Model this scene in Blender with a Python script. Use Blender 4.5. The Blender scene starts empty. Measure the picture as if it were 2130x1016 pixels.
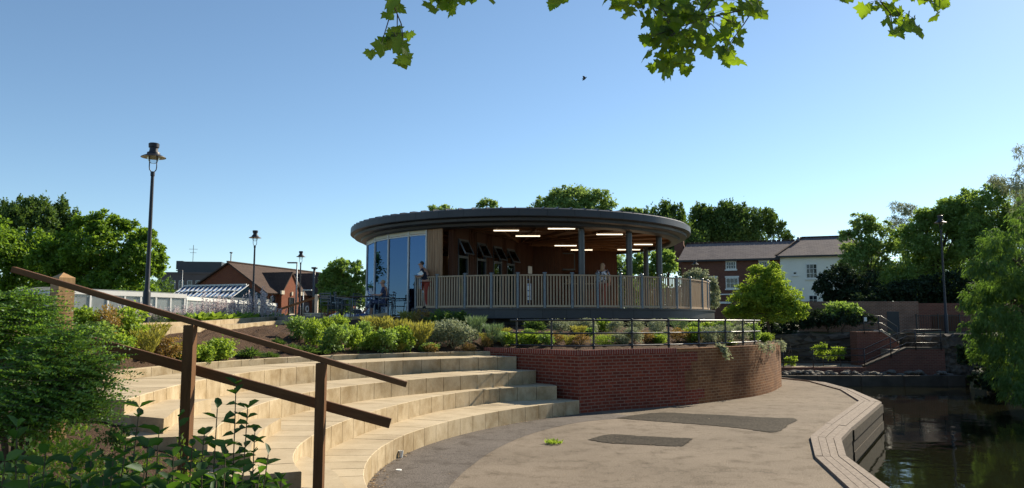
import bpy, bmesh, math, random
import numpy as np
from mathutils import Vector, Matrix
from mathutils.bvhtree import BVHTree

# ------------------------------------------------------------------ camera, sky, sun, exposure
SC = bpy.context.scene
COL = SC.collection
E = 2.05                      # eye height above the riverside plaza
F = 1600.0                    # focal length in photo pixels (photo is 2130 wide)
TH = math.atan(164.0 / F)     # upward tilt
cam = bpy.data.objects.new('camera', bpy.data.cameras.new('camera'))
COL.objects.link(cam)
cam.data.sensor_width = 36.0
cam.data.lens = 36.0 * F / 2130.0
cam.data.clip_start = 0.05
cam.data.clip_end = 6000
cam.location = (0, 0, E)
cam.rotation_euler = (math.pi / 2 + TH, 0, 0)
SC.camera = cam

SUN_EL = math.radians(33)
SUN_AZ = math.atan2(0.72, 0.69)      # measured from +Y towards +X
sd = Vector((math.sin(SUN_AZ) * math.cos(SUN_EL), math.cos(SUN_AZ) * math.cos(SUN_EL), math.sin(SUN_EL)))
W = bpy.data.worlds.new('World'); SC.world = W; W.use_nodes = True
wn = W.node_tree.nodes; wl = W.node_tree.links
sky = wn.new('ShaderNodeTexSky'); sky.sky_type = 'NISHITA'; sky.sun_disc = False
sky.sun_elevation = SUN_EL; sky.sun_rotation = SUN_AZ
sky.altitude = 60; sky.air_density = 0.85; sky.dust_density = 0.15; sky.ozone_density = 5.0
wn['Background'].inputs[1].default_value = 0.092
hs = wn.new('ShaderNodeHueSaturation'); hs.inputs['Saturation'].default_value = 1.0
wl.new(sky.outputs[0], hs.inputs['Color']); tn = wn.new('ShaderNodeMix'); tn.data_type = 'RGBA'; tn.blend_type = 'MULTIPLY'; tn.inputs[0].default_value = 1.0; tn.inputs[7].default_value = (1.13, 1.07, 0.92, 1)
wl.new(hs.outputs[0], tn.inputs[6]); wl.new(tn.outputs[2], wn['Background'].inputs[0])
sun = bpy.data.objects.new('sun', bpy.data.lights.new('sun', 'SUN')); COL.objects.link(sun)
sun.data.energy = 4.9; sun.data.angle = math.radians(0.5); sun.data.color = (1.0, 0.89, 0.70)
sun.rotation_euler = (-sd).to_track_quat('-Z', 'Y').to_euler()
SC.view_settings.view_transform = 'Standard'; SC.view_settings.look = 'None'
SC.view_settings.exposure = 0.86; SC.view_settings.gamma = 1.0
SC.render.engine = 'CYCLES'
SC.cycles.max_bounces = 7; SC.cycles.transparent_max_bounces = 10

# ------------------------------------------------------------------ helpers
R = random.Random(11)
def ray(px, py):
    a = (px - 1065) / F; b = (508 - py) / F; c, s = math.cos(TH), math.sin(TH)
    return Vector((a, c - b * s, s + b * c))
def atz(px, py, z):
    d = ray(px, py); return Vector((0, 0, E)) + d * ((z - E) / d.z)
def aty(px, py, Y):
    d = ray(px, py); return Vector((0, 0, E)) + d * (Y / d.y)

class MB:
    """collects polygons and links them as one mesh object"""
    def __init__(s): s.v = []; s.f = []; s.m = []; s.uv = {}
    def face(s, pts, mi=0, uv=None):
        b = len(s.v); s.v += [tuple(p) for p in pts]
        if uv is not None: s.uv[len(s.f)] = uv
        s.f.append(tuple(range(b, b + len(pts)))); s.m.append(mi)
    def poly(s, vs, fs, mi=0):
        b = len(s.v); s.v += [tuple(p) for p in vs]
        for f in fs: s.f.append(tuple(b + i for i in f)); s.m.append(mi)
    def box(s, c, d, rz=0.0, mi=0, M=None, ch=0.0):
        x, y, z = d[0] / 2, d[1] / 2, d[2] / 2
        if ch > 0:
            c2 = ch
            vs = []
            for zz, k in ((-z, c2), (-z + c2, 0), (z - c2, 0), (z, c2)):
                vs += [(-x + k, -y + k, zz), (x - k, -y + k, zz), (x - k, y - k, zz), (-x + k, y - k, zz)]
            fs = [(3, 2, 1, 0), (12, 13, 14, 15)]
            for l in range(3):
                for i in range(4):
                    j = (i + 1) % 4; fs.append((l * 4 + i, l * 4 + j, l * 4 + 4 + j, l * 4 + 4 + i))
        else:
            vs = [(-x, -y, -z), (x, -y, -z), (x, y, -z), (-x, y, -z), (-x, -y, z), (x, -y, z), (x, y, z), (-x, y, z)]
            fs = [(3, 2, 1, 0), (4, 5, 6, 7), (0, 1, 5, 4), (1, 2, 6, 5), (2, 3, 7, 6), (3, 0, 4, 7)]
        T = Matrix.Translation(c) @ (M if M is not None else Matrix.Rotation(rz, 4, 'Z'))
        s.poly([T @ Vector(p) for p in vs], fs, mi)
    def bar(s, a, b, w, h, mi=0, up=Vector((0, 0, 1))):
        a, b = Vector(a), Vector(b); d = b - a; L = d.length
        if L < 1e-6: return
        x = d / L; y = up.cross(x)
        if y.length < 1e-4: y = Vector((0, 1, 0)).cross(x)
        y.normalize(); z = x.cross(y)
        M = Matrix((x, y, z)).transposed().to_4x4()
        s.box((a + b) / 2, (L, w, h), M=M, mi=mi)
    def tube(s, pts, r, n=8, mi=0, cap=True):
        pts = [Vector(p) for p in pts]; k = len(pts)
        rs = r if isinstance(r, (list, tuple)) else [r] * k
        base = len(s.v); prev = None
        for i, p in enumerate(pts):
            t = (pts[min(i + 1, k - 1)] - pts[max(i - 1, 0)])
            if t.length < 1e-9: t = Vector((0, 0, 1))
            t.normalize()
            if prev is None:
                u = t.cross(Vector((0, 0, 1)))
                if u.length < 1e-3: u = t.cross(Vector((0, 1, 0)))
            else: u = prev - t * prev.dot(t)
            if u.length < 1e-6: u = t.orthogonal()
            u.normalize(); prev = u; w = t.cross(u)
            for j in range(n):
                a = 2 * math.pi * j / n
                s.v.append(tuple(p + (u * math.cos(a) + w * math.sin(a)) * rs[i]))
        for i in range(k - 1):
            for j in range(n):
                j2 = (j + 1) % n
                s.f.append((base + i * n + j, base + i * n + j2, base + (i + 1) * n + j2, base + (i + 1) * n + j)); s.m.append(mi)
        if cap:
            s.f.append(tuple(base + j for j in reversed(range(n)))); s.m.append(mi)
            s.f.append(tuple(base + (k - 1) * n + j for j in range(n))); s.m.append(mi)
    def lathe(s, prof, c=(0, 0, 0), n=24, mi=0, a0=0.0, a1=2 * math.pi, uvs=False):
        full = abs(a1 - a0 - 2 * math.pi) < 1e-6
        m = n if full else n + 1
        base = len(s.v)
        for (r, z) in prof:
            for j in range(m):
                a = a0 + (a1 - a0) * j / n
                s.v.append((c[0] + r * math.cos(a), c[1] + r * math.sin(a), c[2] + z))
        for i in range(len(prof) - 1):
            for j in range(n):
                j2 = (j + 1) % m
                if uvs:
                    rr = max(prof[i][0], 0.1)
                    u0, u1 = (a0 + (a1 - a0) * j / n) * rr, (a0 + (a1 - a0) * (j + 1) / n) * rr
                    v0, v1 = prof[i][1] + prof[i][0], prof[i + 1][1] + prof[i + 1][0]
                    s.uv[len(s.f)] = [(u0, v0), (u1, v0), (u1, v1), (u0, v1)]
                s.f.append((base + i * m + j, base + i * m + j2, base + (i + 1) * m + j2, base + (i + 1) * m + j)); s.m.append(mi)
    def prism(s, poly, z0, z1, mi=0):
        n = len(poly)
        ar = sum(poly[i][0] * poly[(i + 1) % n][1] - poly[(i + 1) % n][0] * poly[i][1] for i in range(n))
        if ar < 0: poly = list(reversed(poly))
        vs = [(p[0], p[1], z0) for p in poly] + [(p[0], p[1], z1) for p in poly]
        fs = [tuple(reversed(range(n))), tuple(range(n, 2 * n))]
        for i in range(n):
            j = (i + 1) % n; fs.append((i, j, n + j, n + i))
        s.poly(vs, fs, mi)
    def strip(s, A, B, mi=0, u0=0.0, v0=0.0, uvs=True):
        """quads between polylines A (low) and B (high), UV in metres"""
        u = u0
        for i in range(len(A) - 1):
            L = (Vector(A[i + 1]) - Vector(A[i])).length
            h = (Vector(B[i]) - Vector(A[i])).length; h2 = (Vector(B[i + 1]) - Vector(A[i + 1])).length
            s.face([A[i], A[i + 1], B[i + 1], B[i]], mi, [(u, v0), (u + L, v0), (u + L, v0 + h2), (u, v0 + h)] if uvs else None)
            u += L
    def build(s, name, mats, parent=None, smooth=False, loc=None, rz=0.0, recalc=False):
        me = bpy.data.meshes.new(name)
        me.from_pydata(s.v, [], s.f)
        if not isinstance(mats, (list, tuple)): mats = [mats]
        for m in mats: me.materials.append(m)
        me.polygons.foreach_set('material_index', s.m)
        uvl = me.uv_layers.new(name='UVMap').data
        for p in me.polygons:
            if p.index in s.uv:
                for k, li in enumerate(p.loop_indices): uvl[li].uv = s.uv[p.index][k]
            else:
                n = p.normal; ax = max(range(3), key=lambda i: abs(n[i]))
                for li in p.loop_indices:
                    v = me.vertices[me.loops[li].vertex_index].co
                    uvl[li].uv = (v.y, v.z) if ax == 0 else ((v.x, v.z) if ax == 1 else (v.x, v.y))
        if smooth is True: me.polygons.foreach_set('use_smooth', [True] * len(me.polygons))
        if recalc or smooth == 'auto':
            bm = bmesh.new(); bm.from_mesh(me)
            bmesh.ops.remove_doubles(bm, verts=bm.verts, dist=1e-5)
            bmesh.ops.recalc_face_normals(bm, faces=bm.faces); bm.to_mesh(me); bm.free()
        if smooth == 'auto':
            me.polygons.foreach_set('use_smooth', [True] * len(me.polygons))
            me.set_sharp_from_angle(angle=math.radians(35))
        o = bpy.data.objects.new(name, me); COL.objects.link(o)
        if parent is not None: o.parent = parent
        if loc is not None: o.location = loc
        o.rotation_euler.z = rz
        return o

def tag(o, label, cat, group=None):
    o['label'] = label; o['category'] = cat
    if group: o['group'] = group
    return o
def thing(name, label, cat, loc=(0, 0, 0), rz=0.0, group=None):
    o = bpy.data.objects.new(name, None); COL.objects.link(o); o.empty_display_size = 0.2
    o.location = loc; o.rotation_euler.z = rz
    return tag(o, label, cat, group)
def struct(o, kind='structure'):
    o['kind'] = kind; return o
def dup(root, loc=None, rz=None, scale=None, label=None, group=None):
    r = root.copy(); COL.objects.link(r)
    if loc is not None: r.location = loc
    if rz is not None: r.rotation_euler.z = rz
    if scale is not None: r.scale = scale
    if label: r['label'] = label
    if group: r['group'] = group
    for ch in list(root.children):
        c = ch.copy(); COL.objects.link(c); c.parent = r
        for g in list(ch.children):
            d = g.copy(); COL.objects.link(d); d.parent = c
    return r

def smooth_curve(P, n, deg=4):
    P = np.array([(p[0], p[1]) for p in P]); t = np.r_[0, np.cumsum(np.hypot(*np.diff(P, axis=0).T))]; t /= t[-1]
    T = np.linspace(0, 1, 400)
    X = np.polyval(np.polyfit(t, P[:, 0], deg), T); Y = np.polyval(np.polyfit(t, P[:, 1], deg), T)
    return resample(np.c_[X, Y], n)
def resample(P, n):
    P = np.array([tuple(p) for p in P], float); t = np.r_[0, np.cumsum(np.sqrt((np.diff(P, axis=0) ** 2).sum(1)))]
    T = np.linspace(0, t[-1], n)
    return np.stack([np.interp(T, t, P[:, k]) for k in range(P.shape[1])], 1)
def catmull(P, n):
    P = np.array([tuple(p) for p in P], float); out = []
    Q = np.vstack([2 * P[0] - P[1], P, 2 * P[-1] - P[-2]])
    for i in range(1, len(Q) - 2):
        for t in np.linspace(0, 1, 12, endpoint=False):
            a, b, c, d = Q[i - 1], Q[i], Q[i + 1], Q[i + 2]
            out.append(0.5 * (2 * b + (c - a) * t + (2 * a - 5 * b + 4 * c - d) * t * t + (3 * b - a - 3 * c + d) * t ** 3))
    out.append(P[-1]); return resample(out, n)
def normals2(P):
    T = np.gradient(P[:, :2], axis=0); N = np.c_[T[:, 1], -T[:, 0]]
    return N / np.linalg.norm(N, axis=1)[:, None]

# ------------------------------------------------------------------ materials
def mat(name):
    m = bpy.data.materials.new(name); m.use_nodes = True
    return m, m.node_tree.nodes, m.node_tree.links, m.node_tree.nodes['Principled BSDF']
def noise(N, L, scale, detail=4, rough=0.6, co='Object', vec=None):
    t = N.new('ShaderNodeTexNoise'); t.inputs['Scale'].default_value = scale
    t.inputs['Detail'].default_value = detail; t.inputs['Roughness'].default_value = rough
    if vec is not None: L.new(vec, t.inputs['Vector'])
    else:
        c = N.new('ShaderNodeTexCoord'); L.new(c.outputs[co], t.inputs['Vector'])
    return t
def ramp(N, L, src, stops):
    r = N.new('ShaderNodeValToRGB'); L.new(src, r.inputs[0])
    e = r.color_ramp.elements
    while len(e) < len(stops): e.new(0.5)
    for k, (p, c) in enumerate(stops): e[k].position = p; e[k].color = (*c, 1)
    return r
def mix(N, L, fac, a, b, mode='MIX'):
    m = N.new('ShaderNodeMix'); m.data_type = 'RGBA'; m.blend_type = mode
    for i, x in ((0, fac), (6, a), (7, b)):
        if isinstance(x, (int, float)): m.inputs[i].default_value = x
        elif isinstance(x, tuple): m.inputs[i].default_value = (*x, 1)
        else: L.new(x, m.inputs[i])
    return m.outputs[2]
def bump(N, L, bs, src, strength=0.3, dist=0.01):
    b = N.new('ShaderNodeBump'); b.inputs['Strength'].default_value = strength; b.inputs['Distance'].default_value = dist
    L.new(src, b.inputs['Height']); L.new(b.outputs[0], bs.inputs['Normal'])
def plain(name, c, rough=0.6, metal=0.0, var=0.15, scale=6.0, bmp=0.0):
    m, N, L, b = mat(name)
    n = noise(N, L, scale)
    lo = tuple(x * (1 - var) for x in c); hi = tuple(min(1, x * (1 + var)) for x in c)
    r = ramp(N, L, n.outputs[0], [(0.3, lo), (0.7, hi)])
    L.new(r.outputs[0], b.inputs['Base Color']); b.inputs['Roughness'].default_value = rough; b.inputs['Metallic'].default_value = metal
    if rough > .75: b.inputs['Specular IOR Level'].default_value = 0.2
    if bmp: bump(N, L, b, n.outputs[0], bmp)
    return m
def brick(name, c1, c2, mortar, bw=0.225, bh=0.075, ms=0.010, stain=0.3, stainc=(0.05, 0.04, 0.035), off=0.5, white=0.0, freq=2):
    m, N, L, b = mat(name)
    tc = N.new('ShaderNodeTexCoord')
    t = N.new('ShaderNodeTexBrick'); L.new(tc.outputs['UV'], t.inputs['Vector'])
    t.offset = off; t.offset_frequency = freq
    t.inputs['Scale'].default_value = 1.0; t.inputs['Brick Width'].default_value = bw; t.inputs['Row Height'].default_value = bh
    t.inputs['Mortar Size'].default_value = ms; t.inputs['Mortar Smooth'].default_value = 0.1; t.inputs['Bias'].default_value = 0.0
    t.inputs['Color1'].default_value = (*c1, 1); t.inputs['Color2'].default_value = (*c2, 1); t.inputs['Mortar'].default_value = (*mortar, 1)
    n = noise(N, L, 1.3, 5); f = ramp(N, L, n.outputs[0], [(0.42, (0, 0, 0)), (0.75, (stain,) * 3)])
    col = mix(N, L, f.outputs[0], t.outputs[0], stainc)
    n2 = noise(N, L, 40, 2); f2 = ramp(N, L, n2.outputs[0], [(0.3, (0.75,) * 3), (0.7, (1.15,) * 3)])
    col = mix(N, L, 1.0, col, f2.outputs[0], 'MULTIPLY')
    if white:
        n3 = noise(N, L, 3.5, 6, 0.75); f3 = ramp(N, L, n3.outputs[0], [(0.62, (0, 0, 0)), (0.72, (white,) * 3)])
        col = mix(N, L, f3.outputs[0], col, (0.45, 0.42, 0.40))
    L.new(col, b.inputs['Base Color']); b.inputs['Roughness'].default_value = 0.9; b.inputs['Specular IOR Level'].default_value = 0.15
    bump(N, L, b, t.outputs['Fac'], -0.6, 0.008)
    return m
def wood(name, c, c2, rough=0.6, sx=2.0, stretch=(12, 12, 1.2)):
    m, N, L, b = mat(name)
    tc = N.new('ShaderNodeTexCoord'); mp = N.new('ShaderNodeMapping'); mp.inputs['Scale'].default_value = stretch
    L.new(tc.outputs['Object'], mp.inputs[0])
    n = noise(N, L, sx, 6, 0.65, vec=mp.outputs[0])
    r = ramp(N, L, n.outputs[0], [(0.3, c), (0.7, c2)])
    L.new(r.outputs[0], b.inputs['Base Color']); b.inputs['Roughness'].default_value = rough; b.inputs['Specular IOR Level'].default_value = 0.2
    bump(N, L, b, n.outputs[0], 0.25, 0.004)
    return m
def leafmat(name, c, c2, trans=(0.20, 0.30, 0.03), tf=0.4, gloss=0.06, gr=0.35):
    gr = 0.55
    m = bpy.data.materials.new(name); m.use_nodes = True; N, L = m.node_tree.nodes, m.node_tree.links
    N.remove(N['Principled BSDF']); out = N['Material Output']
    g = N.new('ShaderNodeNewGeometry')
    r = ramp(N, L, g.outputs['Random Per Island'], [(0.0, c), (1.0, c2)])
    d = N.new('ShaderNodeBsdfDiffuse'); L.new(r.outputs[0], d.inputs[0])
    t = N.new('ShaderNodeBsdfTranslucent')
    L.new(mix(N, L, 0.65, r.outputs[0], trans), t.inputs[0])
    s = N.new('ShaderNodeMixShader'); s.inputs[0].default_value = tf; L.new(d.outputs[0], s.inputs[1]); L.new(t.outputs[0], s.inputs[2])
    gl = N.new('ShaderNodeBsdfGlossy'); gl.inputs['Roughness'].default_value = gr; gl.inputs[0].default_value = (0.9, 0.95, 1, 1)
    s2 = N.new('ShaderNodeMixShader'); s2.inputs[0].default_value = gloss; L.new(s.outputs[0], s2.inputs[1]); L.new(gl.outputs[0], s2.inputs[2])
    L.new(s2.outputs[0], out.inputs[0])
    return m
def emit(name, c, s):
    m, N, L, b = mat(name)
    b.inputs['Base Color'].default_value = (*c, 1); b.inputs['Emission Color'].default_value = (*c, 1); b.inputs['Emission Strength'].default_value = s
    return m
def glass(name, tint=(0.10, 0.13, 0.14), refl=0.5, rough=0.015, rc=(0.85, 0.93, 1.0)):
    m = bpy.data.materials.new(name); m.use_nodes = True; N, L = m.node_tree.nodes, m.node_tree.links
    N.remove(N['Principled BSDF']); out = N['Material Output']
    t = N.new('ShaderNodeBsdfTransparent'); t.inputs[0].default_value = (*tint, 1)
    g = N.new('ShaderNodeBsdfGlossy'); g.inputs['Roughness'].default_value = rough; g.inputs[0].default_value = (*rc, 1)
    tc = N.new('ShaderNodeTexCoord'); n = noise(N, L, 0.6, 2)
    bp = N.new('ShaderNodeBump'); bp.inputs['Strength'].default_value = 0.02; bp.inputs['Distance'].default_value = 0.05
    L.new(n.outputs[0], bp.inputs['Height']); L.new(bp.outputs[0], g.inputs['Normal'])
    lw = N.new('ShaderNodeLayerWeight'); lw.inputs[0].default_value = refl
    s = N.new('ShaderNodeMixShader'); L.new(lw.outputs['Fresnel'], s.inputs[0]); L.new(t.outputs[0], s.inputs[1]); L.new(g.outputs[0], s.inputs[2])
    L.new(s.outputs[0], out.inputs[0]); return m

M = {}
# sandstone-coloured cast slabs
m, N, L, b = mat('sandstone'); n1 = noise(N, L, 1.6, 6, 0.65); n2 = noise(N, L, 60, 3, 0.7)
g = N.new('ShaderNodeNewGeometry')
c = ramp(N, L, n1.outputs[0], [(0.25, (0.35, 0.275, 0.18)), (0.55, (0.465, 0.38, 0.26)), (0.8, (0.53, 0.44, 0.315))])
isl = ramp(N, L, g.outputs['Random Per Island'], [(0, (0.91, 0.90, 0.88)), (1, (1.05, 1.05, 1.04))])
col = mix(N, L, 1.0, c.outputs[0], isl.outputs[0], 'MULTIPLY')
sp = ramp(N, L, n2.outputs[0], [(0.30, (0.62, 0.60, 0.56)), (0.42, (1, 1, 1))])
col = mix(N, L, 1.0, col, sp.outputs[0], 'MULTIPLY')
tc = N.new('ShaderNodeTexCoord'); mp = N.new('ShaderNodeMapping'); mp.inputs['Scale'].default_value = (2.6, 2.6, 1.9); L.new(tc.outputs['Object'], mp.inputs[0])
n3 = noise(N, L, 1.0, 5, 0.7, vec=mp.outputs[0]); st = ramp(N, L, n3.outputs[0], [(0.36, (0.66, 0.60, 0.50)), (0.60, (0.99, 0.98, 0.96))])
# water streaks run down the risers only
sx = N.new('ShaderNodeSeparateXYZ'); L.new(g.outputs['Normal'], sx.inputs[0])
ma = N.new('ShaderNodeMath'); ma.operation = 'LESS_THAN'; ma.inputs[1].default_value = 0.5; L.new(sx.outputs[2], ma.inputs[0])
col2 = mix(N, L, 1.0, col, st.outputs[0], 'MULTIPLY'); col = mix(N, L, ma.outputs[0], col, col2)
L.new(col, b.inputs['Base Color']); b.inputs['Roughness'].default_value = 0.9; b.inputs['Specular IOR Level'].default_value = 0.15; bump(N, L, b, n2.outputs[0], 0.35, 0.004)
M['stone'] = m
def asphalt(name, lo, hi, fine=0.5, sc=90):
    m, N, L, b = mat(name)
    n1 = noise(N, L, 0.35, 6, 0.62); n2 = noise(N, L, sc, 2, 0.6); n3 = noise(N, L, 2.2, 8, 0.75)
    c = ramp(N, L, n1.outputs[0], [(0.3, lo), (0.7, hi)])
    f = ramp(N, L, n2.outputs[0], [(0.35, (1 - fine,) * 3), (0.65, (1 + fine * 0.5,) * 3)])
    col = mix(N, L, 1.0, c.outputs[0], f.outputs[0], 'MULTIPLY')
    s3 = ramp(N, L, n3.outputs[0], [(0.34, (0.60, 0.58, 0.55)), (0.5, (1, 1, 1))])
    col = mix(N, L, 1.0, col, s3.outputs[0], 'MULTIPLY')
    tc = N.new('ShaderNodeTexCoord'); mp = N.new('ShaderNodeMapping'); mp.inputs['Scale'].default_value = (1.0, 2.2, 1); mp.inputs['Rotation'].default_value = (0, 0, .35); L.new(tc.outputs['Object'], mp.inputs[0])
    n4 = noise(N, L, 5.5, 9, 0.72, vec=mp.outputs[0]); s4 = ramp(N, L, n4.outputs[0], [(0.30, (0.55, 0.53, 0.50)), (0.42, (0.97, 0.97, 0.97)), (0.62, (1, 1, 1)), (0.74, (1.22, 1.2, 1.17))]); col = mix(N, L, 1.0, col, s4.outputs[0], 'MULTIPLY')
    vo = N.new('ShaderNodeTexVoronoi'); vo.feature = 'DISTANCE_TO_EDGE'; vo.inputs['Scale'].default_value = 0.33; nd = noise(N, L, 1.3, 5, .7); va = N.new('ShaderNodeVectorMath'); va.operation = 'ADD'; L.new(tc.outputs['Object'], va.inputs[0]); L.new(nd.outputs['Color'], va.inputs[1]); L.new(va.outputs[0], vo.inputs['Vector'])
    cr = ramp(N, L, vo.outputs['Distance'], [(0.0, (0.55,) * 3), (0.006, (1, 1, 1))]); col = mix(N, L, 0.6, col, cr.outputs[0], 'MULTIPLY')
    L.new(col, b.inputs['Base Color']); b.inputs['Roughness'].default_value = 0.95; b.inputs['Specular IOR Level'].default_value = 0.12; bump(N, L, b, n2.outputs[0], 0.5, 0.006)
    return m
M['asphalt'] = asphalt('weathered_asphalt', (0.185, 0.150, 0.114), (0.275, 0.224, 0.172), 0.55, 60)
M['asphalt_dark'] = asphalt('newer_asphalt', (0.128, 0.110, 0.096), (0.172, 0.148, 0.130), 0.5, 60)
M['asphalt_patch'] = asphalt('patch_asphalt', (0.042, 0.034, 0.025), (0.076, 0.062, 0.046), 0.8, 28)
M['path'] = asphalt('gravel_path', (0.32, 0.25, 0.17), (0.42, 0.33, 0.23), 0.35)
M['terrace'] = asphalt('terrace_paving', (0.24, 0.20, 0.16), (0.30, 0.26, 0.21), 0.2)
m, N, L, b = mat('soil'); n1 = noise(N, L, 2.0, 8, 0.7); n2 = noise(N, L, 28, 6, 0.75)
c = ramp(N, L, n2.outputs[0], [(0.25, (0.030, 0.018, 0.011)), (0.55, (0.095, 0.060, 0.040)), (0.8, (0.19, 0.135, 0.095))])
L.new(c.outputs[0], b.inputs['Base Color']); b.inputs['Roughness'].default_value = 0.95; b.inputs['Specular IOR Level'].default_value = 0.1; bump(N, L, b, n2.outputs[0], 1.0, 0.05); M['soil'] = m
m, N, L, b = mat('grassy_ground'); n1 = noise(N, L, 0.15, 6); n2 = noise(N, L, 9, 5)
c = ramp(N, L, n1.outputs[0], [(0.35, (0.055, 0.075, 0.025)), (0.65, (0.12, 0.10, 0.055))])
col = mix(N, L, 0.4, c.outputs[0], n2.outputs[0], 'MULTIPLY'); L.new(col, b.inputs['Base Color']); b.inputs['Roughness'].default_value = 0.95; M['ground'] = m
m, N, L, b = mat('river_water'); n1 = noise(N, L, 1.2, 3, 0.5); n2 = noise(N, L, 0.3, 2)
b.inputs['Base Color'].default_value = (0.010, 0.010, 0.005, 1); b.inputs['Roughness'].default_value = 0.04; b.inputs['IOR'].default_value = 1.33
bump(N, L, b, n1.outputs[0], 0.10, 0.08); M['water'] = m
M['red_brick'] = brick('new_red_brick', (0.225, 0.048, 0.026), (0.130, 0.030, 0.019), (0.23, 0.135, 0.10), stain=0.45, stainc=(0.10, 0.030, 0.018), white=0.22)
M['old_brick'] = brick('old_brown_brick', (0.25, 0.108, 0.045), (0.150, 0.062, 0.028), (0.30, 0.185, 0.10), stain=0.8, stainc=(0.085, 0.036, 0.020), white=0.4)
M['soldier'] = brick('soldier_course', (0.22, 0.05, 0.03), (0.16, 0.035, 0.024), (0.30, 0.20, 0.17), bw=0.075, bh=0.5, off=0.0, stain=0.1)
M['hall_brick'] = brick('hall_brick', (0.24, 0.070, 0.034), (0.185, 0.052, 0.028), (0.20, 0.115, 0.08), stain=0.2, stainc=(0.14, 0.045, 0.028))
M['house_brick'] = brick('house_brick', (0.20, 0.075, 0.05), (0.15, 0.055, 0.04), (0.20, 0.13, 0.10), stain=0.3)
M['wall_brick'] = brick('garden_wall_brick', (0.26, 0.13, 0.085), (0.18, 0.09, 0.06), (0.32, 0.25, 0.2), stain=0.5)
M['slate'] = brick('slate_roof', (0.20, 0.165, 0.16), (0.145, 0.12, 0.12), (0.07, 0.06, 0.06), bw=0.45, bh=0.28, ms=0.014, stain=0.5, stainc=(0.26, 0.21, 0.18))
M['tile'] = brick('tile_roof', (0.092, 0.062, 0.050), (0.070, 0.048, 0.040), (0.035, 0.025, 0.02), bw=0.28, bh=0.22, ms=0.01, stain=0.35, stainc=(0.11, 0.078, 0.058))
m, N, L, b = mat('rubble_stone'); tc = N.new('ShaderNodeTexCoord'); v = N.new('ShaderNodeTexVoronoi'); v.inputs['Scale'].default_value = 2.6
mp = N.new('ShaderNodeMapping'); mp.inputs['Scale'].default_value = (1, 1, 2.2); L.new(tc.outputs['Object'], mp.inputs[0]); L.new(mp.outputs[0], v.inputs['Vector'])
c = ramp(N, L, v.outputs['Color'], [(0.2, (0.05, 0.042, 0.034)), (0.8, (0.125, 0.105, 0.085))]); L.new(c.outputs[0], b.inputs['Base Color'])  # stone colours darkened to carry the tree shade over the far bank
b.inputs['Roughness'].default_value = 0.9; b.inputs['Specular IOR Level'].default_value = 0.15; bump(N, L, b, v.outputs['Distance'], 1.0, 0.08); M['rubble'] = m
M['rock'] = plain('river_rock', (0.14, 0.125, 0.105), 0.85, var=0.35, scale=5, bmp=0.5)
M['concrete'] = plain('shade_darkened_concrete', (0.085, 0.070, 0.055), 0.9, var=0.35, scale=1.5, bmp=0.3)  # base colour darkened for tree shade on the bank, mottled at random
M['slateclad'] = plain('dark_zinc_cladding', (0.040, 0.043, 0.050), 0.42, 0.25, var=0.08, scale=1.2)
M['zincroof'] = plain('grey_zinc_roof', (0.045, 0.044, 0.047), 0.42, 0.3, var=0.10, scale=1.5)
def panel(name, c, rough, metal, w):
    m, N, L, b = mat(name); tc = N.new('ShaderNodeTexCoord'); t = N.new('ShaderNodeTexBrick'); L.new(tc.outputs['UV'], t.inputs['Vector']); t.offset = 0; t.inputs['Scale'].default_value = 1
    t.inputs['Brick Width'].default_value = w; t.inputs['Row Height'].default_value = 50; t.inputs['Mortar Size'].default_value = 0.012; t.inputs['Mortar Smooth'].default_value = 0.3
    for k, f in (('Color1', .88), ('Color2', 1.14), ('Mortar', .35)): t.inputs[k].default_value = (*(x * f for x in c), 1)
    n = noise(N, L, 1.4, 5); f = ramp(N, L, n.outputs[0], [(.3, (.82,) * 3), (.7, (1.15,) * 3)])
    L.new(mix(N, L, 1.0, t.outputs[0], f.outputs[0], 'MULTIPLY'), b.inputs['Base Color']); b.inputs['Roughness'].default_value = rough; b.inputs['Metallic'].default_value = metal; bump(N, L, b, t.outputs['Fac'], -.4, .01); return m
M['zincpanel'] = panel('grey_zinc_panels', (0.036, 0.035, 0.038), 0.45, 0.3, 0.95); M['cladpanel'] = panel('dark_cladding_panels', (0.030, 0.033, 0.040), 0.45, 0.2, 0.80)
M['steel'] = plain('galvanised_steel', (0.15, 0.17, 0.19), 0.45, 0.6, var=0.2, scale=20)
M['column'] = plain('grey_painted_column', (0.05, 0.055, 0.062), 0.35, 0.1, var=0.1)
M['black'] = plain('black_gloss_paint', (0.012, 0.013, 0.016), 0.38, 0.0, var=0.2)
M['navy'] = plain('lamp_navy_paint', (0.006, 0.008, 0.016), 0.5, 0.0, var=0.2)
M['alu'] = plain('white_aluminium', (0.62, 0.62, 0.60), 0.4, 0.0, var=0.04)
M['cream'] = plain('cream_spandrel', (0.55, 0.50, 0.38), 0.4, 0.0, var=0.03)
M['white'] = plain('white_paint', (0.78, 0.77, 0.73), 0.5, var=0.04)
M['render'] = plain('white_render', (0.86, 0.84, 0.76), 0.85, var=0.05, scale=0.8)
M['stonetrim'] = plain('pale_stone_trim', (0.55, 0.47, 0.36), 0.8)
M['darkframe'] = plain('dark_window_frame', (0.02, 0.022, 0.026), 0.5)
M['winglass'] = plain('dark_window_glass', (0.02, 0.026, 0.034), 0.06, 0.0, var=0.3, scale=1.0)
M['timber'] = wood('brown_handrail_timber', (0.10, 0.045, 0.017), (0.165, 0.078, 0.031), 0.6, 2.0, (2, 14, 14))
M['timber_post'] = wood('brown_post_timber', (0.10, 0.046, 0.018), (0.165, 0.080, 0.033), 0.6, 2.0, (14, 14, 1.3))
M['newel'] = wood('pale_newel_timber', (0.30, 0.17, 0.075), (0.46, 0.29, 0.14), 0.6, 2.0, (16, 16, 1.2))
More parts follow.
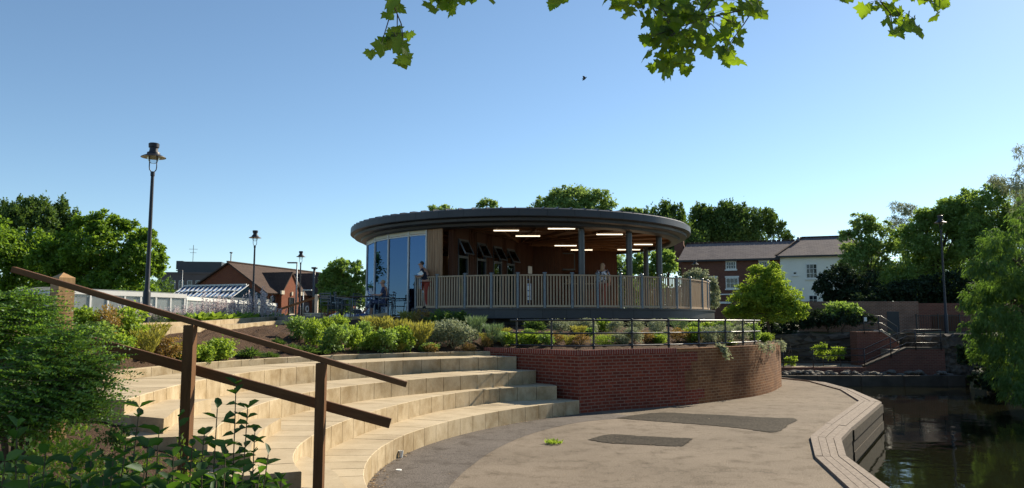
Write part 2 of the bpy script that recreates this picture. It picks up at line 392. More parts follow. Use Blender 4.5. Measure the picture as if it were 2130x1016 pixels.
M['balus'] = wood('grey_larch', (0.32, 0.235, 0.155), (0.46, 0.355, 0.25), 0.7, 2.0, (16, 16, 1.2))
M['cedar'] = wood('cedar_cladding', (0.22, 0.12, 0.065), (0.42, 0.26, 0.15), 0.6, 2.0, (9, 9, 0.5))
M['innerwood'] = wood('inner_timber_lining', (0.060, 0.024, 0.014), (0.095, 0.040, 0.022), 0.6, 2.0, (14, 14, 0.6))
M['ceil'] = wood('ceiling_ply', (0.13, 0.062, 0.028), (0.19, 0.095, 0.045), 0.55, 1.5, (1.5, 8, 8))
M['edging'] = wood('weathered_sleeper', (0.125, 0.096, 0.075), (0.29, 0.235, 0.19), 0.85, 2.0, (9, 9, 9))
M['wetboard'] = wood('dark_wet_sleeper', (0.014, 0.010, 0.006), (0.060, 0.043, 0.026), 0.9, 2.0, (2, 2, 9))
M['bark'] = wood('bark', (0.05, 0.038, 0.028), (0.13, 0.10, 0.075), 0.9, 3.0, (6, 6, 1.5))
M['stem'] = plain('green_brown_stem', (0.09, 0.065, 0.03), 0.7)
M['glass'] = glass('cafe_glass', (0.30, 0.36, 0.38), 0.60, rc=(0.26, 0.46, 0.85))
M['pane'] = glass('clear_pane', (0.30, 0.32, 0.32), 0.35)
M['shelter'] = glass('shelter_sheet', (0.42, 0.44, 0.42), 0.45, 0.15)
m = bpy.data.materials.new('milky_shelter_sheet'); m.use_nodes = True; N, L = m.node_tree.nodes, m.node_tree.links; N.remove(N['Principled BSDF'])
t1 = N.new('ShaderNodeBsdfTransparent'); t1.inputs[0].default_value = (.72, .76, .76, 1); t2 = N.new('ShaderNodeBsdfDiffuse'); t2.inputs[0].default_value = (.62, .65, .66, 1); t3 = N.new('ShaderNodeBsdfTranslucent'); t3.inputs[0].default_value = (.62, .65, .66, 1)
s1 = N.new('ShaderNodeMixShader'); s1.inputs[0].default_value = .5; L.new(t2.outputs[0], s1.inputs[1]); L.new(t3.outputs[0], s1.inputs[2]); s2 = N.new('ShaderNodeMixShader'); s2.inputs[0].default_value = .38; L.new(t1.outputs[0], s2.inputs[1]); L.new(s1.outputs[0], s2.inputs[2]); L.new(s2.outputs[0], N['Material Output'].inputs[0]); M['shelter'] = m
M['globe'] = glass('lamp_globe', (0.86, 0.88, 0.88), 0.12, 0.05)
M['strip'] = emit('strip_lamp', (1.0, 0.84, 0.62), 1.2)
M['bulb'] = emit('pendant_bulb', (1.0, 0.66, 0.38), 6.0)
M['paper'] = plain('white_paper', (0.75, 0.78, 0.78), 0.6, var=0.02)
M['skin'] = plain('skin', (0.42, 0.22, 0.15), 0.5, var=0.08)
M['navycloth'] = plain('navy_cloth', (0.022, 0.024, 0.042), 0.85, var=0.2, scale=12)
M['redcloth'] = plain('coral_red_cloth', (0.26, 0.05, 0.035), 0.85, var=0.15, scale=12)
m, N, L, b = mat('blue_floral_cloth'); n1 = noise(N, L, 22, 3); c = ramp(N, L, n1.outputs[0], [(0.45, (0.02, 0.028, 0.075)), (0.55, (0.03, 0.05, 0.12)), (0.62, (0.35, 0.38, 0.48))]); c.color_ramp.interpolation = 'CONSTANT'
L.new(c.outputs[0], b.inputs['Base Color']); b.inputs['Roughness'].default_value = 0.85; M['floral'] = m
m, N, L, b = mat('white_patterned_cloth'); n1 = noise(N, L, 14, 2); c = ramp(N, L, n1.outputs[0], [(0.40, (0.03, 0.03, 0.045)), (0.52, (0.62, 0.62, 0.66))]); c.color_ramp.interpolation = 'CONSTANT'
L.new(c.outputs[0], b.inputs['Base Color']); b.inputs['Roughness'].default_value = 0.85; M['patterned'] = m
M['hair_dark'] = plain('dark_hair', (0.022, 0.017, 0.015), 0.6, var=0.3, scale=30)
M['hair_fair'] = plain('fair_hair', (0.34, 0.21, 0.11), 0.6, var=0.3, scale=30)
M['banner'] = plain('dark_green_banner', (0.006, 0.016, 0.014), 0.7)
M['bluebag'] = plain('blue_bag', (0.05, 0.10, 0.25), 0.6, var=0.4, scale=10)
M['carpaint'] = plain('white_car_paint', (0.72, 0.73, 0.74), 0.25)
M['rubber'] = plain('tyre_rubber', (0.02, 0.02, 0.02), 0.8)
M['office'] = plain('grey_brown_office', (0.13, 0.105, 0.10), 0.8, var=0.08, scale=0.3)
# foliage
M['lf_left'] = leafmat('leaf_bright_broadleaf', (0.061, 0.127, 0.013), (0.121, 0.220, 0.024), (0.330, 0.506, 0.033), 0.45, 0.02)
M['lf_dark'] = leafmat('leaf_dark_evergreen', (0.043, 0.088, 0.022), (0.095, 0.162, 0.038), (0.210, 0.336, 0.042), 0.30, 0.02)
M['lf_pale'] = leafmat('leaf_pale_broadleaf', (0.127, 0.218, 0.052), (0.218, 0.322, 0.092), (0.391, 0.529, 0.115), 0.42, 0.02)
M['lf_lime'] = leafmat('leaf_lime_young', (0.12, 0.22, 0.022), (0.22, 0.32, 0.04), (0.46, 0.60, 0.05), 0.48, 0.02)
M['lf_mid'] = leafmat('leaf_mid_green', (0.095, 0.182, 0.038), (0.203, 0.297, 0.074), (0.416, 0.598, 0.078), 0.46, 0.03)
M['lf_willow'] = leafmat('leaf_willow', (0.055, 0.123, 0.019), (0.111, 0.191, 0.038), (0.238, 0.408, 0.043), 0.45, 0.03)
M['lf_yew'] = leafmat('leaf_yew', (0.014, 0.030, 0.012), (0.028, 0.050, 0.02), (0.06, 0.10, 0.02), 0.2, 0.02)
M['lf_silver'] = leafmat('leaf_silver', (0.13, 0.17, 0.085), (0.30, 0.33, 0.21), (0.40, 0.44, 0.22), 0.35, 0.04)
M['lf_bronze'] = leafmat('leaf_bronze', (0.17, 0.085, 0.030), (0.27, 0.21, 0.05), (0.48, 0.30, 0.05), 0.4, 0.03)
M['lf_olive'] = leafmat('leaf_olive_feathery', (0.14, 0.16, 0.032), (0.25, 0.24, 0.05), (0.46, 0.42, 0.06), 0.45, 0.02)
M['lf_rosemary'] = leafmat('leaf_greygreen', (0.075, 0.13, 0.06), (0.14, 0.20, 0.10), (0.20, 0.30, 0.09), 0.35, 0.03)
M['lf_cotone'] = leafmat('leaf_small_glossy', (0.061, 0.142, 0.019), (0.135, 0.257, 0.041), (0.325, 0.550, 0.037), 0.42, 0.03, 0.35)
M['lf_dog'] = leafmat('leaf_dogwood', (0.024, 0.058, 0.010), (0.050, 0.105, 0.018), (0.17, 0.36, 0.02), 0.42, 0.025, 0.4)
M['lf_plane'] = leafmat('leaf_plane', (0.040, 0.085, 0.009), (0.070, 0.13, 0.014), (0.36, 0.54, 0.015), 0.52, 0.02, 0.4)
M['lf_spike'] = leafmat('flower_spike_lilac', (0.46, 0.38, 0.39), (0.68, 0.60, 0.58), (0.62, 0.54, 0.54), 0.4, 0.02)
M['lf_big'] = leafmat('leaf_broad_glossy', (0.10, 0.20, 0.02), (0.19, 0.28, 0.04), (0.42, 0.56, 0.05), 0.45, 0.04)
M['lf_litter'] = leafmat('dry_leaf', (0.20, 0.125, 0.06), (0.36, 0.26, 0.15), (0.3, 0.2, 0.1), 0.2)

# ------------------------------------------------------------------ foliage
def unit(a): return a / np.maximum(np.linalg.norm(a, axis=-1, keepdims=True), 1e-9)
def rng(seed): return np.random.default_rng(seed)
def leaf_mesh(name, P, D, Nn, L, Wd, droop=0.0):
    n = len(P); D = unit(D); S = unit(np.cross(D, Nn)); U = np.cross(S, D)
    L = np.broadcast_to(np.asarray(L, float), (n,))[:, None]; Wd = np.broadcast_to(np.asarray(Wd, float), (n,))[:, None]
    mid = P + D * L * 0.45
    V = np.empty((n, 4, 3))
    V[:, 0] = P; V[:, 1] = mid + S * Wd * 0.5 + U * Wd * 0.12; V[:, 2] = P + D * L - np.array([0, 0, 1.0]) * L * droop; V[:, 3] = mid - S * Wd * 0.5 + U * Wd * 0.12
    me = bpy.data.meshes.new(name); me.vertices.add(n * 4); me.vertices.foreach_set('co', V.ravel())
    me.loops.add(n * 4); me.loops.foreach_set('vertex_index', np.arange(n * 4, dtype=np.int32))
    me.polygons.add(n); me.polygons.foreach_set('loop_start', np.arange(0, n * 4, 4, dtype=np.int32))
    me.update(calc_edges=True); return me
def leaf_obj(name, me, mt, parent=None, loc=None):
    me.materials.append(mt); o = bpy.data.objects.new(name, me); COL.objects.link(o)
    if parent is not None: o.parent = parent
    if loc is not None: o.location = loc
    return o
def crown_points(lobes, n, g, clump=0.17, per=48, zmin=-0.6, flat=0.75):
    C = np.array([l[0] for l in lobes], float); Rr = np.array([l[1] for l in lobes], float)
    w = (Rr.mean(1)) ** 2; w /= w.sum(); Ps, Os = [], []
    for i in range(len(lobes)):
        ni = int(n * w[i]); k = max(8, ni // per)
        d = unit(g.normal(size=(k * 3, 3))); d = d[d[:, 2] > zmin][:k]; k = len(d)
        rad = 0.50 + 0.50 * g.random(k) ** 0.6; far_ = g.random(k) < .14; rad = np.where(far_, .98 + .17 * g.random(k), rad)
        cc = C[i] + d * Rr[i] * rad[:, None]
        idx = g.integers(0, k, ni)
        s = clump * Rr[i].mean() * (0.6 + 0.8 * g.random(k)) * np.where(far_, .55, 1.0)
        off = g.normal(size=(ni, 3)) * s[idx][:, None] * np.array([1, 1, flat]) * 0.72
        Ps.append(cc[idx] + off); Os.append(unit(d[idx] + 0.5 * unit(off)))
    return np.concatenate(Ps), np.concatenate(Os)
def crown_mesh(name, lobes, n, L, Wd, seed, clump=0.17, per=48, up=0.0, droop=0.1, zmin=-0.6, flat=0.75, origin=(0, 0, 0), out=0.6):
    g = rng(seed); P, O = crown_points(lobes, n, g, clump, per, zmin, flat); k = len(P)
    D = O * out + g.normal(size=(k, 3)) * 0.6 + np.array([0, 0, up])
    Nn = g.normal(size=(k, 3)) * 0.55 + O * 0.5 + np.array([0, 0, 0.6])
    s = 0.7 + 0.6 * g.random(k)
    return leaf_mesh(name, P - np.array(origin), D, Nn, L * s, Wd * s, droop)
def tree(name, label, base, lobes_px, Y, n, L, Wd, mt, seed, group=None, trunk_r=0.16, depth=0.9, clump=0.17, per=48, up=0.0, droop=0.1, zmin=-0.6, cat='tree', flat=0.75, twigs=0, split=3):
    """lobes_px: (px, py, rx_px, ry_px[, dY]) seen in the photo, put at distance Y with a real depth"""
    g = rng(seed); base = Vector(base); t = thing(name, label, cat, base, 0, group); lobes = []
    for l in lobes_px:
        dY = l[4] if len(l) > 4 else float(g.uniform(-0.35, 0.35)) * l[2] * Y / F
        y = Y + dY; c = aty(l[0], l[1], y); rx, rz = l[2] * y / F, l[3] * y / F
        lobes.append((tuple(c), (rx, rx * depth, rz)))
    fine = []
    for c, r in lobes:
        if split < 2: fine.append((c, r)); continue
        for q in range(split):
            d = unit(g.normal(size=3)) * np.array(r) * float(g.uniform(.30, .62)); k = float(g.uniform(.48, .72)); fine.append((tuple(np.array(c) + d), tuple(np.array(r) * k)))
        fine.append((c, tuple(np.array(r) * .80)))
    leaf_obj('crown', crown_mesh('crown', fine, int(n * 1.15), L, Wd, seed, clump, per, up, droop, zmin, flat, tuple(base)), mt, t)
    mb = MB(); zt = max(l[0][2] for l in lobes); cx = np.mean([l[0] for l in lobes], axis=0)
    top = Vector((cx[0], cx[1], max(cx[2], base.z + 1))) - base
    mid = top * 0.5 + Vector((g.normal() * .1, g.normal() * .1, 0))
    mb.tube([(0, 0, -0.3), top * 0.15, mid, top], [trunk_r * 1.3, trunk_r, trunk_r * .75, trunk_r * .4], 8)
    for c, r in lobes:
        c = Vector(c) - base; s = top * float(g.uniform(0.35, 0.8))
        k = (s + c) / 2 + Vector((0, 0, 0.08 * (c - s).length))
        mb.tube([s, k, c], [trunk_r * .5, trunk_r * .3, trunk_r * .12], 5)
        for q in range(twigs):
            dd = Vector(tuple(unit(g.normal(size=3)))); dd.z = abs(dd.z); e = c + Vector((dd.x * r[0], dd.y * r[1], dd.z * r[2])) * 1.0
            mb.tube([c, (c + e) / 2 + Vector((0, 0, .1)), e], [trunk_r * .12, trunk_r * .07, trunk_r * .02], 4, cap=False)
    mb.build('trunk', M['bark'], t, True)
    return t

# ------------------------------------------------------------------ the ground, river and plaza
def sstep(a, b, x):
    t = min(1, max(0, (x - a) / (b - a))); return t * t * (3 - 2 * t)
BASIN = [(-3.7, -9), (-3.7, 7.9), (-5.3, 9.2), (-6.25, 11.5), (-6.2, 15), (-6.35, 19), (-6.2, 22.4), (-5.0, 25.4), (-4.0, 26.2), (-2.8, 27.3), (1, 26.8), (4.6, 28), (7.0, 31.2),
         (7.6, 34), (8.6, 37.5), (11.0, 40.2), (24, 41.0), (22, 37), (19.5, 33), (17.6, 26), (18, 15), (19.5, -9)]
def inside(x, y, P):
    r = False; j = len(P) - 1
    for i in range(len(P)):
        a, b = P[i], P[j]
        if (a[1] > y) != (b[1] > y) and x < (b[0] - a[0]) * (y - a[1]) / (b[1] - a[1]) + a[0]: r = not r
        j = i
    return r
def gz(x, y):
    left = 1.45 + 0.60 * sstep(8, 30, y)
    if -6.4 < x < 0 and y < 13: left -= 0.55 * sstep(-6.4, -5.6, x) * (1 - sstep(8.5, 12.5, y))
    right = 1.55
    h = left + (right - left) * sstep(7, 12, x)
    if x > 16 and y < 40: h = 0.05 + (1.5) * sstep(20, 30, x) + 1.4 * sstep(34.5, 39.5, y) * (1 - sstep(20, 30, x))
    if y > 44: h += 0.5 * sstep(44, 66, y) * sstep(7, 12, x)
    return h + 0.05 * math.sin(x * 1.7 + y * 0.6) * math.sin(y * 1.1)
def axis(a, b, st, far):
    fine = list(np.arange(a, b + 1e-6, st)); o = []; d = st
    x = fine[0]
    while x > -far: d *= 1.5; x -= d; o.insert(0, x)
    d = st; x = fine[-1]; e = []
    while x < far: d *= 1.5; x += d; e.append(x)
    return o + fine + e
gx, gy = axis(-12, 26, 0.5, 3500), axis(-6, 46, 0.5, 3500)
gv = [(x, y, -2.6 if inside(x, y, BASIN) else gz(x, y)) for y in gy for x in gx]
nx = len(gx); gf = [(j * nx + i, j * nx + i + 1, (j + 1) * nx + i + 1, (j + 1) * nx + i) for j in range(len(gy) - 1) for i in range(nx - 1)]
mb = MB(); mb.poly(gv, gf); ground = struct(mb.build('ground', M['ground'], None, True))
BVG = BVHTree.FromPolygons([Vector(v) for v in gv], gf)

ZW = -0.70
mb = MB(); mb.face([(2, -12, ZW), (40, -12, ZW), (40, 43, ZW), (2, 43, ZW)]); struct(mb.build('river', M['water']))

H = 0.307
B0 = [(1205, 860), (1060.7, 880.7), (972, 893), (892, 914.8), (825, 945.8), (771, 986), (763, 1012), (775, 1040)]
E4 = [(1204.8, 833.3), (1155, 838.9), (1060.7, 851.3), (972.4, 866.8), (895, 886.9), (826.8, 911.7), (777, 941), (758.6, 972), (764, 1008), (786, 1045)]
E3 = [(1158.7, 803.2), (1010, 810), (908, 825), (817, 842), (734, 873.5), (693, 886), (663, 896), (635, 908.6), (620, 934), (617, 955), (623.7, 981)]
E2 = [(1116.6, 770.7), (1007, 777.6), (897, 788), (792, 795), (745, 799), (646, 815.6), (555, 836), (516.5, 850), (486, 864.5), (458, 883), (432, 907)]
E1 = [(1075, 742), (1018, 743), (902, 747), (786.6, 752), (728.7, 755), (613, 762.7), (555, 770), (500, 777.6), (443.6, 790), (388, 795), (343, 804), (300, 818), (267, 832)]
KK = [(1034.6, 730.8), (885.8, 733.5), (781, 736.3), (673.6, 739.9), (618.5, 742), (560.6, 746.8), (500, 748.7), (450, 753), (332.7, 762.6), (276, 767), (234, 774), (196, 784), (165, 794)]
def curve(px, z, n, deg=4): return smooth_curve([atz(x, y, z) for x, y in px], n, deg)
cur = [curve(E4, H, 33, 5), curve(E3, 2 * H, 33, 5), curve(E2, 3 * H, 33), curve(E1, 4 * H, 33)]
kerb = curve(KK, 4 * H + 0.10, 31)

# river edging line, inner (plaza side) and outer (river side)
IN = [(1800, 1060), (1769, 1016), (1695, 948), (1685, 907), (1717.7, 880.5), (1787, 833), (1748, 809), (1683, 791.6), (1622, 784.2), (1560, 780)]
OUT = [(1905, 1062), (1853, 1016), (1760.7, 948), (1750, 911), (1773, 886.6), (1834, 835.5), (1773, 809.7), (1715.6, 794.5), (1625, 785.6), (1560, 780.6)]
IN = [atz(x, y, 0.05) for x, y in IN]; OUT = [atz(x, y, 0.05) for x, y in OUT]
IN = [Vector((4.6, -3, .05)), Vector((5.0, 6, 0.05))] + IN; OUT = [Vector((5.4, -3, .05)), Vector((5.8, 6, 0.05))] + OUT

mb = MB()
pl = [(p.x, p.y) for p in [Vector(((a.x + b.x) / 2, (a.y + b.y) / 2, 0)) for a, b in zip(IN, OUT)]] + [(8.0, 30.0), (6.0, 26.5), (2.5, 22), (0.5, 20), (-3.5, 17), (-3.7, 9), (-3.0, 7), (-1.0, 3), (0.5, -3)]
mb.face([(x, y, 0.0) for x, y in reversed(pl)]); struct(mb.build('plaza', M['asphalt'], recalc=True))
def sheet(name, px, mt, z=0.004, n=60):
    P = catmull([atz(x, y, z) for x, y in px] + [atz(px[0][0], px[0][1], z)], 150)[:-1]; P = P + np.random.default_rng(len(px)).normal(size=P.shape) * .016
    m = MB(); m.face([(p[0], p[1], z) for p in P]); o = m.build(name, mt, recalc=True)
    if o.data.polygons[0].normal.z < 0: o.data.flip_normals()
    return struct(o)
g = rng(5)
b0 = curve(B0, 0, 30)
nb = [atz(x, y, 0) for x, y in [(1330, 866), (1298, 869.9), (1204.8, 879), (1111.9, 900.9), (1037.5, 931.8), (981.7, 969), (941.4, 1006), (915, 1045), (880, 1110)]]
nb = catmull(nb, 40)
mb = MB(); ring = [(p[0], p[1], 0.004) for p in nb] + [(p[0] - 0.25, p[1] + 0.1, 0.004) for p in b0[::-1]] + [(1.9, 17.9, 0.004)]
mb.face(ring); o = mb.build('asphalt_band', M['asphalt_dark'], recalc=True)
if o.data.polygons[0].normal.z < 0: o.data.flip_normals()
struct(o)
sheet('asphalt_patch', [(1282, 870), (1330, 862), (1381, 858.5), (1440, 861), (1511, 864), (1580, 868), (1655, 871.5), (1640, 884), (1612, 899), (1550, 892), (1493, 886), (1400, 879)], M['asphalt_patch'], 0.008)
sheet('asphalt_patch', [(1224, 914.5), (1266.8, 904), (1330, 907), (1400, 910.5), (1438, 912.5), (1430, 921), (1412, 928), (1340, 925), (1266.8, 921.5)], M['asphalt_patch'], 0.008)

# ------------------------------------------------------------------ curved stone seating
seat = thing('terraced_seating', 'curved pale sandstone terraced seating steps wrapping round the asphalt plaza', 'seating', (cur[0][16][0], cur[0][16][1], 0))
so = Vector(seat.location)
def blocks(P, w, z0, z1, per, name, jag=0.006):
    mb = MB(); Nn = normals2(P); c = P.mean(0)[:2]
    # outward = away from the plaza (to the left)
    if ((P[len(P) // 2][:2] + Nn[len(P) // 2]) - np.array([6.0, 11.0])).dot(P[len(P) // 2][:2] - np.array([6.0, 11.0])) < (P[len(P) // 2][:2] - np.array([6.0, 11.0])).dot(P[len(P) // 2][:2] - np.array([6.0, 11.0])): Nn = -Nn
    n = len(P); k = 0
    while k < n - 1:
        e = min(n - 1, k + per); fr, bk = [], []
        for i in range(k, e + 1):
            f = P[i][:2].copy()
            if i == k: f += (P[i + 1][:2] - P[i][:2]) / np.linalg.norm(P[i + 1][:2] - P[i][:2]) * jag
            if i == e: f -= (P[i][:2] - P[i - 1][:2]) / np.linalg.norm(P[i][:2] - P[i - 1][:2]) * jag
            fr.append(f); bk.append(f + Nn[i] * w)
        dz = R.uniform(-0.002, 0.002); ch = 0.008
        m = len(fr); vs = [(*(p), z0) for p in fr] + [(*(p), z1 - ch + dz) for p in fr] + [(*(p + Nn[k + i] * ch), z1 + dz) for i, p in enumerate(fr)] + [(*(p), z1 + dz) for p in bk] + [(*(p), z0) for p in bk]
        fs = []
        for i in range(m - 1):
            for l in range(4): fs.append((l * m + i, l * m + i + 1, (l + 1) * m + i + 1, (l + 1) * m + i))
        fs += [tuple(l * m for l in (0, 1, 2, 3, 4)), tuple(l * m + m - 1 for l in (4, 3, 2, 1, 0))]
        mb.poly([Vector(v) - so for v in vs], fs); k = e
    return mb.build(name, M['stone'], seat, recalc=True)
ws = [1.0, 1.15, 1.1, 1.05]
for k in range(4):
    blocks(resample(cur[k], 73), ws[k], -0.15 + 0.02 * k, (k + 1) * H, 3, 'tier')
blocks(resample(kerb, 61), 0.13, 4 * H - 0.05, 4 * H + 0.10, 3, 'kerb')
# intermediate steps beside the handrail
for px, z, kc in (([(341, 871), (347, 868), (365, 853), (386, 844), (412, 836), (440, 830)], 3.5 * H, 3),
                  ([(521.7, 945), (523, 926), (530, 912), (542, 897), (560, 884), (585, 870)], 2.5 * H, 2),
                  ([(722, 1019), (700, 985), (668, 962), (639, 950)], 1.5 * H, 1)):
    fr = [atz(x, y, z) for x, y in px]; up = cur[kc]; tail = []
    d = [np.hypot(up[i][0] - fr[-1].x, up[i][1] - fr[-1].y) for i in range(len(up))]; i0 = int(np.argmin(d))
    tail = [(p[0] - 0.10, p[1] + 0.02) for p in up[i0:]]
    mb = MB(); poly = [(p.x - so.x, p.y - so.y) for p in fr][::-1] + [(p[0] - so.x, p[1] - so.y) for p in tail][::-1]
    mb.prism(poly, -0.1, z); mb.build('step', M['stone'], seat, recalc=True)

# ------------------------------------------------------------------ brick retaining wall
ZT = 1.42
wp = [atz(x, y, 0) for x, y in [(1205, 860.8), (1270, 854.8), (1372.6, 847.3), (1450.7, 840.7), (1528.8, 830.8), (1571, 824.8), (1601, 817), (1619, 808.5), (1622.5, 801)]]
wf = catmull([(p.x, p.y) for p in wp] + [(wp[-1].x - 0.25, wp[-1].y + 1.6), (wp[-1].x - 1.3, wp[-1].y + 3.6)], 60)
c0 = Vector((wf[0][0], wf[0][1], 0)); ret = c0 + Vector((-2.25, 2.25, 0))
wall = thing('retaining_wall', 'curved brick retaining wall, new red brick at its corner and old brown brick beyond', 'wall', c0)
def wl_(pts, off=0.0):
    P = np.array(pts, float); Nn = normals2(P); return P + Nn * off
def wallstrip(P, z0, z1, name, mt, th=0.22, u0=0.0, out=0.0):
    """a wall with real thickness standing on the outline P (outer face), UV in metres"""
    P = np.array(P, float); Nn = normals2(P)
    o = P + Nn * out; i = P - Nn * th; mb = MB()
    f = lambda Q, z: [(q[0] - c0.x, q[1] - c0.y, z) for q in Q]
    mb.strip(f(o, z0), f(o, z1), 0, u0, z0); mb.strip(f(o, z1), f(i, z1), 0, u0, 0); mb.strip(f(i[::-1], z0), f(i[::-1], z1), 0, u0, z0)
    mb.face([f(o, z0)[0], f(o, z1)[0], f(i, z1)[0], f(i, z0)[0]]); mb.face([f(o, z0)[-1], f(i, z0)[-1], f(i, z1)[-1], f(o, z1)[-1]])
    return mb.build(name, mt, wall)
retp = [(c0.x + (ret.x - c0.x) * t, c0.y + (ret.y - c0.y) * t) for t in np.linspace(1, 0, 8)]
ksp = 12
wallstrip(retp, -0.1, ZT - 0.105, 'brickwork', M['red_brick'], u0=0.1)
wallstrip(wf[:ksp + 1], -0.1, ZT - 0.105, 'brickwork', M['red_brick'], u0=0.3)
wallstrip(wf[ksp:], -0.1, ZT - 0.012, 'brickwork', M['old_brick'], out=0.003)
g = rng(17)
for k in range(6):
    m_ = int(g.integers(1, 5)); wallstrip(wf[ksp:ksp + m_ + 1], max(-0.1, -0.1 + .2365 * k), -0.1 + .2365 * (k + 1) - .003, 'brickwork', M['red_brick'], u0=0.3, out=0.0065, th=.1)
wallstrip(retp, ZT - 0.105, ZT, 'coping', M['soldier'], out=0.004)
wallstrip(wf[:ksp + 1], ZT - 0.105, ZT, 'coping', M['soldier'], out=0.004)

# ------------------------------------------------------------------ planting bed (sloping soil) between kerb / wall and path / deck
DC = (1.0, 32.6)
NK = [(-7.2, 8, 1.78), (-6.75, 12, 1.83), (-6.6, 15, 1.87), (-6.8, 19, 1.92), (-6.75, 23, 2.03), (-5.35, 26.0, 2.16), (-4.3, 26.6, 2.30)]
def arc(c, r, a0, a1, n): return [(c[0] + r * math.cos(math.radians(a0 + (a1 - a0) * k / (n - 1))), c[1] + r * math.sin(math.radians(a0 + (a1 - a0) * k / (n - 1)))) for k in range(n)]
kb = kerb[::-1]; kbn = normals2(kb); 
kin = [(kb[i][0] + 0.10 * (-1), kb[i][1] + 0.08) for i in range(len(kb))]
fr1 = resample([(x, y, 4 * H + 0.07) for x, y in kin], 60)
bk1 = resample([tuple(p) for p in catmull(NK[1:], 40)], 60)
wn_ = normals2(np.array(wf))
fr2 = resample([(ret.x, ret.y + 0.1, ZT - 0.05)] + [(c0.x + 0.0, c0.y + 0.3, ZT - 0.05)] + [(wf[i][0] - wn_[i][0] * 0.2, wf[i][1] - wn_[i][1] * 0.2, ZT - 0.06) for i in range(4, 60)], 90)
bk2 = resample([(-4.1, 26.7, 2.28), (-3.2, 27.0, 2.10)] + [(x, y, 1.98) for x, y in arc(DC, 6.3, 236, 352, 30)] + [(7.9, 34.5, 1.9)], 90)
FR = np.vstack([fr1, fr2]); BK = np.vstack([bk1, bk2])
g = rng(3); NS = 26; bv = []; nb_ = len(FR)
for i in range(nb_):
    for k in range(NS + 1):
        t = k / NS; p = FR[i] * (1 - t) + BK[i] * t
        edge = min(1, 6 * t, 6 * (1 - t)) ; z = p[2] + (0.10 * math.sin(math.pi * t)) + edge * (0.035 * g.normal() + 0.05 * math.sin(p[0] * 3.1 + p[1] * 1.3) * math.sin(p[1] * 2.7))
        bv.append((p[0], p[1], z))
bf = [(i * (NS + 1) + k, (i + 1) * (NS + 1) + k, (i + 1) * (NS + 1) + k + 1, i * (NS + 1) + k + 1) for i in range(nb_ - 1) for k in range(NS)]
mb = MB(); mb.poly(bv, bf); bed = mb.build('planting_bed', M['soil'], None, True)
if bed.data.polygons[500].normal.z < 0: bed.data.flip_normals()
struct(bed)
BVB = BVHTree.FromPolygons([Vector(v) for v in bv], bf)

# ------------------------------------------------------------------ path with kerbs, terrace
FK = [(-8.75, 8, 1.84), (-8.35, 12, 1.90), (-8.3, 15, 1.93), (-8.25, 19, 1.97), (-8.2, 23, 2.07), (-8.0, 29, 2.26)]
na = catmull(NK, 40); nf = catmull(FK, 40)
mb = MB(); mb.strip([tuple(p + np.array([0, 0, -.03])) for p in na], [tuple(p + np.array([0, 0, -.03])) for p in nf]); p = mb.build('path', M['path'])
if p.data.polygons[0].normal.z < 0: p.data.flip_normals()
struct(p)
def kerbline(P, name, label, w=0.12, h=0.10):
    P = resample(P, 41); Nn = normals2(P); t = None; mb = MB()
    o = Vector(P[20])
    for k in range(0, 40, 2):
        a, b_ = Vector(P[k]) - o, Vector(P[k + 2]) - o; d = (b_ - a).normalized() * 0.006
        mb.bar(a + d + Vector((0, 0, -h / 2 + .04)), b_ - d + Vector((0, 0, -h / 2 + .04)), w, h + 0.12)
    ob = mb.build(name, M['stone'], None, loc=o); return tag(ob, label, 'kerb')
kerbline(na, 'path_kerb', 'pale stone kerb between the bare soil slope and the path')
kerbline(nf, 'path_kerb', 'pale stone kerb in front of the lilac flower spikes')
mb = MB(); tp = [(-8.3, 27), (-6.75, 23.2), (-5.35, 26.0), (-4.2, 26.6), (-2.9, 27.2), (0, 33), (-2, 44), (-16, 46), (-16, 33), (-10, 29.5)]
mb.prism(tp, 1.9, 2.252); struct(mb.build('terrace', M['terrace']))
def bvhit(px, py):
    o = Vector((0, 0, E)); d = ray(px, py).normalized(); best = None
    for bv_ in (BVB, BVG):
        r = bv_.ray_cast(o, d, 200)
        if r[0] is not None and (best is None or r[3] < best[1]): best = (r[0], r[3])
    return best[0]

# foreground bank below the handrail
g = rng(8); fv = []; xs = np.linspace(-8.5, 0.6, 70); ys = np.linspace(-2.0, 8.6, 70)
def fgz(x, y):
    h = 0.90 - 0.42 * max(0, x + 3.7) + 0.14 * max(0, -(x + 3.7))
    h = max(h, 0.03); h = min(h, 1.6)
    if y < 3.5: h = h + (0.75 - h) * sstep(3.5, 0.5, y) if h < 0.75 else h
    if x > -0.6: h *= 1 - sstep(-0.6, 0.4, x) * sstep(3, 6, y)
    return h
for y in ys:
    for x in xs: fv.append((x, y, fgz(x, y) + 0.018 * g.normal() - (0.5 if y > 8.1 and x > -4 else 0)))
ff = [(j * 70 + i, j * 70 + i + 1, (j + 1) * 70 + i + 1, (j + 1) * 70 + i) for j in range(69) for i in range(69)]
mb = MB(); mb.poly(fv, ff); struct(mb.build('foreground_bank', M['soil'], None, True))
BVF = BVHTree.FromPolygons([Vector(v) for v in fv], ff)

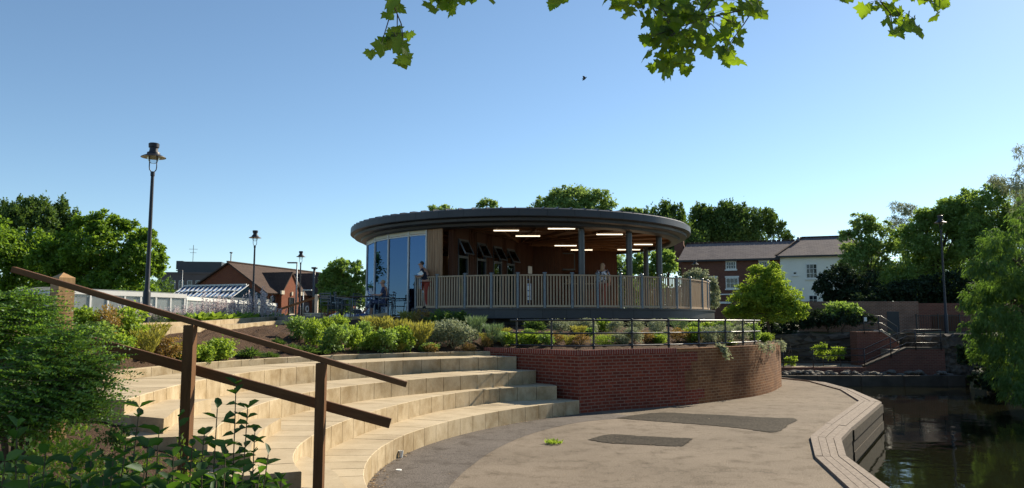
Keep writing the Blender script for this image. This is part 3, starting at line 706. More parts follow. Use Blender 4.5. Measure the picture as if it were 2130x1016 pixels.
# ------------------------------------------------------------------ timber river edging
edge = thing('river_edging', 'weathered timber sleeper edging with board wall along the river', 'edging', (IN[5].x, IN[5].y, 0))
eo = Vector(edge.location); g = rng(4)
for i in range(len(IN) - 1):
    A, B_, C_, D_ = IN[i], IN[i + 1], OUT[i], OUT[i + 1]; mb = MB()
    for k in range(4):
        t0, t1 = k / 4 + 0.008, (k + 1) / 4 - 0.008
        if i > 6 and False: pass
        dz = g.uniform(-0.006, 0.008)
        q = [A.lerp(C_, t0), B_.lerp(D_, t0), B_.lerp(D_, t1), A.lerp(C_, t1)]
        d = (q[1] - q[0]).normalized() * 0.008
        q = [q[0] + d, q[1] - d, q[2] - d, q[3] + d]
        mb.prism([(p.x - eo.x, p.y - eo.y) for p in q], -0.10, 0.040 + dz)
    mb.build('capping_planks', M['edging'], edge, recalc=True)
    mb = MB(); dr = (D_ - C_); nrm = Vector((dr.y, -dr.x, 0)).normalized()
    for k in range(4):
        z = -0.02 - 0.21 * k
        off = nrm * g.uniform(-0.05, 0.0)
        mb.bar(C_ - eo + off + Vector((0, 0, z - 0.155)), D_ - eo + off + Vector((0, 0, z - 0.155)), 0.07, 0.2)
    mb.build('board_wall', M['wetboard'], edge)

# ------------------------------------------------------------------ black guard rail on the wall
rl = [(c0.x + (ret.x - c0.x) * 0.52 + 0.1, c0.y + (ret.y - c0.y) * 0.52 + 0.5)] + [(wf[i][0] - wn_[i][0] * 0.30, wf[i][1] - wn_[i][1] * 0.30) for i in range(3, 46, 2)]
rl = [(-0.12, 19.75)] + [(0.62, 19.05), (1.36, 18.42)] + rl[3:]
rl = catmull(rl, 120)
def atpx(P, px):
    i = min(range(len(P)), key=lambda k: abs(1065 + F * P[k][0] / P[k][1] - px)); return i
gr = thing('guard_rail', 'black tubular guard rail with three bars along the top of the brick wall', 'railing', (rl[40][0], rl[40][1], ZT))
go = Vector(gr.location); zb, zm, ztp = 1.50, 1.80, 2.115
i0, i1 = atpx(rl, 1062), atpx(rl, 1578)
for z, r in ((ztp, 0.024), (zm, 0.019), (zb, 0.019)):
    mb = MB(); mb.tube([Vector((rl[i][0], rl[i][1], z)) - go for i in range(i0, i1 + 1)], r, 8); mb.build('rail', M['black'], gr, True)
for px in (1074.5, 1148.5, 1236.5, 1310.5, 1387.5, 1453, 1507, 1542, 1566):
    i = atpx(rl, px); p = Vector((rl[i][0], rl[i][1], 0)) - Vector((go.x, go.y, 0)); mb = MB()
    mb.tube([p + Vector((0, 0, -0.25)), p + Vector((0, 0, ztp - ZT))], 0.026, 8)
    for z in (zb, zm, ztp):
        mb.lathe([(0.0, -0.042), (0.026, -0.036), (0.040, -0.014), (0.040, 0.014), (0.026, 0.036), (0.0, 0.042)], (p.x, p.y, z - ZT), 10)
    mb.build('post', M['black'], gr, 'auto')

# ------------------------------------------------------------------ timber handrail in the foreground
hr = thing('timber_handrail', 'brown timber handrail with lower board running down beside the steps in the foreground', 'handrail', (-2.2, 6.8, 0.6))
ho = Vector(hr.location)
def tb(a, b, w, h, name, mt, cap=None):
    mb = MB(); mid = (Vector(a) + Vector(b)) / 2; d = (Vector(b) - Vector(a)); L = d.length
    mb.box((0, 0, 0), (L, w, h), ch=0.004); o = mb.build(name, mt, hr)
    x = d / L; y = Vector((0, 0, 1)).cross(x)
    if y.length < 1e-3: y = Vector((0, 1, 0))
    y.normalize(); z = x.cross(y); o.matrix_local = Matrix.Translation(mid - ho) @ Matrix((x, y, z)).transposed().to_4x4()
    return o
ra, rb = aty(28, 561, 6.6), aty(846, 800, 6.95)
tb(ra, rb, 0.075, 0.050, 'top_rail', M['timber'])
la, lb = aty(190, 711, 6.80), aty(812, 881, 7.05)
tb(la, lb, 0.045, 0.088, 'lower_board', M['timber'])
for px, y, w in ((400, 6.72, 0.088), (673, 6.86, 0.082)):
    x = (px - 1065) / F * y; t = (x - ra.x) / (rb.x - ra.x); zt = ra.z + (rb.z - ra.z) * t - 0.028
    mb = MB(); mb.box((x - ho.x, y - ho.y, (zt + (zt - 1.3)) / 2 - ho.z), (w, w, 1.3), ch=0.004); mb.build('post', M['timber_post'], hr)
# stout newel post behind, with a sign plate edge-on at its left
nw = aty(129, 620, 7.3); np_ = thing('newel_post', 'thick pale timber post with pyramid cap standing behind the green bush', 'post', (nw.x, nw.y, 1.2), math.radians(-32))
mb = MB(); ht = aty(129, 577, 7.3).z - 1.2
mb.box((0, 0, ht / 2 - .2), (0.15, 0.15, ht + .4), ch=0.006); mb.poly([(-.075, -.075, ht - .006), (.075, -.075, ht - .006), (.075, .075, ht - .006), (-.075, .075, ht - .006), (0, 0, ht + .045)], [(0, 1, 4), (1, 2, 4), (2, 3, 4), (3, 0, 4)])
mb.build('shaft', M['newel'], np_)
mb = MB(); mb.bar((-0.02, -0.085, 0.2), (0.05, -0.085, ht - .16), 0.02, 0.06); mb.build('batten', M['newel'], np_)
mb = MB(); mb.box((-0.15, 0.03, ht - 0.25), (0.03, 0.11, 0.22)); mb.box((-0.10, 0.03, ht - .18), (.07, .02, .012)); mb.box((-0.10, 0.03, ht - .32), (.07, .02, .012)); mb.build('sign_plate', M['white'], np_)

# ------------------------------------------------------------------ round cafe pavilion
PC = (0.4, 32.6); ZD, ZC = 2.54, 5.47
cafe = thing('cafe_pavilion', 'round single storey cafe pavilion with overhanging grey roof and curved glass front', 'pavilion', (PC[0], PC[1], ZD))
CO = Vector(cafe.location)
def rel(p): return (p[0] - CO.x, p[1] - CO.y, p[2] - CO.z)
# roof: shallow cone with standing seams, stepped fascia and soffit
mb = MB(); rc = (-0.05, 0, -ZD)
mb.lathe([(0.01, 6.22), (6.85, 5.93), (7.02, 5.90), (7.08, 5.86), (7.09, 5.63), (7.06, 5.60), (6.96, 5.60), (6.93, 5.585), (6.92, 5.49), (6.88, 5.47), (6.66, 5.45), (6.64, 5.36), (6.60, 5.34), (6.30, 5.32), (6.28, 5.34), (6.27, ZC + 0.03), (0.01, ZC + 0.03)], rc, 144, uvs=True)
roof = mb.build('roof', M['zincpanel'], cafe, 'auto')
mb = MB()
for k in range(90):
    a = 2 * math.pi * k / 90; c, s_ = math.cos(a), math.sin(a)
    P = [(-0.05 + r * c, r * s_, z - ZD) for r, z in ((0.4, 6.225), (6.84, 5.945), (7.03, 5.905))]
    for i in range(2): mb.bar(P[i], P[i + 1], 0.035, 0.05)
mb.build('roof_seams', M['zincroof'], roof)
# timber ceiling with beams and the dark soffit ring
mb = MB(); mb.lathe([(6.26, ZC - ZD), (0.01, ZC - ZD)], (-0.05, 0, 0), 96); ceil = mb.build('ceiling', M['ceil'], cafe)
mb = MB()
for k in range(24):
    a = 2 * math.pi * k / 24 + 0.1; c, s_ = math.cos(a), math.sin(a)
    mb.bar((-0.05 + 0.6 * c, 0.6 * s_, ZC - ZD - 0.05), (-0.05 + 6.2 * c, 6.2 * s_, ZC - ZD - 0.05), 0.06, 0.09)
for r in (2.6, 4.6):
    for k in range(48):
        a, b_ = 2 * math.pi * k / 48, 2 * math.pi * (k + 1) / 48
        mb.bar((-0.05 + r * math.cos(a), r * math.sin(a), ZC - ZD - .03), (-0.05 + r * math.cos(b_), r * math.sin(b_), ZC - ZD - .03), 0.05, 0.055)
mb.build('ceiling_beams', M['ceil'], cafe)
# deck: floor and clad fascia
DA0, DA1 = 232, 410
mb = MB(); dp = arc((DC[0] - CO.x, DC[1] - CO.y), 7.22, DA0, DA1, 60)
mb.prism([(0, 0)] + dp, -0.06, 0.0); mb.build('deck_floor', M['balus'], cafe, recalc=True)
mb = MB(); mb.lathe([(7.27, -0.345), (7.30, -0.34), (7.30, -0.055), (7.34, -0.05), (7.34, -0.005), (7.0, -0.004)], (DC[0] - CO.x, DC[1] - CO.y, 0), 90, 0, math.radians(DA0), math.radians(DA1), uvs=True)
mb.build('deck_fascia', M['cladpanel'], cafe, 'auto')
mb = MB(); mb.lathe([(6.2, -1.6), (6.2, -0.06)], (DC[0] - CO.x, DC[1] - CO.y, 0), 60, 0, math.radians(DA0), math.radians(DA1)); mb.build('underbuild', M['darkframe'], cafe)
for k in range(16):
    mb = MB(); a = math.radians(238 + 9 * k); mb.tube([(DC[0] - CO.x + 6.6 * math.cos(a), DC[1] - CO.y + 6.6 * math.sin(a), z) for z in (-1.4, -0.06)], 0.06, 8); mb.build('deck_pile', M['steel'], cafe, True)
# columns
def on_circle(px, c, r, near=True):
    k = (px - 1065) / F; A = k * k + 1; Bq = -2 * (k * c[0] + c[1]); Cq = c[0] ** 2 + c[1] ** 2 - r * r
    D = max(0, Bq * Bq - 4 * A * Cq); y = (-Bq + (-1 if near else 1) * math.sqrt(D)) / (2 * A); return Vector((k * y, y, 0))
for px, r, near in ((1210, 6.15, True), (1309.5, 6.15, True), (1372, 6.15, True), (1344.5, 6.0, False)):
    p = on_circle(px, PC, r, near); mb = MB(); x, y = p.x - CO.x, p.y - CO.y
    mb.lathe([(0.15, 0.0), (0.15, 0.02), (0.115, 0.03), (0.115, ZC - ZD - .02), (0.15, ZC - ZD - 0.01)], (x, y, 0), 20); mb.build('column', M['column'], cafe, 'auto')
p = on_circle(936, PC, 5.95); mb = MB(); mb.tube([(p.x - CO.x, p.y - CO.y, 0), (p.x - CO.x, p.y - CO.y, ZC - ZD)], 0.075, 12); mb.build('column', M['column'], cafe, 'auto')
# curved curtain wall of flat panes between white mullions
GA = [238.0]
for px in (850, 808, 780): 
    q = on_circle(px, PC, 6.45); GA.append(math.degrees(math.atan2(q.y - PC[1], q.x - PC[0])) % 360)
while GA[-1] > 185: GA.append(GA[-1] - 13.5)
def gp(a, r=6.45): return Vector((r * math.cos(math.radians(a)), r * math.sin(math.radians(a)), 0))
ZG, ZS = 5.17 - ZD, 5.46 - ZD
for k in range(len(GA) - 1):
    a, b_ = gp(GA[k]), gp(GA[k + 1]); d = (b_ - a).normalized(); n = Vector((d.y, -d.x, 0))
    if n.dot(a) < 0: n = -n
    mb = MB(); i = 0.03
    mb.bar(a + d * i + Vector((0, 0, (ZG - 0.25) / 2)), b_ - d * i + Vector((0, 0, (ZG - 0.25) / 2)), 0.024, ZG + 0.25)
    mb.build('glass_pane', M['glass'], cafe)
    mb = MB(); mb.bar(a + d * i + Vector((0, 0, (ZG + ZS) / 2 + .02)), b_ - d * i + Vector((0, 0, (ZG + ZS) / 2 + .02)), 0.06, ZS - ZG - .04); mb.build('spandrel', M['cream'], cafe)
    mb = MB(); mb.bar(a + Vector((0, 0, ZG)), b_ + Vector((0, 0, ZG)), 0.09, 0.04); mb.build('transom', M['alu'], cafe); mb = MB(); mb.bar(a + Vector((0, 0, -.27)), b_ + Vector((0, 0, -.27)), 0.09, 0.05); mb.build('bottom_rail', M['alu'], cafe)
for a in GA:
    p = gp(a); mb = MB(); mb.box((p.x, p.y, (ZS - 0.3) / 2), (0.11, 0.045, ZS + 0.3), math.radians(a)); mb.build('mullion', M['alu'], cafe)
# cedar boarded wall round the back of the kitchen
mb = MB(); aa = np.linspace(GA[-1], 66, 60)
for k in range(59):
    a, b_ = gp(aa[k], 6.42), gp(aa[k + 1], 6.42); d = (b_ - a).normalized() * .004; mb.bar(a + d + Vector((0, 0, 1.3)), b_ - d + Vector((0, 0, 1.3)), 0.12, 3.2)
mb.build('back_wall', M['cedar'], cafe)
# cedar boarded pier at the end of the glass
mb = MB(); q0, q1 = gp(238.6, 6.48), gp(244.3, 6.52)
for k in range(6):
    a, b_ = q0.lerp(q1, k / 6), q0.lerp(q1, (k + 1) / 6); d = (b_ - a).normalized() * .005
    mb.bar(a + d + Vector((0, 0, 1.46)), b_ - d + Vector((0, 0, 1.46)), 0.05, 2.92, up=Vector((0, 0, 1)))
pier = mb.build('cedar_pier', M['cedar'], cafe)
# inner wall with windows, running back from the pier
W0 = Vector((-2.17, 27.05, 0)); W1 = Vector((0.85, 33.6, 0)); wd = (W1 - W0); WL = wd.length; wd.normalize(); wn2 = Vector((wd.y, -wd.x, 0))
def wt(px):
    k = (px - 1065) / F; return (k * W0.y - W0.x) / (wd.x - k * wd.y)
wins = [(948, 968.6), (987, 1006), (1021.7, 1039), (1050, 1066)]
edges = [0.0]; 
for a, b_ in wins: edges += [wt(a), wt(b_)]
edges.append(WL); ang = math.atan2(wd.y, wd.x)
def wbox(mb, t0, t1, z0, z1, th=0.16, off=0.0, mi=0):
    c = W0 + wd * (t0 + t1) / 2 + wn2 * off; mb.box((c.x - CO.x, c.y - CO.y, (z0 + z1) / 2), (t1 - t0, th, z1 - z0), ang, mi)
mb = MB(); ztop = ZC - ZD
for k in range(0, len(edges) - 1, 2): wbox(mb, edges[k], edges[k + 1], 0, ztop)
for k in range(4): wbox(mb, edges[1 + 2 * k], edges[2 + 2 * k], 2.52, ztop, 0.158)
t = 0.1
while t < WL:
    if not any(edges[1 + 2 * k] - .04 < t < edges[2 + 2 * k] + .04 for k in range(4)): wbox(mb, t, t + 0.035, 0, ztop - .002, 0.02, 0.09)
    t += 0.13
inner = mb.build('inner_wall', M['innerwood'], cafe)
for k in range(4):
    a, b_ = edges[1 + 2 * k], edges[2 + 2 * k]; mb = MB()
    for t0, t1, z0, z1 in ((a, a + .05, 0.003, 2.52), (b_ - .05, b_, 0.003, 2.52), (a + .05, b_ - .05, 2.46, 2.52), (a + .05, b_ - .05, 1.84, 1.92), (a + .05, b_ - .05, .003, .10)): wbox(mb, t0, t1, z0, z1, 0.10, 0.06)
    wf_ = mb.build('window', M['column'], cafe)
    mb = MB(); wbox(mb, a + .05, b_ - .05, 0.10, 1.84, 0.012, 0.05); mb.build('pane', M['pane'], wf_)
    # top-hung vent standing open
    mb = MB(); hinge = W0 + wd * (a + b_) / 2 + wn2 * 0.11; w = b_ - a - 0.06
    Mv = Matrix.Translation((hinge.x - CO.x, hinge.y - CO.y, 2.46)) @ Matrix.Rotation(ang, 4, 'Z') @ Matrix.Rotation(math.radians(-28), 4, 'X')
    for c_, d_ in (((0, 0, -.02), (w, .04, .04)), ((0, 0, -.54), (w, .04, .04)), ((-w / 2 + .02, 0, -.28), (.04, .04, .48)), ((w / 2 - .02, 0, -.28), (.04, .04, .48))):
        mb.box((0, 0, 0), d_, M=Mv @ Matrix.Translation(c_))
    mb.build('vent_frame', M['steel'], wf_)
    mb = MB(); mb.box((0, 0, 0), (w - .08, .012, .48), M=Mv @ Matrix.Translation((0, 0, -.28))); mb.build('vent_pane', M['pane'], wf_)
# timber-lined back wall, kitchen hatch and counter
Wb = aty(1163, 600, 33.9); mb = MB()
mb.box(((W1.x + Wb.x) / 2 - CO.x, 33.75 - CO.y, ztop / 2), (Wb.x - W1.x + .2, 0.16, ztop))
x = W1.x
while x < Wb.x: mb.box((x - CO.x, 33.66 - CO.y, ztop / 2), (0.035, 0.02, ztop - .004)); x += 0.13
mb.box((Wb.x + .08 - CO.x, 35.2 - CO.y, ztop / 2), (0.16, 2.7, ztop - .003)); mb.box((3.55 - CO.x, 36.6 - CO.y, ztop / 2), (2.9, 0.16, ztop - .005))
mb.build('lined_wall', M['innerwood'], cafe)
mb = MB(); mb.box((3.3 - CO.x, 36.0 - CO.y, 0.5), (2.3, 0.6, 1.0)); mb.box((3.3 - CO.x, 36.0 - CO.y, 1.03), (2.45, 0.7, 0.05)); mb.build('serving_counter', M['innerwood'], cafe)
mb = MB()
for z in (1.35, 1.75): mb.box((3.35 - CO.x, 36.42 - CO.y, z), (2.3, 0.2, 0.04))
shelf = mb.build('shelf', M['balus'], cafe)
mb = MB(); mb.box((2.5 - CO.x, 34.6 - CO.y, 2.25), (0.65, 0.5, 0.78)); cab = mb.build('wall_cabinet', M['column'], cafe)
mb = MB(); mb.box((2.5 - CO.x, 34.345 - CO.y, 2.25), (0.55, 0.02, 0.66)); mb.build('cabinet_door', M['innerwood'], cab)
mb = MB(); mb.prism(arc((0.0, 0.0), 6.2, 95, 246, 40) + [(W1.x - CO.x, W1.y - CO.y)], -0.05, -0.005); mb.build('inner_floor', M['terrace'], cafe, recalc=True)
t_ = wt(1097); c = W0 + wd * t_ + wn2 * 0.125; mb = MB(); mb.box((0, 0, 0), (0.42, 0.012, 0.32)); tag(mb.build('notice', M['paper'], None, loc=(c.x, c.y, aty(1097, 562, c.y).z), rz=ang), 'white paper notice pinned on the dark timber wall inside the open deck', 'notice')
for k, (px, py, y, w) in enumerate(((1186, 575.0, 36.36, .08), (1191, 575, 36.36, .08), (1196, 574.5, 36.36, .07), (1178, 576, 36.36, .1))):
    mb = MB(); mb.lathe([(0, 0), (w / 2, 0), (w / 2, .17), (w / 5, .22), (w / 5, .29), (0, .29)], (0, 0, 0), 10)
    o = mb.build('bottle', [M['cream'], M['stonetrim'], M['paper'], M['balus']][k], None, 'auto', loc=Vector((aty(px, py, y).x, y, ZD + 1.37)))
    tag(o, ['cream bottle on the bar shelf, first to the right of the pale one', 'tan bottle on the bar shelf between cream and white ones', 'white bottle on the bar shelf beside the grey column', 'pale wood coloured bottle at the left end of the bar shelf'][k], 'bottle', 'bottles on the bar shelf')
# strip lights under the ceiling
SL = [(1026, 1080, 479.5, 'white strip light under the ceiling nearest the timber clad pier'), (1139, 1197, 475.5, 'white strip light at the front edge of the ceiling left of the first column'), (1072, 1124, 491, 'white strip light in front of the wall of open windows'), (1240, 1296, 487.5, 'white strip light between the two front columns, nearest the roof edge'),
      (1153, 1200, 511, 'white strip light just above the wall cabinet'), (1187, 1233, 520, 'farthest white strip light, crossing behind the left column'), (1318, 1358, 508.5, 'rightmost white strip light beside the right column'), (1284, 1332, 519.5, 'white strip light crossing behind the middle column')]
for a, b_, y, lab in SL:
    Y = (ZC - 0.105 - E) * F / 1.0; p = atz((a + b_) / 2, y, ZC - 0.115); w = (b_ - a) * p.y / F
    t_ = thing('strip_light', lab, 'light', p, 0, 'strip lights under the pavilion ceiling')
    mb = MB(); mb.box((0, 0, 0.03), (w, 0.09, 0.05)); mb.box((-w * .3, 0, .085), (.02, .02, .06)); mb.box((w * .3, 0, .085), (.02, .02, .06)); mb.build('housing', M['alu'], t_)
    mb = MB(); mb.box((0, 0, -0.012), (w - .02, 0.075, 0.03), ch=.008); mb.build('tube', M['strip'], t_)
PL = [(821.8, 524), (832, 524), (843, 523), (863.8, 536), (873.5, 535), (883.8, 535)]
pn = ['leftmost', 'second', 'third', 'fourth', 'fifth', 'rightmost']
for k, (x, y) in enumerate(PL):
    p = aty(x, y, 30.6 if k < 3 else 29.4); t_ = thing('pendant_light', pn[k] + ' of six small glowing pendant bulbs seen through the cafe glass', 'pendant lamp', p, 0, 'pendant bulbs behind the cafe glass')
    mb = MB(); mb.tube([(0, 0, .05), (0, 0, ZC - p.z)], 0.008, 5); mb.lathe([(0, .12), (.03, .12), (.035, .05), (0, .05)], (0, 0, 0), 8); mb.build('cord', M['black'], t_)
    mb = MB(); mb.lathe([(0, -.07), (.04, -.04), (.05, 0), (.03, .05), (0, .055)], (0, 0, 0), 10); mb.build('bulb', M['bulb'], t_, True)
# balustrade of the deck
bl = thing('deck_balustrade', 'grey timber balustrade with round galvanised posts around the pavilion deck', 'balustrade', (DC[0], DC[1], ZD)); BO = Vector(bl.location); BR = 7.10
bpx = [865, 909, 967, 1022, 1077, 1133, 1190, 1243, 1291, 1335, 1373, 1407, 1435, 1460]
BA = [math.degrees(math.atan2(q.y - DC[1], q.x - DC[0])) % 360 for q in (on_circle(px, DC, BR) for px in bpx)]
BA = [a if a > 180 else a + 360 for a in BA]
while BA[-1] < 402: BA.append(BA[-1] + 7.2)
def bp(a, r=BR): return Vector((r * math.cos(math.radians(a)), r * math.sin(math.radians(a)), 0))
ends = [bp(a) for a in BA]
endp = [gp(238.0, 6.56) + CO - BO]; endp[0].z = 0
nodes = [endp[0]] + ends
for k, p in enumerate(nodes):
    if k == 0: continue
    mb = MB(); mb.tube([p + Vector((0, 0, -.05)), p + Vector((0, 0, 1.15))], 0.048, 12); mb.lathe([(0, 1.19), (.06, 1.185), (.075, 1.165), (.075, 1.145), (.05, 1.14)], (p.x, p.y, 0), 12); mb.build('post', M['steel'], bl, 'auto')
for k in range(len(nodes) - 1):
    a, b_ = nodes[k], nodes[k + 1]; d = (b_ - a); L_ = d.length; d.normalize(); a2, b2 = a + d * .05, b_ - d * .05; mb = MB()
    mb.bar(a2 + Vector((0, 0, 1.09)), b2 + Vector((0, 0, 1.09)), 0.07, 0.045); mb.bar(a2 + Vector((0, 0, 0.06)), b2 + Vector((0, 0, 0.06)), 0.05, 0.07)
    n = max(3, int(round((b2 - a2).length / 0.101)))
    for j in range(n):
        q = a2.lerp(b2, (j + .5) / n); mb.box((q.x, q.y, 0.58), (0.042, 0.026, 0.975), math.atan2(d.y, d.x))
    mb.build('balustrade_panel', M['balus'], bl)

# ------------------------------------------------------------------ street lamps
def lamp(p, H_, label, group, sc=1.0, face=0.5, lean=0.0):
    t = thing('street_lamp', label, 'street lamp', p, 0, group); t.rotation_euler.y = lean
    mb = MB(); hp = H_ - 0.78 * sc
    mb.lathe([(0.09 * sc, -0.2), (0.09 * sc, .9), (.075 * sc, .95), (.06 * sc, 1.0), (.048 * sc, hp * .55), (.040 * sc, hp - .12), (.052 * sc, hp - .11), (.052 * sc, hp), (0, hp)], (0, 0, 0), 12); mb.build('pole', M['navy'], t, 'auto')
    c, s_ = math.cos(face), math.sin(face); mb = MB()
    for sg in (-1, 1):
        mb.tube([(0, 0, hp - .02)] + [(sg * r * sc * c, sg * r * sc * s_, hp + z * sc) for r, z in ((.04, 0.0), (.075, .05), (.085, .12), (.085, .42))], 0.014 * sc, 6)
    mb.build('bracket', M['navy'], t, True)
    zs = hp + .42 * sc; mb = MB()
    mb.lathe([(r * sc, z * sc) for r, z in ((.30, -.055), (.295, -.045), (.22, -.005), (.16, .02), (.155, .06), (.15, .075), (.11, .09), (.10, .15), (.10, .20), (.125, .205), (.13, .30), (.11, .315), (0, .32))], (0, 0, zs), 24)
    sh = mb.build('lamp_shade', M['navy'], t, 'auto')
    mb = MB(); mb.lathe([(r * sc, z * sc) for r, z in ((.292, -.056), (.2, -.02), (.0, -.005))], (0, 0, zs), 24); mb.build('reflector', M['cream'], sh, True)
    mb = MB(); mb.lathe([(r * sc, z * sc) for r, z in ((.145, -.02), (.14, -.07), (.11, -.15), (.06, -.205), (0, -.22))], (0, 0, zs), 16); mb.build('globe', M['globe'], t, True)
    return t
def lampat(px, pytop, Y, ground, label, group='black lantern street lamps', sc=1.0, lean=0):
    p = aty(px, 600, Y); zt = aty(px, pytop, Y).z; return lamp((p.x, p.y, ground), zt - ground - (-.0), label, group, sc, lean=lean)
lampat(306, 295, 19.3, 1.9, 'tall black lantern street lamp nearest the camera, beside the left tree')
lampat(527, 478, 37.5, 2.15, 'black lantern street lamp in front of the brick hall roof')
lampat(624, 521.5, 49.5, 2.15, 'smaller black lantern street lamp near the right end of the brick hall')
lampat(1447, 540, 62, 2.2, 'black lantern street lamp in front of the red brick house')
lampat(1964, 447, 40.5, 1.55, 'tall dark lantern street lamp against the trees by the upper garden wall', sc=1.05)

# ------------------------------------------------------------------ distant buildings, left
def frame(o, ang): return Matrix.Translation(o) @ Matrix.Rotation(ang, 4, 'Z')
HN = Vector((-22.7, 71.0, 2.0)); hd = Vector((0.268, 0.964, 0)).normalized(); hang = math.atan2(hd.y, hd.x)
hall = thing('brick_hall', 'long red brick hall with brown tiled roof and two small gables beyond the planting', 'hall', HN, hang)
# local x runs along the facade (away from us), +y to the left (behind the facade)
EV, RD, HW, HL = 3.0, 5.72, 4.0, 16.5
mb = MB(); mb.face([(0, 0, 0), (HL, 0, 0), (HL, 0, EV), (0, 0, EV)][::1]); mb.face([(0, 0, 0), (0, 0, EV), (0, HW, RD - .03), (0, HW + 6, EV - .8), (0, HW + 6, 0)]); mb.face([(HL, 0, 0), (HL, HW + 6, 0), (HL, HW + 6, EV - .8), (HL, HW, RD - .03), (HL, 0, EV)]); mb.face([(0, HW + 6, 0), (0, HW + 6, EV - .8), (HL, HW + 6, EV - .8), (HL, HW + 6, 0)])
mb.build('wall', M['hall_brick'], hall)
def slab(mb, q, th=0.12, mi=0):
    q = [Vector(p) for p in q]; n = (q[1] - q[0]).cross(q[2] - q[0]).normalized()
    if n.z < 0: q.reverse(); n = -n
    u = (q[1] - q[0]).normalized(); v = n.cross(u); uv = [((p - q[0]).dot(u), (p - q[0]).dot(v)) for p in q]
    b = [p - n * th for p in q]; mb.face(q, mi, uv); mb.face(b[::-1], mi)
    for i in range(len(q)):
        j = (i + 1) % len(q); mb.face([q[i], b[i], b[j], q[j]], mi)
def roofslab(mb, e0, e1, r1, r0, th=0.12): slab(mb, [e0, e1, r1, r0], th)
mb = MB(); roofslab(mb, (-.3, -.35, EV - .2), (HL + .3, -.35, EV - .2), (HL + .3, HW, RD), (-.3, HW, RD)); roofslab(mb, (HL + .3, HW + 6.3, EV - 1.0), (-.3, HW + 6.3, EV - 1.0), (-.3, HW, RD + .001), (HL + .3, HW, RD + .001))
mb.bar((-.3, HW, RD + .06), (HL + .3, HW, RD + .06), .22, .10); hroof = mb.build('roof', M['tile'], hall)
def gwin(parent, x, y, z, w, h, nrm, nx_=2, ny_=2, fm='darkframe', sill=True, head=True):
    """window proud of a wall; nrm is a local axis pair (along, out)"""
    al, ou = Vector(nrm[0]), Vector(nrm[1]); c = Vector((x, y, z)); mb = MB(); Mx = Matrix((al, ou, Vector((0, 0, 1)))).transposed().to_4x4()
    def bx(m_, a, b_, d0, w_, d_, h_): m_.box((0, 0, 0), (w_, d_, h_), M=Matrix.Translation(c) @ Mx @ Matrix.Translation((a, d0, b_)))
    for a in (-w / 2, w / 2): bx(mb, a, 0, .03, .08, .10, h + .08)
    for b_ in (-h / 2, h / 2): bx(mb, 0, b_, .03, w - .08, .10, .08)
    for i in range(1, nx_): bx(mb, -w / 2 + w * i / nx_, 0, .03, .035, .06, h - .08)
    for i in range(1, ny_): bx(mb, 0, -h / 2 + h * i / ny_, .031, w - .08, .058, .035)
    f = mb.build('window', M[fm], parent)
    mb = MB(); bx(mb, 0, 0, .01, w - .06, .03, h - .06); mb.build('pane', M['winglass'], f)
    if sill: mb = MB(); bx(mb, 0, -h / 2 - .10, .06, w + .25, .16, .12); mb.build('sill', M['stonetrim'] if fm == 'darkframe' else M['white'], f)
    if head and fm != 'darkframe': mb = MB(); bx(mb, 0, h / 2 + .12, .04, w + .2, .12, .14); mb.build('lintel', M['white'], f)
    return f
FX = ((1, 0, 0), (0, -1, 0))
for x in (1.05,): gwin(hall, x, 0, 1.75, .75, 1.5, FX)
gwin(hall, 6.6, 0, 1.6, .8, 1.5, FX)
gwin(hall, 0, 2.2, 2.0, 1.0, 1.6, ((0, -1, 0), (-1, 0, 0)), 3, 2)
mb = MB(); mb.bar((-.02, -.02, .75), (7.4, -.02, .75), .06, .12); mb.build('stone_band', M['stonetrim'], hall)
# small gable and large cross wing
for x0, x1, pj, zr, ze in ((1.85, 5.25, 0.5, 4.9, 2.95), (7.7, 12.2, 3.0, 5.2, 2.7)):
    xm = (x0 + x1) / 2; mb = MB(); mb.face([(x0, -pj, 0), (x1, -pj, 0), (x1, -pj, ze), (xm, -pj, zr), (x0, -pj, ze)]); mb.face([(x0, -pj, 0), (x0, -pj, ze), (x0, .3, ze), (x0, .3, 0)]); mb.face([(x1, -pj, 0), (x1, .3, 0), (x1, .3, ze), (x1, -pj, ze)])
    wg = mb.build('gable_wing', M['hall_brick'], hall)
    mb = MB(); d = 5.0; roofslab(mb, (x0 - .15, -pj - .1, ze - .15), (x0 - .15, d, ze - .15), (xm, d, zr + .05), (xm, -pj - .1, zr + .05), .1); roofslab(mb, (x1 + .15, d, ze - .15), (x1 + .15, -pj - .1, ze - .15), (xm, -pj - .1, zr + .051), (xm, d, zr + .051), .1); mb.build('roof', M['tile'], wg)
    gwin(hall, xm, -pj, 1.7, .8, 1.5, FX)
    mb = MB()
    for xx in (x0, x1): mb.box((xx, -pj - .08, ze - .05), (.5, .16, .35))
    mb.box((xm, -pj - .06, 2.85), (.22, .12, .35)); mb.build('kneeler_stones', M['stonetrim'], wg)
    if pj > 1: mb = MB(); mb.lathe([(0, -.06), (.28, -.06), (.34, 0), (.28, .03), (0, .03)], (0, 0, 0), 16); o = mb.build('round_plaque', M['stonetrim'], wg); o.location = (xm, -pj, 3.9); o.rotation_euler = (math.pi / 2, 0, 0)
mb = MB(); mb.box((7.1, -.06, 1.05), (1.0, .1, 2.1)); hdo = mb.build('door', M['office'], hall); mb = MB(); mb.lathe([(0.20, 0), (.34, 0), (.34, .06), (.20, .06)], (0, 0, 0), 20); o = mb.build('round_emblem', M['white'], hdo); o.location = (7.1, -.12, 1.45); o.rotation_euler = (math.pi / 2, 0, 0)
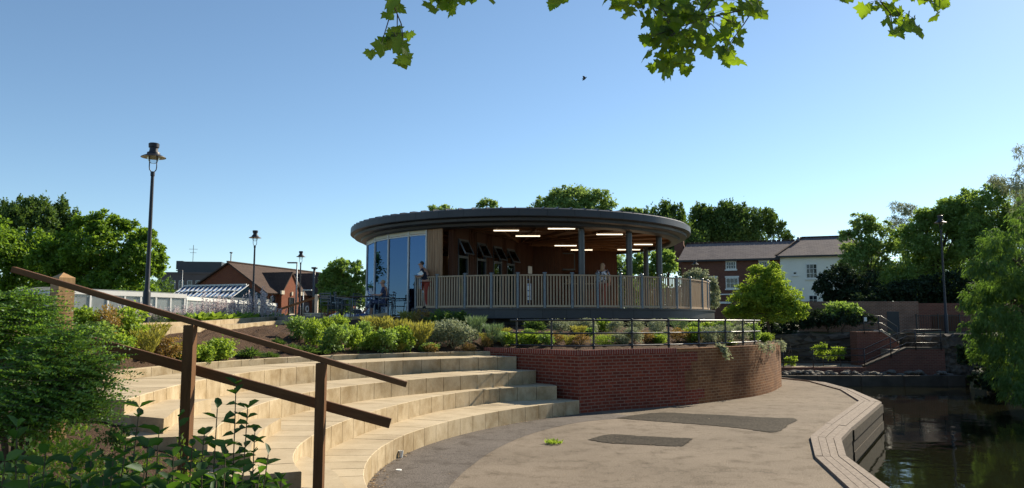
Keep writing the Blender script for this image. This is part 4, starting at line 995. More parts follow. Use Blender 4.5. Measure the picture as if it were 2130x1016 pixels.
# far office block
ob = aty(410, 600, 150); off = thing('office_block', 'grey flat roofed office block far behind the brick hall', 'office block', (ob.x, 150, 2.0), math.radians(8))
mb = MB(); mb.box((0, 0, 4.6), (11.5, 10, 9.4)); mb.box((0, 0, 9.4), (11.8, 10.3, .3)); mb.build('wall', M['office'], off)
mb = MB(); mb.box((1.2, 0, 10.6), (8, 7, 2.2)); mb.box((-3.2, 0, 11.2), (1.2, 2, 1.6)); mb.build('roof_plant', M['slateclad'], off)
for i in range(7): gwin(off, -4.6 + i * 1.5, -5, 7.2, .8, 1.5, FX, 1, 2, 'alu', False, False)
mb = MB(); mb.tube([(-1.0, 0, 11.6), (-1.0, 0, 15.2)], .05, 5); mb.bar((-1.8, 0, 14.4), (-.2, 0, 14.4), .06, .06); mb.bar((-1.6, 0, 13.7), (-.4, 0, 13.7), .06, .06); mb.build('aerial', M['office'], off)
for px, top, Y, lab, two in ((378, 563, 90, 'slender grey lamp column with flat head in front of the far office block', 1), (616.5, 547, 58, 'slender grey lamp column with flat head by the small brick gable', 1), (631, 604, 66, 'short grey lamp column with flat head beside the hall door', 0)):
    p = aty(px, 600, Y); zt = aty(px, top, Y).z; t = thing('lamp_column', lab, 'lamp post', (p.x, p.y, 2.0), 0, 'plain grey lamp columns'); mb = MB(); mb.tube([(0, 0, -.2), (0, 0, zt - 2.0)], [.07, .05], 8); mb.build('pole', M['steel'], t, True)
    mb = MB(); s_ = -1 if two else 1; mb.box((s_ * .35, 0, zt - 2.0), (.75, .2, .1), ch=.02); mb.build('lamp_head', M['office'] if two else M['alu'], t)
for px, top, Y, lab, r in ((478, 526, 82, 'thin mast rising behind the hall ridge', .06), (653, 558, 56, 'dark pole in front of the large brick gable', .09)):
    p = aty(px, 600, Y); zt = aty(px, top, Y).z; mb = MB(); mb.tube([(0, 0, -.2), (0, 0, zt - 2.0)], r, 8); mb.box((0, 0, zt - 2.0), (r * 4, r * 4, .12)); tag(mb.build('pole', M['column'], None, True, loc=(p.x, p.y, 2.0)), lab, 'pole')
# barrier arm by the car park
p = aty(658, 640, 44); t = thing('barrier_gate', 'grey barrier post with raised timber arm and counterweight beyond the terrace', 'barrier', (p.x, 44, 2.2)); mb = MB(); mb.box((0, 0, .72), (.17, .17, 1.5), ch=.03); mb.build('post', M['stonetrim'], t)
mb = MB(); mb.bar((.2, 0, 1.38), (-4.2, .0, -.1), .10, .12); mb.build('arm', M['timber'], t); mb = MB(); mb.bar((.15, .1, 1.35), (.9, .1, 1.35), .12, .16); mb.build('counterweight', M['column'], t)
p = aty(655, 651, 33); mb = MB(); mb.prism([(-.35, -.18), (.35, -.18), (.42, .18), (-.42, .18)], 0, .16); mb.prism([(-.41, -.24), (.41, -.24), (.48, .24), (-.48, .24)], .16, .22); tag(mb.build('concrete_block', M['stonetrim'], None, loc=(p.x, 33, 2.25)), 'pale concrete block on the edge of the terrace', 'block')
# parked car glimpsed under the banner
p = aty(735, 646, 70); car = thing('parked_car', 'white parked car glimpsed below the dark banner beyond the terrace', 'car', (p.x, 70, 1.95), math.radians(185)); mb = MB()
sec = [(-2.0, .25, .5, .72), (-1.95, .22, .72, .80), (-1.2, .2, .86, .84), (-.6, .2, 1.32, .70), (.3, .2, 1.42, .68), (1.1, .2, 1.28, .68), (1.6, .2, .90, .82), (2.0, .24, .8, .80), (2.08, .3, .55, .72)]
for i in range(len(sec) - 1):
    for sg in (-1, 1):
        a, b_ = sec[i], sec[i + 1]; q = [(a[0], sg * .84, a[1]), (b_[0], sg * .84, b_[1]), (b_[0], sg * .84, min(b_[2], .86)), (a[0], sg * .84, min(a[2], .86))]; mb.face(q if sg < 0 else q[::-1])
        q = [(a[0], sg * .84, min(a[2], .86)), (b_[0], sg * .84, min(b_[2], .86)), (b_[0], sg * b_[3], b_[2]), (a[0], sg * a[3], a[2])]; mb.face(q if sg < 0 else q[::-1])
    mb.face([(a[0], -a[3], a[2]), (b_[0], -b_[3], b_[2]), (b_[0], b_[3], b_[2]), (a[0], a[3], a[2])]); mb.face([(a[0], .84, a[1]), (b_[0], .84, b_[1]), (b_[0], -.84, b_[1]), (a[0], -.84, a[1])])
mb.build('body', M['carpaint'], car, 'auto'); mb = MB()
for sg in (-1, 1):
    for x0, x1 in ((-1.0, .1), (.2, 1.2)): mb = MB(); mb.face([(x0, sg * .83, .92), (x1, sg * .83, .92), (x1 - .1, sg * .72, 1.28), (x0 + .25, sg * .72, 1.28)][::sg]); mb.build('window', M['winglass'], car)
for x in (-1.3, 1.3):
    for sg in (-1, 1):
        w_ = thing('wheel', '', '', (x, sg * .76, .32)); w_.parent = car; del w_['label']; del w_['category']; w_.rotation_euler.x = math.pi / 2
        mb = MB(); mb.lathe([(.2, -.09), (.3, -.09), (.32, -.05), (.32, .05), (.3, .09), (.2, .09)], (0, 0, 0), 18); mb.build('tyre', M['rubber'], w_, 'auto'); mb = MB(); mb.lathe([(0, -.06), (.2, -.08), (.2, .08), (0, .06)], (0, 0, 0), 14); mb.build('rim', M['steel'], w_, 'auto')
# white framed shelters and the glasshouse
def shelter(px0, px1, ytop, Y0, Y1, label, nb=6):
    a, b_ = aty(px0, ytop, Y0), aty(px1, ytop + 8, Y1); b_.z = a.z; g0 = 2.1; d = (b_ - a); L_ = d.length; an = math.atan2(d.y, d.x); h = a.z - g0; t = thing('trolley_shelter', label, 'shelter', (a.x, a.y, g0), an, 'white framed shelters'); w = 3.2
    for k in range(nb + 1):
        x = L_ * k / nb
        for y in (0, w): mb = MB(); mb.box((x, y, h / 2), (.09, .09, h)); mb.build('post', M['alu'], t)
    mb = MB()
    for y in (0, w): mb.bar((-.1, y, h - .08), (L_ + .1, y, h - .08), .12, .2)
    for x in (0, L_): mb.bar((x, 0, h - .08), (x, w, h - .08), .1, .16)
    mb.build('frame', M['alu'], t); mb = MB(); ns = 10
    for i in range(ns):
        f = lambda q: (w * q / ns, h + .02 + .12 * math.sin(math.pi * q / ns)); y0, z0 = f(i); y1, z1 = f(i + 1); mb.face([(-.1, y0, z0), (L_ + .1, y0, z0), (L_ + .1, y1, z1), (-.1, y1, z1)])
    mb.build('roof_sheet', M['shelter'], t, True); mb = MB()
    for k in range(nb): mb.box((L_ * (k + .5) / nb, w - .02, h / 2), (L_ / nb - .1, .02, h - .25)); mb.box((L_ * (k + .5) / nb, .02, h / 2), (L_ / nb - .1, .02, h - .25))
    for x in (.02, L_ - .02): mb.box((x, w / 2, h / 2), (.02, w - .12, h - .2))
    mb.build('side_sheet', M['shelter'], t)
shelter(150, 384, 603, 33, 38.8, 'white framed shelter with clear sheets behind the tall left lamp post', 7)
shelter(388, 573, 618, 42, 56.8, 'white framed shelter with clear sheets in front of the glasshouse roof', 7)
ga, gb = aty(350, 621, 56), aty(484, 623, 54); t = thing('glasshouse', 'glasshouse with pitched glazed roof and two open vents behind the shelters', 'glasshouse', (ga.x, ga.y, 2.1), math.atan2(gb.y - ga.y, gb.x - ga.x)); L_ = (gb - ga).length; h = ga.z - 2.1; hr_ = h + .95
mb = MB(); mb.box((L_ / 2, 2.0, h / 2), (L_, 4.0, h - .02)); mb.build('wall', M['shelter'], t)
mb = MB(); slab(mb, [(0, -.05, h), (L_, -.05, h), (L_ - .55, 2.0, hr_), (-.45, 2.0, hr_)], .03); slab(mb, [(L_, 4.05, h), (0, 4.05, h), (-.45, 2.0, hr_), (L_ - .55, 2.0, hr_)], .03); mb.build('glazed_roof', M['glass'], t); mb = MB()
for k in range(15): q = k / 14; mb.bar((L_ * q, -.07, h + .03), (L_ * q * .98 - .45 * (1 - q) - .2 * q, 2.0, hr_ + .03), .05, .05)
mb.bar((-.5, 2.0, hr_ + .05), (L_ - .5, 2.0, hr_ + .05), .12, .12); mb.bar((0, -.08, h + .03), (L_, -.08, h + .03), .1, .1); mb.bar((-.25, .95, (h + hr_) / 2 + .02), (L_ - .25, .95, (h + hr_) / 2 + .02), .04, .04); mb.build('glazing_bars', M['alu'], t)
for q in (.22, .78): mb = MB(); mb.box((L_ * q, 1.1, h + .62), (1.1, .9, .04), M=Matrix.Translation((L_ * q, 1.1, h + .68)) @ Matrix.Rotation(math.radians(6), 4, 'X') @ Matrix.Translation((-L_ * q, -1.1, -h - .62))); mb.build('roof_vent', M['alu'], t)

# ------------------------------------------------------------------ houses, right
A0 = aty(1417, 540, 72); hd = Vector((8.0, -2.6, 0)).normalized(); hn = math.atan2(hd.y, hd.x); g0 = 2.1; EVH = A0.z - g0
def hu(px, y=None):
    k = (px - 1065) / F; u = (k * A0.y - A0.x) / (hd.x - k * hd.y)
    if y is None: return u
    return u, aty(px, y, A0.y + hd.y * u).z - g0
house = thing('brick_house', 'dark red brick house with long slate roof behind the lime green tree', 'house', (A0.x, A0.y, g0), hn)
U1 = hu(1624); mb = MB(); mb.face([(0, 0, 0), (U1, 0, 0), (U1, 0, EVH), (0, 0, EVH)]); mb.face([(0, 0, 0), (0, 0, EVH), (0, 3.6, EVH + 1.75), (0, 7.2, EVH), (0, 7.2, 0)]); mb.face([(0, 7.2, 0), (0, 7.2, EVH), (U1, 7.2, EVH), (U1, 7.2, 0)]); mb.build('wall', M['house_brick'], house)
mb = MB(); roofslab(mb, (-.3, -.35, EVH - .1), (U1 - .1, -.35, EVH - .1), (U1 + 2.3, 3.6, EVH + 1.8), (.2, 3.6, EVH + 1.8)); roofslab(mb, (U1, 7.5, EVH - .1), (-.3, 7.5, EVH - .1), (.2, 3.6, EVH + 1.801), (U1 + 2.3, 3.6, EVH + 1.801)); hrf = mb.build('roof', M['slate'], house)
mb = MB()
for k in range(26): mb.bar((.2 + k * .42, 3.6, EVH + 1.87), (.2 + k * .42 + .36, 3.6, EVH + 1.87), .2, .12)
mb.build('ridge_tiles', M['tile'], hrf)
mb = MB(); mb.bar((-.3, -.38, EVH - .2), (U1, -.38, EVH - .2), .14, .14); mb.build('gutter', M['darkframe'], house)
mb = MB(); mb.box((-.5, 3.4, EVH + .9), (.9, .7, 3.2)); mb.box((-.5, 3.4, EVH + 2.52), (1.05, .85, .15)); mb.build('chimney', M['house_brick'], house)
for px, y0, y1, w, nx_, ny_ in ((1521.5, 545, 560, .85, 4, 2), (1591, 545, 558, .85, 4, 2), (1523, 579, 600, 1.05, 3, 2), (1484, 579, 595, .6, 2, 2), (1591, 579, 600, 1.05, 3, 2), (1445, 579, 598, .9, 2, 2)):
    u, z0 = hu(px, y1); z1 = hu(px, y0)[1]; gwin(house, u, 0, (z0 + z1) / 2, w, z1 - z0, FX, nx_, ny_, 'white')
mb = MB(); mb.bar((hu(1480), -.04, hu(1490, 613)[1]), (U1 - .1, -.04, hu(1490, 613)[1]), .08, .1); mb.bar((hu(1487), -.05, hu(1500, 630)[1]), (hu(1520), -.05, hu(1500, 630)[1]), .1, .18); mb.build('white_band', M['white'], house)
wh = thing('white_house', 'white rendered house with hipped slate roof joined to the dark brick house', 'house', (A0.x + hd.x * U1, A0.y + hd.y * U1, g0), hn); V1 = hu(1830) - U1; EW = EVH + .12
mb = MB(); mb.face([(0, -.12, 0), (V1, -.12, 0), (V1, -.12, EW), (0, -.12, EW)]); mb.face([(0, -.12, 0), (0, -.12, EW), (0, 8, EW), (0, 8, 0)]); mb.face([(V1, -.12, 0), (V1, 8, 0), (V1, 8, EW), (V1, -.12, EW)]); mb.face([(0, 8, 0), (0, 8, EW), (V1, 8, EW), (V1, 8, 0)]); mb.build('wall', M['render'], wh)
ZR = EW + 1.95; mb = MB(); slab(mb, [(-.35, -.5, EW - .06), (V1 + .35, -.5, EW - .06), (V1 - 2, 3.9, ZR), (2.1, 3.9, ZR)]); slab(mb, [(-.35, 8.4, EW - .06), (-.35, -.5, EW - .061), (2.1, 3.9, ZR - .001)]); slab(mb, [(V1 + .35, 8.4, EW - .06), (-.35, 8.4, EW - .06), (2.1, 3.9, ZR), (V1 - 2, 3.9, ZR)]); slab(mb, [(V1 + .35, -.5, EW - .061), (V1 + .35, 8.4, EW - .06), (V1 - 2, 3.9, ZR - .001)]); wr = mb.build('roof', M['slate'], wh)
mb = MB(); mb.bar((-.35, -.5, EW + .0), (2.1, 3.9, ZR + .06), .22, .1); mb.bar((2.1, 3.9, ZR + .06), (V1 - 2, 3.9, ZR + .06), .22, .1); mb.build('hip_tiles', M['tile'], wr)
mb = MB(); mb.bar((-.35, -.52, EW - .14), (V1 + .35, -.52, EW - .14), .14, .14); mb.build('gutter', M['darkframe'], wh)
mb = MB(); mb.tube([(1.75, 3.0, ZR - .5), (1.75, 3.0, ZR - .02)], .12, 10); mb.build('vent_pipe', M['steel'], wr, True)
for px, y0, y1, w, nx_, ny_ in ((1689, 550, 579, .9, 3, 3), (1654, 566, 572, .3, 1, 1), (1690, 615, 634, .7, 2, 2), (1760, 550, 579, .9, 3, 3)):
    u, z0 = hu(px, y1); z1 = hu(px, y0)[1]; gwin(wh, u - U1, -.12, (z0 + z1) / 2, w, z1 - z0, FX, nx_, ny_, 'white', True, False)

# ------------------------------------------------------------------ far bank of the river: walls, ramps, rails, rocks
YB = 34.2
def wx(px, Y): return (px - 1065) / F * Y
mb = MB(); mb.prism([(11.0, YB), (19.9, YB), (19.9, YB + .28), (11.0, YB + .28)], -1.0, -.26)
for k in range(5): mb.box((11.6 + 1.9 * k, YB - .03, -.6), (.16, .06, .66))
o = mb.build('river_wall', M['concrete'], None, loc=(0, 0, 0)); tag(o, 'low mottled concrete wall along the far edge of the river', 'wall')
struct((lambda m_: (m_.prism([(10.6, YB + .2), (20.2, YB + .2), (20.2, 41.5), (10.6, 41.5)], -1.0, -.34), m_.build('rock_shelf', M['soil']))[1])(MB()))
struct((lambda m_: (m_.prism([(10.4, 35.62), (16.2, 35.62), (18.2, 38), (18.2, 41.6), (10.4, 41.6)], -.5, 0.0), m_.build('lower_path', M['terrace']))[1])(MB()))
mb = MB(); mb.prism([(10.6, 35.4), (16.15, 35.4), (16.15, 35.62), (10.6, 35.62)], -.5, .035); tag(mb.build('brick_kerb', M['house_brick']), 'dark brick kerb between the river rocks and the lower path', 'kerb')
x0, x1, x2 = wx(1790, 35.6), wx(1880, 35.6), wx(1957, 35.6)
lw = thing('ramp_wall', 'dark brick wall rising with the ramp above the river rocks', 'wall', (x0, 35.6, 0)); mb = MB()
q = [(0, -.35), (x2 - x0, -.35), (x2 - x0, .86), (x1 - x0, .86), (0, .03)]; vs = [(p[0], 0, p[1]) for p in q] + [(p[0], .25, p[1]) for p in q]; mb.poly(vs, [(0, 1, 2, 3, 4), (9, 8, 7, 6, 5)] + [(i, i + 5, (i + 1) % 5 + 5, (i + 1) % 5) for i in range(5)]); mb.build('brickwork', M['house_brick'], lw, recalc=True)
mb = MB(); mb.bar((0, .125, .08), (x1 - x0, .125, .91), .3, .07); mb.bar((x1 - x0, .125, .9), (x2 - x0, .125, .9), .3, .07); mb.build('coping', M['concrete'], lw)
struct((lambda m_: (m_.prism([(wx(1855, 35.85), 35.86), (x2, 35.86), (x2 + .4, 39.4), (wx(1820, 38), 39.4)], -.3, .80), m_.build('landing', M['terrace']))[1])(MB()))
pr = thing('brick_pier', 'brown brick pier below the upper landing with sloping pale coping', 'wall', (wx(1778, 37.5), 37.5, 0)); xa, xb, xc = 0, wx(1829, 37.5) - wx(1778, 37.5), wx(1864, 37.5) - wx(1778, 37.5); mb = MB()
q = [(0, 0), (xc, 0), (xc, 1.08), (xb, 1.62), (0, 1.62)]; vs = [(p[0], 0, p[1]) for p in q] + [(p[0], .8, p[1]) for p in q]; mb.poly(vs, [(0, 1, 2, 3, 4), (9, 8, 7, 6, 5)] + [(i, i + 5, (i + 1) % 5 + 5, (i + 1) % 5) for i in range(5)]); mb.build('brickwork', M['house_brick'], pr, recalc=True)  # darker house brick puts the tree shade on this pier into its colour
mb = MB(); mb.bar((xb, .4, 1.66), (xc, .4, 1.12), .84, .07); mb.build('coping', M['stonetrim'], pr)
def railset(name, label, loc, paths, posts, zs, r=.022):
    t = thing(name, label, 'railing', loc); lo = Vector(loc)
    for dz in zs: mb = MB(); mb.tube([Vector((p[0], p[1], p[2] + dz)) - lo for p in paths], r, 6); mb.build('rail', M['black'], t, True)
    for p in posts: mb = MB(); mb.tube([Vector((p[0], p[1], p[2] - .1)) - lo, Vector((p[0], p[1], p[2] + zs[-1] + .01)) - lo], r * 1.15, 6); mb.build('post', M['black'], t, True)
    return t
lp = [(wx(1560, 35.5), 35.5, .03), (wx(1791, 35.5), 35.5, .03), (wx(1880, 35.5), 35.5, .9), (wx(1952, 35.5), 35.5, .9)]
railset('ramp_railing', 'black three bar railing along the lower path and up the ramp on the far bank', lp[1], lp, [(wx(x, 35.5), 35.5, z) for x, z in ((1624, .03), (1685, .03), (1791, .03), (1846, .56), (1898, .9), (1950, .9))], (.24, .54, .84))
up = [(wx(1782, 37.3), 37.3, 1.62), (wx(1829, 37.3), 37.3, 1.62), (wx(1862, 37.3), 37.3, 1.10)]
rs = railset('landing_railing', 'shiny black three bar railing around the upper landing on the far bank', up[0], up, [(wx(x, 37.3), 37.3, z) for x, z in ((1793, 1.62), (1824, 1.62), (1861, 1.12))], (.10, .42, .76))
mb = MB(); mb.box((0, -.04, 0), (.12, .02, .2)); tag(mb.build('notice', M['paper'], None, loc=(wx(1796, 37.25), 37.25, 2.22)), 'small white notice fixed to the upper landing railing', 'notice')
gw = thing('garden_wall', 'long old brick garden wall below the trees on the far bank', 'wall', (17, 42.6, 1.4)); mb = MB(); xe = wx(1905, 42.6)
mb.box(((wx(1660, 42.6) + xe) / 2 - 17, 0, .9), (xe - wx(1660, 42.6), .3, 1.85)); mb.build('brickwork', M['wall_brick'], gw); mb = MB(); mb.box((xe + 3.2 - 17, .02, .87), (6.4, .26, 1.72)); mb.build('rendered_section', M['house_brick'], gw)
mb = MB(); mb.box((wx(1851, 42.6) - 17, -.155, .62), (.66, .04, 1.3)); mb.build('door', M['darkframe'], gw); mb = MB(); mb.box((wx(1960, 42.6) - 17, -.13, .55), (1.5, .06, 1.1)); mb.build('gate_panel', M['innerwood'], gw)
fn = thing('iron_fence', 'black iron bar fence in front of the garden wall by the dark lamp post', 'fence', (wx(1902, 41.6), 41.6, 1.5)); L_ = wx(2030, 41.6) - wx(1902, 41.6); mb = MB()
k = 0.0
while k < L_: mb.tube([(k, 0, 0), (k, 0, .98)], .011, 5); k += .13
mb.build('bars', M['black'], fn); mb = MB(); mb.bar((0, 0, .93), (L_, 0, .93), .03, .03); mb.bar((0, 0, .08), (L_, 0, .08), .03, .03); mb.build('rail', M['black'], fn)
for q in (0, .35, .7, 1): mb = MB(); mb.box((L_ * q, 0, .5), (.05, .05, 1.06)); mb.build('post', M['black'], fn)
def rubble(name, label, poly, z0, z1, seed):
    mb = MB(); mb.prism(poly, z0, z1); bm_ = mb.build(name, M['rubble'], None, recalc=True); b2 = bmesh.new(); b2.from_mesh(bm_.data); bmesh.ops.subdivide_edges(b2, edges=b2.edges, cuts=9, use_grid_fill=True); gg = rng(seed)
    for v in b2.verts: v.co += Vector(tuple(gg.normal(size=3) * .05))
    b2.to_mesh(bm_.data); b2.free(); return tag(bm_, label, 'wall')
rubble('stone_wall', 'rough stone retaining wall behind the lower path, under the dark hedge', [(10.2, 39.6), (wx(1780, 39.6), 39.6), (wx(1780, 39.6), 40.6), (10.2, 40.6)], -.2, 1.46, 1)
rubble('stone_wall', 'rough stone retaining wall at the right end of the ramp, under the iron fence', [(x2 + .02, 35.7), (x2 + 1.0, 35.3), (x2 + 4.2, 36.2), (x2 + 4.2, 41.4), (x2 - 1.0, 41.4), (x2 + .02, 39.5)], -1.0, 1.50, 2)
struct((lambda m_: (m_.prism([(wx(1782, 37.6), 37.55), (wx(1842, 37.6), 37.55), (x2 - .6, 39.4), (x2 - 1.0, 43), (9.5, 43), (9.5, 40.5), (wx(1782, 39.6), 40.5)], .6, 1.50), m_.build('upper_bank', M['ground']))[1])(MB()))
# rocks on the shelf
g = rng(21); protos = []
for k in range(4):
    b2 = bmesh.new(); bmesh.ops.create_icosphere(b2, subdivisions=2, radius=1); s_ = g.normal(size=(6, 3))
    for v in b2.verts:
        f = 1 + .22 * sum(math.sin(3 * v.co.dot(Vector(tuple(unit(q)))) + j) for j, q in enumerate(s_)) / 2; v.co *= f; v.co.z *= .62
    me = bpy.data.meshes.new('rock'); b2.to_mesh(me); b2.free(); me.materials.append(M['rock']); protos.append(me)
for k in range(96):
    o = bpy.data.objects.new('rock', protos[k % 4]); COL.objects.link(o); r = float(g.uniform(.07, .17)); px = g.uniform(1625, 1968) if k < 60 else g.uniform(1625, 1840); Y = float(g.uniform(34.65, 35.3)); o.location = (wx(px, Y), Y, -.33 + r * .4 + .06 * (k % 3)); o.scale = (r * float(g.uniform(.9, 1.7)), r, r * float(g.uniform(.8, 1.2))); o.rotation_euler.z = float(g.uniform(0, 6.3))
    tag(o, 'grey-brown rounded rock in the row along the top of the far river wall', 'rock', 'rocks along the far river wall')
for px, py, sx, sy, sz, rz_, lab in ((1945, 792, .35, .12, .07, .1, 'flat broken stone slab lying in the water under the far wall'), (1968, 793, .08, .12, .28, .5, 'leaning stone slab standing in the water under the far wall')):
    p = atz(px, py + 8, ZW); o = bpy.data.objects.new('stone_slab', protos[1]); COL.objects.link(o); o.location = (p.x, p.y, ZW + .12); o.scale = (sx, sy, sz); o.rotation_euler = (0, rz_, 0); tag(o, lab, 'stone')
p = atz(2103, 820, ZW); mb = MB(); mb.prism([(-.5, -.06), (.5, -.1), (.62, 0), (.5, .1), (-.5, .06)], -.02, .03); tag(mb.build('floating_board', M['white'], None, loc=(p.x, p.y, ZW + .01), rz=.05), 'pale board floating on the water below the willow', 'board')
# ------------------------------------------------------------------ trees
def base(px, Y, z): return (wx(px, Y), Y, z)
tree('broadleaf_tree', 'big bright green spreading tree behind the tall left lamp post', base(215, 45, 1.9), [(225, 525, 90, 72), (150, 560, 75, 70), (288, 545, 52, 55), (190, 482, 52, 38), (250, 482, 42, 36), (302, 505, 34, 32), (318, 560, 26, 40), (240, 600, 85, 45), (120, 525, 45, 42), (332, 530, 16, 24), (222, 455, 26, 16), (150, 610, 70, 40)], 45, 34000, .20, .13, M['lf_left'], 1, per=60, clump=.20, zmin=-.5)
tree('broadleaf_tree', 'bright green tree cut by the left edge of the photo', base(10, 49, 1.9), [(20, 545, 75, 65), (60, 500, 36, 30), (-40, 520, 75, 85), (80, 560, 45, 55), (30, 610, 85, 45), (10, 492, 40, 28), (98, 520, 18, 30)], 49, 22000, .21, .14, M['lf_left'], 2, per=60, clump=.20)
tree('evergreen_tree', 'tall dark green tree standing behind the bright tree at the left edge', base(40, 75, 2), [(45, 442, 42, 38), (10, 455, 35, 45), (78, 440, 28, 36), (40, 500, 80, 60), (98, 460, 26, 36)], 75, 15000, .30, .16, M['lf_dark'], 3, up=.6, clump=.18, flat=1.5)
tree('evergreen_tree', 'lower dark green tree just right of the tall dark tree at left', base(135, 78, 2), [(125, 452, 22, 30), (150, 462, 18, 34), (130, 500, 40, 50)], 78, 7000, .30, .16, M['lf_dark'], 4, up=.6, clump=.2, flat=1.5)
tree('broadleaf_tree', 'loose mid green tree between the brick hall and the cafe glass', base(712, 58, 2.0), [(705, 578, 36, 34), (680, 600, 24, 34), (735, 600, 30, 40), (715, 556, 26, 18), (746, 568, 18, 24), (705, 622, 50, 30), (690, 570, 22, 20)], 58, 12000, .20, .13, M['lf_mid'], 5, per=40, clump=.22)
tree('broadleaf_tree', 'pale green round topped tree rising behind the middle of the pavilion roof', base(1190, 60, 2.0), [(1190, 424, 66, 34), (1142, 428, 34, 24), (1235, 414, 38, 28), (1180, 402, 34, 16), (1262, 430, 22, 24), (1200, 460, 90, 40), (1205, 520, 90, 60)], 60, 20000, .24, .12, M['lf_pale'], 6, per=36, clump=.2)
tree('broadleaf_tree', 'small pale tree top showing above the left part of the pavilion roof', base(918, 64, 2.0), [(905, 434, 14, 7), (926, 434, 12, 7), (918, 465, 45, 30), (940, 440, 10, 6)], 64, 4200, .22, .11, M['lf_pale'], 7, per=30)
tree('broadleaf_tree', 'small pale tree top just left of centre above the pavilion roof', base(1016, 66, 2.0), [(1012, 422, 16, 9), (1028, 426, 12, 9), (1000, 430, 10, 6), (1020, 460, 42, 30)], 66, 4200, .22, .11, M['lf_pale'], 8, per=30)
tree('broadleaf_tree', 'low pale tree top between the round pale tree and the dark evergreens', base(1306, 68, 2.0), [(1300, 438, 14, 8), (1320, 442, 16, 9), (1310, 480, 40, 36)], 68, 4500, .24, .13, M['lf_pale'], 9, per=30)
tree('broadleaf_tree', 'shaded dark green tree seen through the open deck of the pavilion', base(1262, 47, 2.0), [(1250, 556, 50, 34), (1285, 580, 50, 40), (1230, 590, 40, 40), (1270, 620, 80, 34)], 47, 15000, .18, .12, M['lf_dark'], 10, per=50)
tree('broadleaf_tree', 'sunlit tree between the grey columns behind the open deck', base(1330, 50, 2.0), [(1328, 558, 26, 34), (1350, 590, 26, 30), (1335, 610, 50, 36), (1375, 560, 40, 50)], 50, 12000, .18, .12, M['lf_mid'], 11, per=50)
tree('evergreen_tree', 'dark evergreen tree behind the right end of the pavilion roof', base(1385, 85, 2.0), [(1350, 455, 26, 28), (1382, 448, 24, 34), (1408, 455, 20, 28), (1380, 510, 62, 60), (1440, 540, 60, 60)], 85, 15000, .34, .17, M['lf_dark'], 12, up=.7, clump=.2, flat=1.6)
tree('evergreen_tree', 'broad dark evergreen tree above the slate roof of the brick house', base(1540, 88, 2.0), [(1462, 460, 30, 36), (1500, 450, 30, 32), (1545, 452, 32, 30), (1585, 464, 30, 30), (1618, 482, 24, 22), (1520, 500, 90, 40), (1640, 496, 12, 12)], 88, 24000, .34, .17, M['lf_dark'], 13, up=.7, clump=.2, flat=1.6)
tree('young_tree', 'lime green young tree in full sun right of the deck', base(1597, 37, 1.5), [(1595, 585, 44, 28), (1560, 622, 46, 34), (1630, 622, 42, 34), (1600, 652, 66, 28), (1540, 655, 28, 22), (1655, 650, 24, 24), (1580, 562, 20, 13), (1600, 612, 56, 40), (1518, 652, 16, 14), (1608, 556, 12, 10), (1675, 640, 10, 10)], 37, 21000, .13, .06, M['lf_lime'], 14, trunk_r=.07, per=26, clump=.24, flat=.35, twigs=3, split=5)
tree('shrub', 'sparse silvery shrub behind the right end of the deck balustrade', base(1458, 46, 2.0), [(1450, 578, 26, 15), (1478, 586, 16, 14), (1440, 604, 24, 18), (1486, 612, 9, 24), (1470, 630, 26, 20)], 46, 5200, .16, .06, M['lf_silver'], 15, trunk_r=.05, per=26, clump=.3, twigs=3, cat='shrub')
tree('broadleaf_tree', 'light green layered tree partly hiding the white house', base(1800, 54, 1.6), [(1788, 462, 30, 18), (1822, 480, 26, 18), (1768, 492, 26, 14), (1845, 510, 32, 26), (1800, 520, 48, 24), (1780, 545, 34, 22), (1830, 560, 46, 40)], 54, 15000, .20, .10, M['lf_pale'], 16, per=36, clump=.24, flat=.5, twigs=2)
tree('evergreen_tree', 'dark rounded tree in front of the white house wall', base(1745, 49, 1.6), [(1742, 580, 44, 30), (1712, 604, 24, 22), (1790, 590, 46, 40), (1760, 618, 56, 18)], 49, 15000, .15, .09, M['lf_yew'], 17, per=40)
tree('broadleaf_tree', 'large mid green tree behind the dark lamp post on the far bank', base(1930, 52, 1.5), [(1905, 520, 48, 50), (1962, 478, 50, 46), (1880, 580, 55, 45), (1985, 430, 38, 32), (1950, 560, 80, 60), (1925, 455, 28, 22), (2010, 520, 50, 60), (1915, 470, 20, 30), (2008, 408, 16, 18), (2005, 460, 46, 46), (1890, 490, 26, 26)], 52, 46000, .20, .09, M['lf_mid'], 18, per=34, clump=.2, twigs=3)
tree('broadleaf_tree', 'tall mid green tree at the right edge beyond the willow', base(2075, 50, 1.5), [(2060, 430, 36, 40), (2090, 480, 60, 60), (2040, 520, 55, 60), (2120, 440, 44, 56), (2100, 560, 70, 60), (2075, 398, 18, 22), (2030, 470, 40, 44)], 50, 34000, .20, .09, M['lf_mid'], 19, per=34, clump=.2, twigs=3)
tree('willow_tree', 'wispy silver grey tree top left of the large far bank tree', base(1880, 62, 1.5), [(1866, 432, 20, 16), (1892, 440, 18, 20), (1875, 470, 28, 26), (1900, 500, 30, 30)], 62, 3600, .26, .05, M['lf_silver'], 20, trunk_r=.05, per=18, clump=.3, droop=.3, twigs=4)
tree('willow_tree', 'wispy silver grey sprays at the top right edge of the photo', base(2120, 40, 1.2), [(2122, 318, 12, 16), (2130, 360, 14, 26), (2106, 388, 34, 16), (2075, 375, 22, 9), (2140, 440, 30, 50)], 40, 2600, .24, .04, M['lf_silver'], 22, trunk_r=.035, per=16, clump=.35, droop=.35, twigs=5)
tree('evergreen_tree', 'dark shaded undergrowth tree above the garden wall left of the lamp post', base(1900, 46, 1.5), [(1895, 605, 60, 22), (1850, 614, 40, 18), (1945, 600, 36, 30), (1820, 622, 40, 16), (1880, 624, 50, 14), (1940, 626, 44, 14)], 46, 15000, .16, .09, M['lf_yew'], 23)
